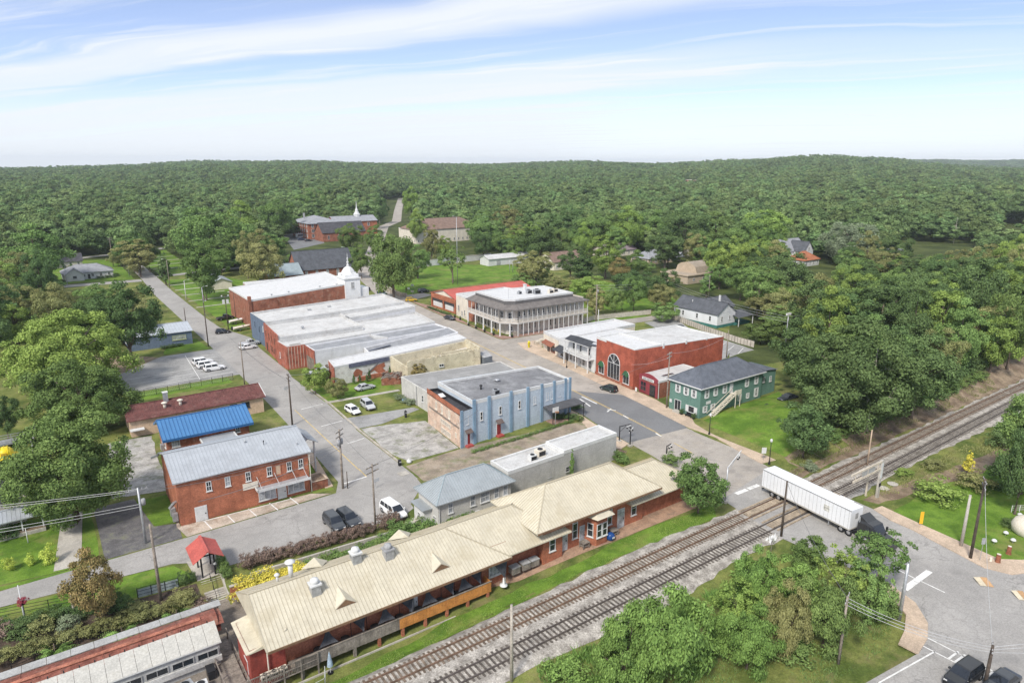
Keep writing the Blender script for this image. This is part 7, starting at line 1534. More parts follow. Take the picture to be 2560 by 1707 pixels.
b = thing('water_tower', 'faded pink tower block rising out of the far forest', 'tower', (ux,uy,hgt(ux,uy))); zt = 50-dd*.0 + 0; top_z = 50 - (1763/1763)*dd*((448-410)/1763)
MB().box(ux-7,ux+7,uy-7,uy+7,hgt(ux,uy)-1,top_z).build('shaft', mat('faded_pink_brick',(.5,.27,.2),var=.2,scale=.5), b); MB().prism(rect(ux-7.4,ux+7.4,uy-7.4,uy+7.4),top_z,top_z+.6,bottom=True).build('cornice', m_cream, b)
for k in range(3): win(b,'S',ux-4.4+k*4.4,uy-7,top_z-5.6,2.2,3.4,d=.2,fw=.2)
# stone wall round the park corner
t = thing('park_stone_wall', 'low pale stone wall curving round the park corner', 'wall', (118,250,0)); sw = [W('P',1440,20),W('P',1380,90),W('P',1345,160),W('P',1400,205),W('P',1500,240),W('P',1560,245)]; m_stone = mat('pale_stone', (.40,.35,.28), var=.2, scale=.8)
for a, c in zip(sw, sw[1:]):
    n = max(1, round((c-a).length/2.2))
    for i in range(n): p, q = a.lerp(c, i/n), a.lerp(c, (i+.96)/n); MB().bar((p.x,p.y,.75),(q.x,q.y,.75),.5,1.5).build('wall_segment', m_stone, t)
# ================================================================== VEHICLES
m_tyre = mat('tyre_rubber', (.018,.018,.019), rough=.9, var=.2); m_rim = mat('alloy_rim', (.45,.45,.46), rough=.35, var=.1, metal=.6); m_carglass = mat('car_glass', (.018,.022,.028), rough=.06, var=.1, spec=.7); m_red_l = mat('tail_lamp_red', (.30,.02,.02), rough=.3); m_lamp = mat('clear_lamp', (.6,.6,.58), rough=.2); m_trim = mat('black_trim', (.02,.02,.02), rough=.6)
def paint(name, col): return mat('car_paint_' + name, col, rough=.28, var=.04, scale=.5, spec=.5, coat=.6)
PAINTS = dict(white=paint('white', (.78,.78,.77)), black=paint('black', (.014,.015,.017)), silver=paint('silver', (.46,.47,.48)), dark=paint('charcoal', (.035,.04,.047)), green=paint('dark_green', (.02,.035,.032)), yellow=paint('yellow', (.62,.40,.03)), blue=paint('blue', (.03,.06,.12)))
WHEEL = {}
def wheel_meshes(r):
    if r not in WHEEL:
        B = MB().lathe([(r*.62,-.11),(r*.93,-.11),(r,-.07),(r,.07),(r*.93,.11),(r*.62,.11)],18); B.v = [(x,z,y) for x,y,z in B.v]
        D_ = MB().lathe([(0,.10),(r*.18,.105),(r*.6,.08),(r*.64,.06)],14).lathe([(0,-.10),(r*.18,-.105),(r*.6,-.08),(r*.64,-.06)],14); D_.v = [(x,z,y) for x,y,z in D_.v]
        WHEEL[r] = (B.mesh('wheel', m_tyre, True), D_.mesh('rim', m_rim, True))
    return WHEEL[r]
def wheels(t, pos, r):
    tm, rm = wheel_meshes(r)
    for (x, y) in pos:
        o = obj('wheel', tm, t, True); o.location = (x, y, r); obj('rim', rm, o, True)
CARD = {  # length, half width, belt, roof, bonnet line, cabin base x0,x1, cabin roof x0,x1
 'sedan': (4.7,.90,.92,1.46,.80,-1.75,1.05,-1.05,.25), 'hatch': (4.4,.90,.95,1.52,.86,-2.05,1.10,-1.75,.35), 'suv': (4.8,.95,1.08,1.76,1.0,-2.30,1.15,-2.0,.45), 'van': (5.1,.98,1.08,1.80,.98,-2.45,1.65,-2.2,.75), 'pickup': (5.6,.97,1.1,1.82,1.08,-.55,1.5,-.35,.75)}
def car(label, kind, col, x, y, deg, group='parked cars', s=1.0, z=0.03, name=None):
    Ln, hw, belt, roof, bon, c0, c1, r0, r1 = CARD[kind]; t = thing(name or {'pickup':'pickup_truck','van':'minivan','suv':'parked_suv'}.get(kind, 'parked_car'), label, {'pickup':'pickup','van':'van'}.get(kind, 'car'), (x, y, z), R(deg), group); t.scale = (s, s, s)
    P_ = PAINTS[col]; h = Ln/2; key = 'car_' + kind + col
    if key not in WIN:
        # lower body lofted along the length
        st = [(-h,.45,bon*.80,.86),(-h+.12,.32,belt*.93,.95),(-h+.7,.24,belt,1.0),(c0+.35,.22,belt,1.0),(0,.21,belt*.985,1.0),(c1-.1,.22,belt*.97,1.0),(h-.95,.23,bon*.98,.99),(h-.3,.28,bon*.86,.93),(h,.40,bon*.66,.80)]
        if kind == 'pickup': st[1] = (-h+.12,.36,belt*.98,.97)
        B = MB(); rings = []
        for (sx, zb, zt, k) in st:
            w = hw*k; ring = [(sx,-w*.9,zb),(sx,-w,zb+.16),(sx,-w,zt-.22),(sx,-w*.95,zt-.06),(sx,-w*.82,zt),(sx,w*.82,zt),(sx,w*.95,zt-.06),(sx,w,zt-.22),(sx,w,zb+.16),(sx,w*.9,zb)]; rings.append(len(B.v)); B.v += ring
        for a, c in zip(rings, rings[1:]):
            for i in range(10): j = (i+1) % 10; B.f.append((a+i,a+j,c+j,c+i)); B.m.append(0)
        B.f.append(tuple(rings[0]+i for i in range(10))); B.m.append(0); B.f.append(tuple(rings[-1]+9-i for i in range(10))); B.m.append(0)
        # roof and pillars
        wb, wt = hw*.93, hw*.74; zb = belt-.05
        base = [(c0,-wb,zb),(c1,-wb,zb),(c1,wb,zb),(c0,wb,zb)]; tp = [(r0,-wt,roof-.05),(r1,-wt,roof-.05),(r1,wt,roof-.05),(r0,wt,roof-.05)]
        B.add(base+tp, [(0,1,5,4),(1,2,6,5),(2,3,7,6),(3,0,4,7)]); B.add(tp+[(r0+.15,-wt*.85,roof),(r1-.15,-wt*.85,roof),(r1-.15,wt*.85,roof),(r0+.15,wt*.85,roof)], [(0,1,5,4),(1,2,6,5),(2,3,7,6),(3,0,4,7),(4,5,6,7)])
        if kind == 'pickup': B.box(-h+.15,c0-.1,-hw*.78,hw*.78,belt-.02,belt+.02)
        body = B.mesh('body', P_)
        for pl in body.polygons: pl.use_smooth = False
        def pan(a, b_, c, d, i0, i1, j0, j1, off):
            a, b_, c, d = map(Vector, (a, b_, c, d)); f = lambda u, v: a*(1-u)*(1-v)+b_*u*(1-v)+c*u*v+d*(1-u)*v; n = (b_-a).cross(d-a).normalized()*off
            return [f(i0,j0)+n, f(i1,j0)+n, f(i1,j1)+n, f(i0,j1)+n]
        ws = MB().face(pan(base[1],base[2],tp[2],tp[1],.05,.95,.06,.94,.012)).mesh('windscreen', m_carglass); rw = MB().face(pan(base[3],base[0],tp[0],tp[3],.07,.93,.12,.9,.012)).mesh('rear_window', m_carglass)
        sd = []
        for A_, B2, C2, D2 in ((base[0],base[1],tp[1],tp[0]),(base[2],base[3],tp[3],tp[2])):
            M_ = MB(); cuts = ((.06,.46),(.50,.93)) if kind != 'van' else ((.05,.33),(.36,.63),(.66,.94))
            for u0, u1 in cuts: M_.face(pan(A_,B2,C2,D2,u0,u1,.12,.9,.012))
            sd.append(M_.mesh('side_window', m_carglass))
        ex = [('headlight', MB().box(h-.22,h-.02,s_*hw*.42,s_*hw*.76,bon*.60,bon*.74).mesh('headlight', m_lamp)) for s_ in (-1,1)] + [('tail_light', MB().box(-h-.01,-h+.14,s_*hw*.6,s_*hw*.84,bon*.62,bon*.82).mesh('tail_light', m_red_l)) for s_ in (-1,1)] + [('mirror', MB().box(c1-.45,c1-.25,s_*hw*.98,s_*hw*1.16,belt-.02,belt+.14).mesh('mirror', P_)) for s_ in (-1,1)] + [('bumper', MB().box(h-.12,h+.05,-hw*.74,hw*.74,.28,.46).mesh('bumper', m_trim)), ('bumper', MB().box(-h-.05,-h+.12,-hw*.8,hw*.8,.34,.52).mesh('bumper', m_trim)), ('number_plate', MB().box(-h-.07,-h-.045,-.16,.16,.56,.68).mesh('number_plate', m_white))]
        WIN[key] = (body, ws, rw, sd, ex)
    body, ws, rw, sd, ex = WIN[key]
    obj('body', body, t, True); obj('windscreen', ws, t, True); obj('rear_window', rw, t, True)
    for q in sd: obj('side_window', q, t, True)
    for nm, q in ex: obj(nm, q, t, True)
    r = .34 if kind in ('sedan','hatch') else .38
    wheels(t, [(sx, sy) for sx in (-h+.95, h-.92) for sy in (-hw+.08, hw-.08)], r); return t
def cpx(k, x, y): p = W(k, x, y); return p.x, p.y
LOT = 'white cars in the parking lot'
car('white suv parked nearest the fence in the parking lot','suv','white',33.2,176.9,2,LOT,1.05); car('white suv parked in the middle of three in the lot','suv','white',32.3,180.6,2,LOT,1.05); car('white suv parked farthest from the fence in the lot','suv','white',32.0,184.2,3,LOT,1.05)
car('black hatchback parked before the boats by the side street','hatch','black',*cpx('E',1822,108),-8); car('black pickup parked on the grass beside the brick hall','pickup','black',*cpx('A',1842,1368),12)
car('silver pickup parked against the slate blue wall','pickup','silver',47.0,196.8,6); car('white sedan parked by the slate blue wall','sedan','white',45.6,193.2,4)
car('silver sedan on the lawn before the mural','sedan','silver',*cpx('F',1022,632),6,None); car('white hatchback parked beside the silver suv','hatch','white',*cpx('F',922,822),-84,None); car('silver suv parked beside the white hatchback','suv','silver',*cpx('F',1046,782),-92,None)
car('dark green hatchback driving on the main street','hatch','green',*cpx('I',1050,642),97,None); car('dark sedan driving past the hotel','sedan','dark',*cpx('P',1976,466),-82,None); car('dark car on the bend by the brick hall tower','hatch','black',*cpx('P',1160,180),95,None); car('blue grey car coming round the park corner','hatch','blue',*cpx('P',1316,222),-70,None)
car('yellow car crossing by the park','hatch','yellow',*cpx('P',1600,286),-20,None); car('black suv parked at the park edge','suv','black',*cpx('P',1720,200),8,None)
car('white minivan parked beside the hedge end','van','white',*cpx('L',1255,190),-84,None,1.02); car('dark suv nosed into the hedge, nearer the canopy','suv','dark',*cpx('L',772,288),-88,'dark cars by the hedge'); car('dark suv nosed into the hedge, nearer the white minivan','suv','dark',*cpx('L',886,258),-84,'dark cars by the hedge')
car('black coupe parked on the worn grass by the green house','sedan','black',*cpx('J',186,815),186,None); car('black car half hidden under the huge dark tree','sedan','dark',*cpx('J',352,762),170,None,z=1.2)
car('black suv waiting at the crosswalk','suv','black',*cpx('N',1785,1545),176,None); car('dark car behind the waiting suv at the picture edge','sedan','dark',*cpx('N',2095,1600),176,None)
car('black car behind the red brick building','hatch','black',*cpx('I',1850,338),60,None); car('black sedan parked at the end of the slatted fence','sedan','black',*cpx('C',1632,1448),70,None)
car('pale car in the school parking lot','sedan','silver',*cpx('B',475,675),20,'cars in the school lot',1.1); car('dark car beside the bus in the school lot','sedan','dark',*cpx('B',560,730),10,'cars in the school lot',1.1); car('blue car in front of the bus in the school lot','hatch','blue',*cpx('B',500,722),10,'cars in the school lot',1.1)
x, y = cpx('B',520,700); t = thing('school_bus', 'white bus parked beside the brick school', 'bus', (x,y,.03), R(15)); MB().prism(rect(-5.5,5.5,-1.25,1.25),.5,3.1).build('body', PAINTS['white'], t, local=True); MB().box(-5.3,5.2,-1.28,-1.25,1.7,2.5).build('side_window', m_carglass, t, local=True); MB().box(-5.4,5.4,-1.27,-1.25,1.2,1.5).build('stripe', PAINTS['blue'], t, local=True); wheels(t, [(-3.4,-1.1),(-3.4,1.1),(3.6,-1.1),(3.6,1.1)], .48)
# boats on trailers beside the brick hall
def boat(label, x, y, deg, col):
    t = thing('motor_boat', label, 'boat', (x, y, .1), R(deg), 'boats stored by the brick hall'); B = MB(); n = 8; ring = []
    for i in range(n+1):
        u = i/n; X = -3.2+6.4*u; w = 1.1*(1-max(0, u-.45)**2*3.2); w = max(w,.06); zk = .5+.45*max(0,u-.6)**1.5*3; B.v += [(X,0,zk),(X,-w*.7,zk+.3),(X,-w,1.15+.25*u),(X,w,1.15+.25*u),(X,w*.7,zk+.3)]
    for i in range(n):
        a, c = 5*i, 5*i+5
        for k in ((0,1),(1,2),(3,4),(4,0)): B.f.append((a+k[0],a+k[1],c+k[1],c+k[0])); B.m.append(0)
    B.f.append((0,1,2,3,4)); B.m.append(0); B.build('hull', col, t, local=True); MB().prism([(-3.1,-.85),(.4,-.85),(.4,.85),(-3.1,.85)],.95,1.0).build('deck', m_cream, t, local=True); MB().add([(.3,-.7,1.2),(.3,.7,1.2),(-.1,.6,1.85),(-.1,-.6,1.85)],[(0,1,2,3)]).build('windscreen', m_carglass, t, local=True); MB().box(-3.6,-3.2,-.25,.25,.5,1.6).build('outboard_motor', m_black, t, local=True)
    MB().box(-2.8,4.0,-.06,.06,.38,.5).build('trailer_beam', m_steel, t, local=True); wheels(t, [(-1.2,-.95),(-1.2,.95)], .3)
boat('white motor boat on a trailer nearest the brick hall pier', *cpx('A',1945,1400), 16, PAINTS['white']); boat('open tan motor boat on a trailer in front', *cpx('A',1985,1455), 12, m_cream)
# ---- articulated truck on the crossing
T_ = thing('box_trailer', 'long white box trailer crossing the tracks', 'trailer', (88.9,50,.04), R(-96)); m_tr = mat('trailer_white', (.74,.75,.76), rough=.4, var=.04, scale=.3, stain=((.6,.6,.58),.5,.25))
TL = 15.2
MB().box(-TL/2,TL/2,-1.28,1.28,1.15,3.95).build('box_body', m_tr, T_, local=True); MB().box(-TL/2-.02,TL/2+.02,-1.30,1.30,.98,1.18).build('side_rail', mat('trailer_rail',(.42,.40,.36),var=.1), T_, local=True); MB().box(-TL/2-.03,TL/2+.03,1.285,1.31,3.8,3.97).build('top_rail', m_grey, T_, local=True); MB().box(-TL/2-.03,TL/2+.03,-1.31,-1.285,3.8,3.97).build('top_rail', m_grey, T_, local=True)
B = MB()
for k in range(24):
    x = -TL/2+.3+k*.635
    for s_ in (-1,1): B.box(x,x+.03,s_*1.281,s_*1.292,1.2,3.8)
B.build('panel_seam', m_grey, T_, local=True)
MB().box(3.4,4.3,-1.315,-1.285,2.2,3.1).build('side_hatch', mat('worn_decal',(.5,.49,.44),var=.35,scale=2.5), T_, local=True); MB().box(4.3,6.4,-.9,.9,3.96,4.3).build('roof_pod', m_tr, T_, local=True); MB().box(TL/2+.0,TL/2+.04,-.3,.3,2.5,3.3).build('front_vent', m_grey, T_, local=True)
for x in (4.2,): MB().box(x-.08,x+.08,-1.0,-.85,.1,1.0).build('landing_leg', m_steel, T_, local=True); MB().box(x-.08,x+.08,.85,1.0,.1,1.0).build('landing_leg', m_steel, T_, local=True)
wheels(T_, [(x, s_) for x in (-5.6,-4.4) for s_ in (-1.12,1.12)], .5); MB().box(-6.3,-3.7,-1.0,1.0,.55,.98).build('bogie', m_black, T_, local=True); MB().box(-TL/2-.1,-TL/2,-1.1,1.1,.5,.65).build('rear_guard', m_black, T_, local=True)
fw = Vector((math.cos(R(-96)), math.sin(R(-96)), 0)); p = Vector((88.9,50,.04)) + fw*(TL/2+2.6)
T2 = thing('truck_tractor', 'black truck tractor pulling the white trailer', 'truck', p, R(-97)); B = MB()
st = [(-1.6,.95,3.0,1.15),(-.6,.95,3.2,1.2),(.5,.9,3.05,1.2),(1.0,.85,2.2,1.2),(1.2,.8,1.9,1.18),(2.7,.7,1.7,1.0),(3.0,.6,1.3,.9)]; rings = []
for (sx, zb, zt, w) in st: rings.append(len(B.v)); B.v += [(sx,-w,zb),(sx,-w,zt-.3),(sx,-w*.85,zt),(sx,w*.85,zt),(sx,w,zt-.3),(sx,w,zb)]
for a, c in zip(rings, rings[1:]):
    for i in range(6): j = (i+1) % 6; B.f.append((a+i,a+j,c+j,c+i)); B.m.append(0)
B.f.append(tuple(rings[0]+i for i in range(6))); B.m.append(0); B.f.append(tuple(rings[-1]+5-i for i in range(6))); B.m.append(0)
B.build('cab', PAINTS['black'], T2, local=True); MB().face([(.56,-.95,2.95),(.56,.95,2.95),(1.06,1.0,2.2),(1.06,-1.0,2.2)][::-1]).build('windscreen', m_carglass, T2, local=True)
for s_ in (-1,1): MB().box(-.3,.5,s_*1.205,s_*1.215,2.0,2.7).build('side_window', m_carglass, T2, local=True); MB().tube([(-1.4,s_*1.05,.9),(-1.4,s_*1.05,3.6)],.09,8).build('exhaust_stack', m_steel, T2, local=True); MB().box(.9,1.1,s_*1.25,s_*1.5,1.9,2.6).build('mirror', m_black, T2, local=True); MB().tube([(-1.1,s_*1.0,.75),(.3,s_*1.0,.75)],.32,12).build('fuel_tank', m_steel, T2, local=True)
MB().box(-4.6,1.6,-.45,.45,.6,.85).build('chassis', m_black, T2, local=True); MB().add([(-1.5,-1.0,3.05),(-1.5,1.0,3.05),(-.2,1.0,3.1),(-.2,-1.0,3.1),(-1.5,-1.0,3.75),(-1.5,1.0,3.75)],[(3,2,5,4),(0,3,4),(2,1,5),(0,4,5,1)]).build('roof_fairing', PAINTS['black'], T2, local=True)
wheels(T2, [(x, s_) for x in (-4.0,-2.8) for s_ in (-1.05,1.05)] + [(2.0,-1.0),(2.0,1.0)], .5)
# ================================================================== POLES, LAMPS, WIRES
def height_to(p, k, ypx):
    yt = ORG[k][1] + ypx*SCL[k]; lo, hi = .5, 40.
    for _ in range(40):
        m_ = (lo+hi)/2
        if proj((p.x, p.y, p.z+m_))[1] > yt: lo = m_
        else: hi = m_
    return lo
TOP = {}
def pole(key, label, kb, xb, yb, kt, yt, style='utility', m=None, r=.15, deg=0, group=None):
    p = W(kb, xb, yb); p.z = hgt(p.x, p.y); h = height_to(p, kt, yt); m = m or m_pole
    t = thing({'utility':'utility_pole','post':'timber_post','lamp':'street_lamp','globe':'street_lamp','twin':'street_lamp','flood':'floodlight_pole','steel':'steel_pole','trans':'utility_pole'}[style], label, {'lamp':'street lamp','globe':'street lamp','twin':'street lamp','flood':'floodlight','steel':'pole','post':'post'}.get(style,'utility pole'), p, R(deg), group)
    MB().tube([(0,0,-.3),(0,0,h*.5),(0,0,h)], [r*1.15,r,r*.75], 8).build('shaft', m, t, True, True)
    if style in ('utility','trans'):
        for z in ((h-.35, h-1.15) if h > 9 else (h-.35,)):
            MB().box(-1.15,1.15,-.06,.06,z-.06,z+.06).build('cross_arm', m, t, local=True)
            for x in (-1.05,-.5,.5,1.05): MB().lathe([(.05,0),(.07,.08),(.03,.2),(0,.2)],8,(x,0,z+.06)).build('insulator', m_grey, t, local=True)
    if style == 'trans':
        for s_ in ((-1,1) if deg else (1,)): MB().lathe([(0,h-2.6),(.26,h-2.6),(.28,h-1.8),(.2,h-1.7),(0,h-1.7)],12,(.42*s_,0,0)).build('transformer', m_grey, t, True, True)
    if style == 'lamp':
        MB().tube([(0,0,h-.1),(.5,0,h+.25),(1.4,0,h+.3)],.05,6).build('arm', m, t, True, True); MB().box(1.3,1.95,-.13,.13,h+.22,h+.38).build('lamp_head', m_white, t, local=True)
    if style == 'globe':
        MB().lathe([(.1,h-.05),(.16,h),(.24,h+.25),(.18,h+.48),(.05,h+.56),(0,h+.66)],10).build('globe', m_white, t, True, True); MB().lathe([(.22,0),(.2,.3),(.1,.6)],10).build('base', m, t, True, True)
    if style == 'twin':
        for s_ in (-1,1): MB().tube([(0,0,h-.2),(s_*.5,0,h+.05),(s_*.9,0,h)],.04,6).build('arm', m, t, True, True); MB().lathe([(.0,h-.3),(.2,h-.3),(.24,h-.05),(0,h+.1)],10,(s_*.95,0,0)).build('lamp_head', m_white, t, local=True)
        for s_ in (-1,1): MB().box(s_*.25,s_*.95,-.02,.02,h-2.6,h-1.3).build('banner', m_white, t, local=True)
    if style == 'flood':
        MB().box(-.9,.9,-.06,.06,h-.1,h+.02).build('cross_arm', m, t, local=True)
        for x in (-.7,0,.7): MB().box(x-.26,x+.26,-.25,.15,h-.35,h+.25).build('lamp_head', m_white, t, local=True)
    TOP[key] = Vector((p.x, p.y, p.z+h-.2)); return t
pole('a','dark utility pole beside the side street centre','F',428,925,'F',505,'utility',m_pole_d,.16,90); pole('b','grey utility pole with cluttered crossarms by the stop line','F',842,1440,'F',955,'trans',m_pole,.17,40); pole('c','thin grey pole rising from the purple hedge','L',1108,315,'F',1240,'utility',m_pole,.13,20)
pole('d','tall dark pole at the corner of the parking lot','E',1702,212,'A',1232,'lamp',m_pole_d,.16,60); pole('e','grey pole with lamp beside the maroon roof','E',1998,525,'E',178,'lamp',m_pole,.14,-30); pole('f','pale grey pole with meter on the dark drive','K',1192,428,'E',1368,'trans',m_steel,.16,0); pole('g','bare leaning timber pole by the station railing','K',1312,868,'K',268,'post',m_pole,.17)
pole('h','pale timber post beside the tracks','M',258,1540,'M',928,'post',mat('pale_timber',(.38,.34,.29),var=.2,scale=1.2),.17); pole('i','rust brown pole in front of the truck','N',303,370,'J',1378,'post',m_pole_d,.15); pole('j','slim tan pole beside the railway crossing frame','J',1006,1250,'J',962,'post',mat('tan_pole',(.44,.33,.24),var=.15),.13)
pole('k','pale concrete pole on the lawn across the road','N',1772,452,'N',32,'post',m_conc,.2); pole('l','dark utility pole beside the pale concrete pole','N',1848,552,'J',1362,'utility',m_pole_d,.17,30); pole('m','steel pole on the curved pavement','N',1268,1042,'N',590,'steel',m_steel,.2); pole('n','grey timber pole at the thicket edge','N',772,1392,'N',858,'utility',m_pole,.14,20); pole('o','brown timber pole by the crosswalk cars','N',1966,1585,'N',1258,'utility',m_pole_d,.17,20)
pole('p','utility pole with drum transformer behind the hotel','C',946,1420,'C',1082,'trans',m_pole,.2,0); pole('q','utility pole above the rounded trees beyond the hotel','C',1480,1228,'C',1032,'utility',m_pole,.17,30); pole('r','utility pole before the gambrel building','C',1866,1192,'C',1008,'utility',m_pole,.17,30); pole('s','tall floodlight pole above the bushy fence tree','J',335,300,'D',1322,'flood',m_steel,.17,0); pole('t','slim brown pole right of the floodlight pole','J',440,310,'D',1365,'post',m_pole,.14)
pole('u','grey timber pole between the maroon shop and green house','I',1523,785,'I',328,'utility',m_pole,.17,20); pole('v','thin brown pole in the angled parking lot','I',2012,372,'I',150,'post',m_pole,.13); pole('w','short white post beside the hotel transformer pole','C',965,1420,'C',1285,'post',m_white,.14)
G1 = 'poles along the side street'
pole('aa','street lamp left of the small white cottage','A',552,1090,'A',925,'lamp',m_steel,.13,20); pole('ab','street lamp right of the small white cottage','A',1056,1012,'A',875,'lamp',m_steel,.13,20); pole('ac','thin pole behind the cottage lamp','A',1018,960,'A',825,'utility',m_pole,.13,10); pole('ad','utility pole beside the weeping tree','A',926,930,'A',700,'utility',m_pole,.17,10); pole('ae','utility pole before the dark spruce','A',1388,1108,'A',880,'lamp',m_pole,.14,160); pole('af','pale lamp post on the side street lawn','A',1522,1212,'A',1050,'lamp',m_white,.13,0); pole('ag','grey pole at the corner of the side lawn','A',1670,1300,'A',1105,'lamp',m_steel,.13,0); pole('ah','twin lamp post with banners before the brick hall','A',1866,1450,'A',1170,'twin',m_pole_d,.13,0); pole('ai','dark post with banner beside the brick hall wall','A',1926,1352,'A',1145,'lamp',m_pole_d,.12,200); pole('aj','dark short pole on the side street verge','A',1520,1412,'A',1272,'post',m_pole_d,.12)
pole('ba','black street lamp with white globe on the crossing lawn','J',205,1242,'J',1060,'globe',m_black,.07); pole('bb','black street lamp at the green house corner','I',1871,1003,'I',850,'globe',m_black,.07); pole('bc','black street lamp before the balcony shop','I',708,455,'I',310,'globe',m_black,.07); pole('bd','tall lamp over the main street bend','B',870,950,'B',780,'lamp',m_steel,.13,180); pole('be','thin pole on the park lawn','B',1778,1085,'B',530,'lamp',m_steel,.13,180); pole('bf','left thin pole behind the park lawn','C',242,990,'C',880,'post',m_steel,.12); pole('bg','right thin pole behind the park lawn','C',268,985,'C',885,'post',m_steel,.12); pole('bh','twin arm lamp beyond the tan bungalow','C',1520,850,'C',775,'twin',m_steel,.13)
pole('bi','leaning pale pole beside the retaining bank garden','K',612,1020,'K',838,'post',mat('pale_timber',(.38,.34,.29)),.13); pole('bj','thin white lawn post by the big tree','K',230,420,'K',305,'post',m_white,.06); pole('bk','thin pole with red flower basket on the verge','K',210,1085,'K',768,'post',m_white,.07); pole('bl','dark sign post on the grass strip by the stop line','F',880,1440,'F',1300,'post',m_pole_d,.08)
p = TOP['bk']; t = thing('flower_basket', 'dark red flower basket hanging on the white pole', 'basket', (p.x+.1,p.y-.1,p.z-2.3)); o = obj('flowers', PROTO['bush0'][0], t, True); o.scale = (.55,.55,.5); o.material_slots[0].link = 'OBJECT'; o.material_slots[0].material = leaf_mat('leaf_dark_red',(.12,.02,.03),(.25,.05,.06),.1); MB().lathe([(0,0),(.25,.1),(.32,.35)],10).build('bowl', m_black, t, local=True)
def wire(label, a, c, sag=.6, r=.022, m=None, group='overhead wires'):
    a, c = Vector(a), Vector(c); n = 14; pts = [a.lerp(c, i/n) - Vector((0,0,sag*4*(i/n)*(1-i/n))) for i in range(n+1)]
    return tag(MB().tube(pts, r, 5).build('overhead_wire', m or m_wire), label, 'wire', group)
m_wire = mat('weathered_cable', (.16,.16,.16), rough=.5, var=.1); m_wire_l = mat('bright_cable', (.42,.42,.42), rough=.4, var=.1)
OFF = Vector((0,0,-.9))
pf = TOP['f']; far_l = Vector((-45,118,9.0))
for i, (dz, lab) in enumerate(((0,'upper bright cable crossing the left trees'),(-.5,'lower bright cable crossing the left trees'),(-3.2,'long cable sweeping over the lawn shrubs'),(-3.7,'second cable sweeping over the lawn shrubs'))):
    a = far_l + Vector((0,-6*(i > 1),dz)); wire(lab, a, (pf + Vector((0,0,dz*.5)) if i < 2 else pf + Vector((0,0,-2.2-.4*(i-2)))), .9, .028, m_wire_l)
for i, dz in enumerate((0,-.5)): wire('cable from the drive pole past the brick building, %s' % ('upper' if i == 0 else 'lower'), pf+Vector((0,0,dz)), TOP['b']+Vector((0,0,-2.2+dz)), .8, .025, m_wire)
wire('thick dark cable over the loading canopy', TOP['b']+Vector((0,0,-3)), Vector((14,96.5,4.2)), .8, .04, m_wire); wire('wire from the cluttered pole to the hedge pole', TOP['b'], TOP['c'], .4); wire('cable from the hedge pole towards the light blue building', TOP['c'], Vector((62,98.5,7)), .6); wire('wire along the side street from the dark centre pole', TOP['a'], TOP['b'], .8); wire('cable along the side street to the lamp pole', TOP['a']+OFF, TOP['e']+OFF, .9, .03); wire('second cable along the side street to the lamp pole', TOP['a']+OFF*1.6, TOP['d']+OFF*3, 1.2, .03); wire('cable from the centre pole to the mural tree', TOP['a'], Vector((53.4,147.7,4.4)), .5, .025, m_wire_l)
for i, dz in enumerate((0,-.8,-1.6)):
    s_ = ('top','middle','bottom')[i]; wire('%s wire between the two poles beyond the hotel' % s_, TOP['p']+Vector((0,0,dz)), TOP['q']+Vector((0,0,dz)), .9, .03, m_wire_l); wire('%s wire from the hotel trees pole to the gambrel pole' % s_, TOP['q']+Vector((0,0,dz)), TOP['r']+Vector((0,0,dz)), .8, .03, m_wire_l); wire('%s wire over the white cottage to the floodlight pole' % s_, TOP['q']+Vector((0,0,dz)), TOP['s']+Vector((0,0,dz-.6)), 1.2, .03, m_wire_l); wire('%s wire running right from the floodlight pole' % s_, TOP['s']+Vector((0,0,dz-.6)), Vector((250,92,15+dz)), 1.6, .03, m_wire_l)
wire('pale wire in front of the red brick wall', TOP['u'], Vector((137,104,8.2)), .9, .025, m_wire_l); wire('lower pale wire in front of the red brick wall', TOP['u']+OFF, Vector((107.6,106,6.0)), .5, .025, m_wire_l)
for i, (q, lab) in enumerate(((Vector((92,6,8)),'top'),(Vector((92,5,7.4)),'second'),(Vector((88,4,7)),'third'))): wire('%s cable from the thicket pole over the junction' % lab, TOP['n']+Vector((0,0,-.4*i)), TOP['o']+Vector((0,0,-.3*i)), .7, .028, m_wire_l); wire('%s cable running off right from the crosswalk pole' % lab, TOP['o']+Vector((0,0,-.3*i)), q, .4, .028, m_wire_l)
wire('cable from the thicket pole towards the tracks', TOP['n'], TOP['i'], .9, .025); wire('wire between the dark lawn pole and the crosswalk pole', TOP['l'], TOP['o'], .9, .025, m_wire_l); wire('wire across the main street to the green house pole', Vector((86,96,8)), TOP['u'], .7, .022)
# ---- railway crossing equipment
def cross_signal(label, k, xb, yb, kt, yt, arm, deg, m=m_steel):
    p = W(k, xb, yb); h = height_to(p, kt, yt); t = thing('crossing_signal', label, 'signal', p, R(deg)); MB().tube([(0,0,-.2),(0,0,h)],[.12,.1],8).build('mast', m, t, True, True); MB().box(-.35,.35,-.35,.35,0,.35).build('base', m_conc, t, local=True)
    if arm: MB().bar((0,0,h-.1),(arm,0,h-.05),.12,.12).build('arm', m_white if arm > 5 else m, t, local=True); MB().bar((0,0,h-1.2),(arm*.55,0,h-.2),.05).build('brace', m, t, local=True)
    for x in ((arm*.75,) if arm else (0,)):
        for s_ in (-.35,.35): MB().lathe([(0,0),(.17,0),(.17,.16),(.12,.16)],10,(x+s_,-.1,h-.75)).build('signal_lamp', m_black, t, local=True)
        MB().bar((x-.5,-.12,h-.1),(x+.5,-.12,h-1.0 if not arm else h-.5),.1,.03).build('cross_board', m_white, t, local=True); MB().bar((x-.5,-.12,h-1.0 if not arm else h-.5),(x+.5,-.12,h-.1),.1,.03).build('cross_board', m_white, t, local=True)
    return t
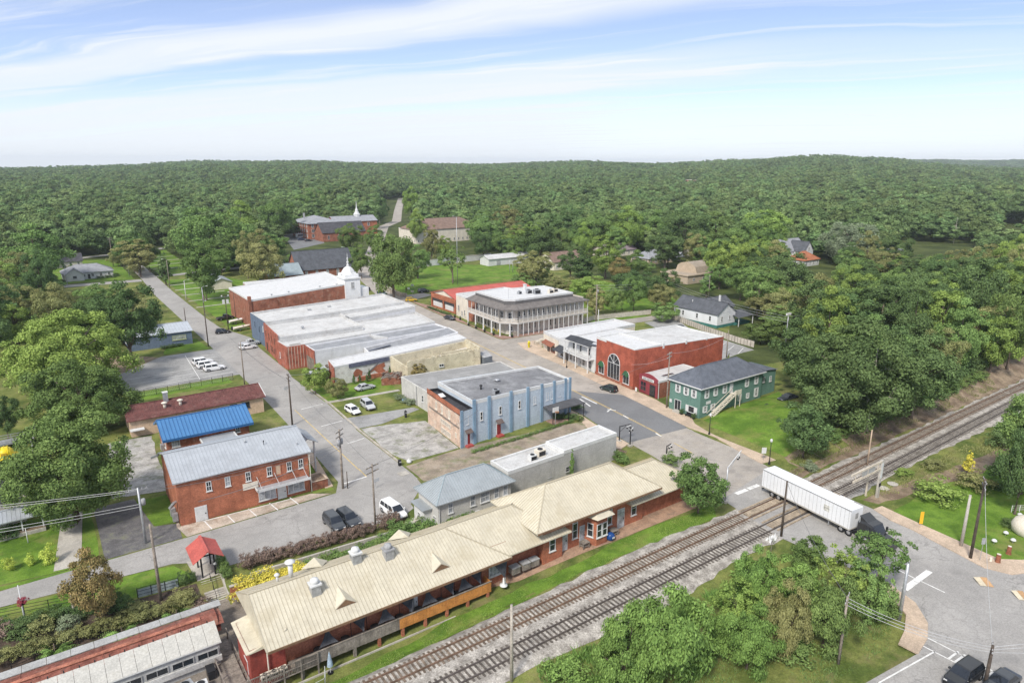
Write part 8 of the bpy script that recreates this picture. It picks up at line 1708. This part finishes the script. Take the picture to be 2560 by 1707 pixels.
cross_signal('cantilever crossing signal with white arm beside the station tree','I',2000,1555,'I',1265,7.5,22); cross_signal('dark signal bracket by the resurfaced street','I',1137,1060,'I',930,2.6,-8,m_black); cross_signal('second dark signal mast by the resurfaced street','I',1225,1095,'I',938,0,0,m_black); cross_signal('low crossing mast with lamps by the tan pavement','I',1522,1170,'I',1090,1.4,10,m_black)
pa, pb = W('J',992,1500), W('J',1085,1512); t = thing('crossing_signboard', 'pale timber crossing frame with long boards beside the tracks', 'sign', pa); h1 = height_to(pa,'J',1300); h2 = height_to(pb,'J',1210); m_tim = mat('pale_timber_board',(.56,.49,.39),var=.15,scale=1.0)
MB().tube([(pa.x,pa.y,0),(pa.x,pa.y,h1)],.16,8).build('post', m_tim, t); MB().box(pb.x-.28,pb.x+.28,pb.y-.16,pb.y+.16,0,h2).build('post', m_conc, t); MB().box(pb.x-.3,pb.x+.3,pb.y-.2,pb.y-.161,1.9,2.5).build('black_band', m_black, t); MB().box(pb.x-.28,pb.x+.28,pb.y-.2,pb.y-.161,3.3,h2-.4).build('notice', m_white, t)
for z, ln in ((h2-.2,8.6),(h2-1.4,8.0)): MB().box(pb.x-ln,pb.x+.3,pb.y-.1,pb.y+.06,z-.16,z+.16).build('board', m_tim, t)
for x in (1,4,7.4): MB().box(pb.x-x-.08,pb.x-x+.08,pb.y-.06,pb.y+.02,h2-1.3,h2-.3).build('strut', m_tim, t)
MB().box(pb.x-5.6,pb.x-2.0,pb.y-.05,pb.y,h2-1.2,h2-.45).build('panel', m_gw, t)
for i, (x, y) in enumerate(((1140,1440),(1215,1405))): p = W('J',x,y); tag(MB().lathe([(0,0),(.8,.0),(.85,.12),(.5,.2),(0,.22)],10,p).build('concrete_disc', m_conc), 'pale concrete disc in the grass, %s the crossing frame' % ('nearer' if i == 0 else 'farther from'), 'disc')
# ---- small street things
def sign(label, k, x, yb, yt, w, h, m, post=None, rz=0.0, name='road_sign'):
    p = W(k, x, yb); p.z = hgt(p.x,p.y); hh = height_to(p, k, yt); t = thing(name, label, 'sign', p, rz); MB().tube([(0,0,-.1),(0,0,hh)],.035,6).build('post', post or m_steel, t, local=True); MB().box(-w/2,w/2,-.05,-.03,hh-h,hh).build('panel', m, t, local=True); return t
m_sgy = mat('sign_amber', (.75,.42,.03), rough=.5, var=.05)
sign('amber warning panel on the pavement edge','N',1440,285,168,.5,1.9,m_sgy,rz=HEAD-math.pi/2); sign('small grey sign on the lawn by the dark pole','N',1925,572,382,.5,.9,m_steel,rz=HEAD-math.pi/2); sign('white notice on the crossing lawn','J',155,1215,1105,.8,1.1,m_white,rz=HEAD-math.pi/2); sign('white sign by the maroon shop corner','T',235,795,690,.5,.9,m_white,rz=R(-80)); sign('white board hung at the dark centre pole','F',383,655,605,1.6,.8,m_white,rz=R(20)); sign('white sign pair on the corner by the hedge pole','F',1110,1440,1360,1.6,.6,m_white,rz=R(20))
sign('white sign on the park corner','P',1610,165,118,1.2,.8,m_white,rz=HEAD-math.pi/2); sign('second white sign on the park corner','P',1575,190,150,.9,.8,m_white,rz=HEAD-math.pi/2); sign('orange marked sign at the park kerb','P',1612,235,180,1.1,.7,m_cream,rz=HEAD-math.pi/2)
p = W('Q',1402,1120); t = thing('fire_hydrant_marker', 'bright yellow standpipe at the hotel corner kerb', 'standpipe', p); m_hyd = mat('hydrant_yellow', (.72,.62,.02), rough=.4, var=.08); MB().lathe([(.28,0),(.24,.5),(.3,.55),(.3,1.5),(.36,1.55),(.3,1.9),(0,2.05)],12).build('barrel', m_hyd, t, True, True)
for s_ in (-1,1): MB().tube([(s_*.25,0,1.2),(s_*.48,0,1.2)],.14,8).build('nozzle', m_hyd, t, local=True)
for i, (x, y) in enumerate(((115.2,148.4),(114.8,150.4),(116.8,151.4))): t = thing('stone_block', 'pale stone block beside the cream corner shop, %s' % ('nearest the wall','in the middle','nearest the side street')[i], 'stone', (x,y,.1)); MB().prism([(-1.1,-.6),(1.0,-.7),(1.2,.5),(-.9,.7)],0,[.8,.7,.75,.85]).build('block', m_stone, t, local=True); MB().prism([(-.6,-.3),(.5,-.4),(.6,.3),(-.5,.35)],.75,1.1).build('cap_stone', m_cream, t, local=True)
t = thing('skip_container', 'grey hooded container beside the ruined street wall', 'container', (*cpx('P',2325,905),0), R(8)); MB().prism(rect(-1.4,1.4,-1.2,1.2),.1,2.3).build('box', mat('grey_blue_metal',(.16,.18,.2),var=.15,rough=.5), t, local=True); MB().add([(-1.45,-1.25,2.3),(1.45,-1.25,2.3),(1.45,1.25,3.2),(-1.45,1.25,3.2),(-1.45,1.25,2.3),(1.45,1.25,2.3)],[(0,1,2,3),(0,3,4),(1,5,2),(3,2,5,4)]).build('hood', m_grey, t, local=True)
t = thing('litter_bin', 'black litter bin at the gravel lot corner', 'bin', (*cpx('F',1305,1255),.1)); MB().lathe([(.26,0),(.3,.1),(.3,.9),(.33,.92),(.2,1.05),(0,1.1)],12).build('body', m_black, t, True, True); MB().box(-.18,.18,-.32,-.29,.6,.8).build('label_plate', m_grey, t, local=True)
t = thing('litter_bin', 'dark bollard bin on the weedy gravel lot edge', 'bin', (*cpx('F',1354,860),.05)); MB().lathe([(.24,0),(.26,1.3),(.2,1.35),(0,1.6)],12).build('body', m_black, t, True, True); MB().box(-.14,.14,-.28,-.255,.9,1.1).build('label_plate', m_grey, t, local=True)
t = thing('sack', 'white sack lying at the gravel lot corner', 'sack', (*cpx('F',1382,1232),.05)); MB().lathe([(0,0),(.4,.05),(.48,.3),(.34,.55),(.12,.66),(.16,.78),(0,.8)],10).build('bag', m_white, t, True, True)
t = thing('covered_barrel', 'blue covered heap beside the grey shrubs', 'barrel', (*cpx('F',1345,735),.0)); MB().lathe([(0,0),(.55,.05),(.62,.5),(.4,.85),(0,.95)],10).build('cover', mat('pale_blue_tarp',(.2,.32,.46),var=.2,scale=2), t, True, True)
for i, (x, y, x2, y2) in enumerate(((1895,705,2010,800),(2225,825,2287,905))):
    a = W('N',x,y); c = W('N',x2,y2); t = thing('board_sheet', ('split pale and tan board lying on the road' if i == 0 else 'tan board lying on the road at the right edge'), 'board', ((a+c)/2)+Vector((0,0,.05)), HEAD-math.pi/2); w = (c-a).length*.5; MB().add([(-w*.6,-.6,.03),(0,-.75,.03),(0,.75,.35),(-w*.6,.8,.3)],[(0,1,2,3)]).build('sheet', mat('pale_card',(.56,.49,.36),var=.1), t, local=True); MB().add([(.02,-.75,.03),(w*.6,-.95,.03),(w*.6,.55,.4),(.02,.75,.35)],[(0,1,2,3)]).build('sheet', mat('tan_card',(.44,.27,.14),var=.1), t, local=True)
for i, (x, y) in enumerate(((2070,585),(2160,512),(2012,578))): p = W('N',x,y); t = thing('tree_stump', 'cut red stump on the lawn, %s' % ('tallest, in the middle','farthest from the road','small and pale, nearest the road')[i], 'stump', p); k = (1,.9,.5)[i]; MB().lathe([(.42*k,-.1),(.3*k,.25),(.27*k,1.15*k),(.25*k,1.25*k)],9).build('trunk', mat('red_stump',(.24,.09,.05),var=.25,scale=2) if i < 2 else m_cream, t, True, True); MB().lathe([(0,1.26*k),(.25*k,1.25*k)],9).build('cut_face', m_cream, t, local=True)
rnd = random.Random(12)
for i, (x, y) in enumerate(((2040,430),(2135,365),(2250,215),(2232,290),(2195,425))): p = W('N',x,y); t = thing('pale_mushroom_lamp', 'small white garden lamp on the lawn, %s' % ('nearest the stumps','second from the stumps','by the right edge, upper','by the right edge, lower','between stumps and planter')[i], 'garden lamp', p, group='white garden lamps'); MB().tube([(0,0,-.1),(0,0,.5)],.04,6).build('stem', m_steel, t, local=True); MB().lathe([(.34,.45),(.3,.58),(.15,.7),(0,.74)],10).build('shade', m_white, t, True, True)
p = W('N',2300,370); t = thing('white_tank', 'large white round tank at the right edge', 'tank', p+Vector((1.2,0,0))); MB().lathe([(1.7,-.1),(2.1,.3),(2.25,1.1),(1.9,1.9),(1.2,2.3),(0,2.4)],20).build('shell', m_cream, t, True, True); MB().lathe([(.35,2.38),(.35,2.6),(0,2.62)],12).build('lid', m_grey, t, local=True)
p = W('N',2270,175); railing('white rail enclosure at the right edge lawn', [(p.x-1.0,p.y+1.0),(p.x+3.5,p.y-1.5)], 1.0, 1.2, m=m_white)
p = W('N',215,540); t = thing('white_sheet', 'crumpled white sheet caught in the thicket', 'sheet', p+Vector((0,0,2.6))); B = MB(); n = 5; t.scale = (.8,.8,.8)
g_ = [[(-.9+1.8*i/n+rnd.uniform(-.1,.1), -.6+1.2*j/n, .5*math.sin(i*1.7)+.4*math.cos(j*2.1)+rnd.uniform(-.1,.1)) for i in range(n+1)] for j in range(n+1)]
for j in range(n):
    for i in range(n): B.face([g_[j][i],g_[j][i+1],g_[j+1][i+1],g_[j+1][i]])
B.build('sheet', m_white, t, local=True); MB().tube([(0,0,-3),(0,0,.2)],.05,6).build('stem', m_wood, t, local=True)
t = thing('wire_fence', 'low pale wire fence at the annex grass', 'fence', (17,58.6,-1.4))
for a, c in (((14.2,57.6),(18.0,58.6)),((18.0,58.6),(18.6,60.2))):
    for i in range(4): u = i/3; x, y = a[0]+(c[0]-a[0])*u, a[1]+(c[1]-a[1])*u; MB().tube([(x,y,hgt(x,y)-.1),(x,y,hgt(x,y)+1.2)],.04,6).build('post', m_white, t)
    for z in (.5,1.15): MB().bar((*a,hgt(*a)+z),(*c,hgt(*c)+z),.035).build('rail', m_white, t)
t = thing('folded_umbrella', 'pale blue folded umbrella standing by the deck', 'umbrella', (19.2,60.3,hgt(19.2,60.3))); MB().tube([(0,0,0),(0,0,2.6)],.035,6).build('pole', m_white, t, local=True); MB().lathe([(.32,.9),(.26,1.4),(.12,2.2),(.03,2.55)],10).build('cloth', mat('pale_blue_cloth',(.3,.38,.45),var=.15,scale=2), t, True, True); MB().lathe([(.3,0),(.3,.1),(0,.12)],10).build('base', m_black, t, local=True)
# gravel and lawn plants: arching feathery shrubs, young shrubs, bushes
def feather(label, x, y, s, leaf, seed, z=None, group=None, name='sumac_shrub'):
    rnd = np.random.RandomState(seed); V = []; F = []
    for k in range(34):
        a = rnd.uniform(0, 6.28); ln = s*rnd.uniform(.7,1.1); el = rnd.uniform(.5,1.2); n = 11; prev = None
        for i in range(1, n+1):
            u = i/n; rr = ln*u*math.cos(el)*1.1; zz = ln*(math.sin(el)*u - .55*u*u) + .15*s; c = np.array([math.cos(a)*rr, math.sin(a)*rr, zz]); side = np.array([-math.sin(a), math.cos(a), 0]); fw_ = np.array([math.cos(a)*.5, math.sin(a)*.5, -.25]); l = .30*s*.45*(1.1-abs(u-.5))
            for sg_ in (-1, 1):
                b0 = len(V); t_ = c + side*sg_*l + fw_*l; V += [c, c+side*sg_*l*.5+fw_*l*.1+np.array([0,0,.03]), t_, c+fw_*l*.35]; F.append((b0,b0+1,b0+2,b0+3))
    me = bpy.data.meshes.new('fronds'); me.from_pydata([tuple(v) for v in V], [], F); at = me.attributes.new('tint','FLOAT','FACE'); at.data.foreach_set('value', rnd.rand(len(F))); me.materials.append(LM[leaf])
    t = thing(name, label, 'shrub', (x, y, hgt(x,y) if z is None else z), group=group); obj('fronds', me, t, True); MB().tube([(0,0,-.2),(0,0,.6*s)],[.08,.04],6).build('stem', m_bark, t, True, True)
feather('arching feathery sumac nearest the stairs', *cpx('K',1440,985), 2.9, 'willow', 3); feather('arching feathery sumac in the middle of the bank', *cpx('K',990,1115), 2.7, 'willow', 4); feather('arching feathery sumac at the lower left corner', *cpx('K',440,1260), 2.7, 'willow', 5)
for i, (x, y, h) in enumerate(((80,650,1.9),(250,605,1.6),(405,590,2.6))): p = W('K',x,y); plant('young_shrub', 'young yellow green shrub on the lawn, %s' % ('leftmost of three','smallest, in the middle','tallest, on the right')[i], 'shrub', 'bush0', p.x, p.y, h, h*.75, 'lime', 'young shrubs on the lawn')
SHR = [('K',1650,900,1.5,2.6,'purple','brown leaved shrub beside the stairs'),('K',1480,850,1.4,3.0,'olive','spreading olive shrub below the screen railing'),('K',1120,970,1.6,3.2,'olive','olive shrub beside the reddish tree'),('K',560,1100,1.6,2.6,'grey','grey green shrub on the yard bank'),('K',180,1180,1.8,3.2,'dark','dark shrub at the left yard bank'),('K',330,1150,1.7,3.0,'olive','olive shrub in the left yard bank'),('K',40,1180,1.7,3.0,'purple','purplish shrub at the left yard edge'),('K',60,390,1.9,3.2,'dark','dark shrub by the porch planter'),('K',930,900,1.4,2.4,'dark','dark shrub under the reddish tree'),
 ('I',1140,1190,1.6,2.6,'purple','brown shrub beside the stucco wall end'),('I',1560,1240,2.0,3.4,'mid','loose green shrub at the crossing kerb'),('I',780,790,1.4,3.2,'dark','dark shrubs at the light blue porch kerb'),('I',815,890,1.3,1.8,'mid','small round shrub at the light blue porch'),
 ('J',540,1290,1.5,2.8,'grey','wispy grass clump on the dirt bank'),('J',1580,1530,3.2,7.0,'light','wide light green bush by the dirt track'),('J',1880,1430,2.8,5.5,'olive','olive bush right of the wide bush'),('J',2180,1430,4.0,8.0,'dark','dark bush at the right edge by the lawn'),('J',1550,1270,1.6,4.0,'olive','low olive scrub beside the tracks'),('J',1310,1330,1.2,3.0,'light','low yellowish scrub by the crossing frame'),('J',2120,1090,3.6,6.0,'dark','dense bush behind the yellow shrub'),('J',2240,1000,5.0,7.0,'mid','tall bush at the right edge by the tracks'),
 ('M',700,1530,2.2,5.0,'willow','tall weedy bush at the bottom edge'),('M',1500,1150,2.0,3.2,'willow','small willow shrub in the gravel edge'),('M',2150,1010,2.4,4.0,'willow','willow bush left of the thicket'),('N',380,1330,2.4,5.0,'mid','low bush under the thicket'),('N',1100,1010,2.2,4.0,'mid','low bush at the thicket corner'),('N',2190,300,1.4,3.0,'dark','dark flower bush beside the white tank'),('M',1640,920,1.4,3.0,'willow','low weedy shrub at the gravel edge'),('N',60,720,2.6,5.0,'willow','pale willow bush by the white sheet'),
 ('E',2090,745,.9,1.6,'mid','little shrub at the peach wall corner'),('P',980,640,.6,.6,'mid','tiny weed on the shop roof edge')]
for k, x, y, h, w, lf, lab in SHR[:-1]: p = W(k, x, y); plant('shrub', lab, 'shrub', random.choice(['bush0','bush1']), p.x, p.y, h, w, lf)
p = W('J',1822,1320); plant('yellow_shrub', 'tall bright yellow shrub beside the dark bushes', 'shrub', 'cone0', p.x, p.y, 5.2, 2.6, 'yellow'); p = W('I',795,1270); plant('narrow_cypress', 'tall narrow green cypress against the stucco wall', 'tree', 'cone1', 67.2, 78.6, 6.4, 1.3, 'mid')
hedge('wild dark shrubs along the top of the dirt bank', [(112,65.5),(140,64.8),(185,65.5)], 4.2, 5.0, 'dark', step=2.6, seed=14); hedge('mixed green scrub low on the dirt bank', [(106,61.6),(126,61.2),(180,62)], 1.5, 2.8, 'mid', step=3.0, seed=15)
# tall grass and weeds: many blades, one mass
def blades(name, label, polys, n, h0, h1, w, leaf, seed, avoid=None):
    rs_ = np.random.RandomState(seed); V = []; F = []
    for poly in polys:
        xs_ = [p[0] for p in poly]; ys_ = [p[1] for p in poly]; k = 0
        while k < n//len(polys):
            x, y = rs_.uniform(min(xs_),max(xs_)), rs_.uniform(min(ys_),max(ys_))
            if not inpoly(x, y, poly): continue
            dn = mnoise.noise(Vector((x*.35,y*.35,seed))); k += 1
            if dn < -.12: continue
            z = hgt(x, y)-.04; h = rs_.uniform(h0,h1)*(.75+.7*max(0,dn)); a = rs_.uniform(0,6.28); c, s_ = math.cos(a)*w, math.sin(a)*w; lx, ly = rs_.normal(0,.3)*h, rs_.normal(0,.3)*h; b0 = len(V); V += [(x-c,y-s_,z),(x+c,y+s_,z),(x+lx*.4+c*.7,y+ly*.4+s_*.7,z+h*.6),(x+lx,y+ly,z+h)]; F += [(b0,b0+1,b0+2),(b0,b0+2,b0+3)]
    me = bpy.data.meshes.new(name); me.from_pydata(V, [], F); at = me.attributes.new('tint','FLOAT','FACE'); at.data.foreach_set('value', np.repeat(rs_.rand(len(F)//2),2)); me.materials.append(LM[leaf]); tag(obj(name, me), label, 'grass', kind='stuff')
blades('tall_grass', 'tall yellow green grass below the willowy trees', [[(36,47),(60,45.5),(66,44),(60,38),(44,36),(34,40)]], 16000, .4, 1.3, .035, 'willow', 3)
blades('roadside_grass', 'rough grass and weeds on the junction verge', [[(44,31),(60,28.6),(69,28),(76,31),(77,37),(66,42),(44,40)]], 16000, .12, .45, .03, 'mid', 4)
blades('track_weeds', 'weeds and scrub grass beside the eastern tracks', [[(100,47.5),(160,47.8),(165,42),(108,44)]], 9000, .15, .6, .035, 'olive', 5)
blades('bank_weeds', 'scattered weeds on the dirt bank', [[(97,58),(104,63),(150,63),(180,62),(180,58)]], 9000, .15, .6, .045, 'olive', 6)
blades('verge_grass', 'grass strip blades beside the station', [[(14,58.4),(14,56.8),(40,57.3),(62,57),(76,56.6),(79,59.2),(66,60),(50,59.3),(36,60.4)]], 14000, .08, .22, .03, 'light', 7)
# ---- thin summer haze over the whole place
B = MB().box(-7000,7000,-7000,7000,-40,110); hz = B.build('haze', None); hz.data.materials.clear()
mh = bpy.data.materials.new('summer_haze'); mh.use_nodes = True; nt = mh.node_tree; nt.nodes.clear(); om = nt.nodes.new('ShaderNodeOutputMaterial'); pv = nt.nodes.new('ShaderNodeVolumePrincipled'); pv.inputs['Color'].default_value = (.80,.88,.97,1); pv.inputs['Density'].default_value = 0.00009; pv.inputs['Anisotropy'].default_value = .0; nt.links.new(pv.outputs[0], om.inputs['Volume']); hz.data.materials.append(mh); tag(hz, 'thin pale haze over the town and hills', kind='stuff')
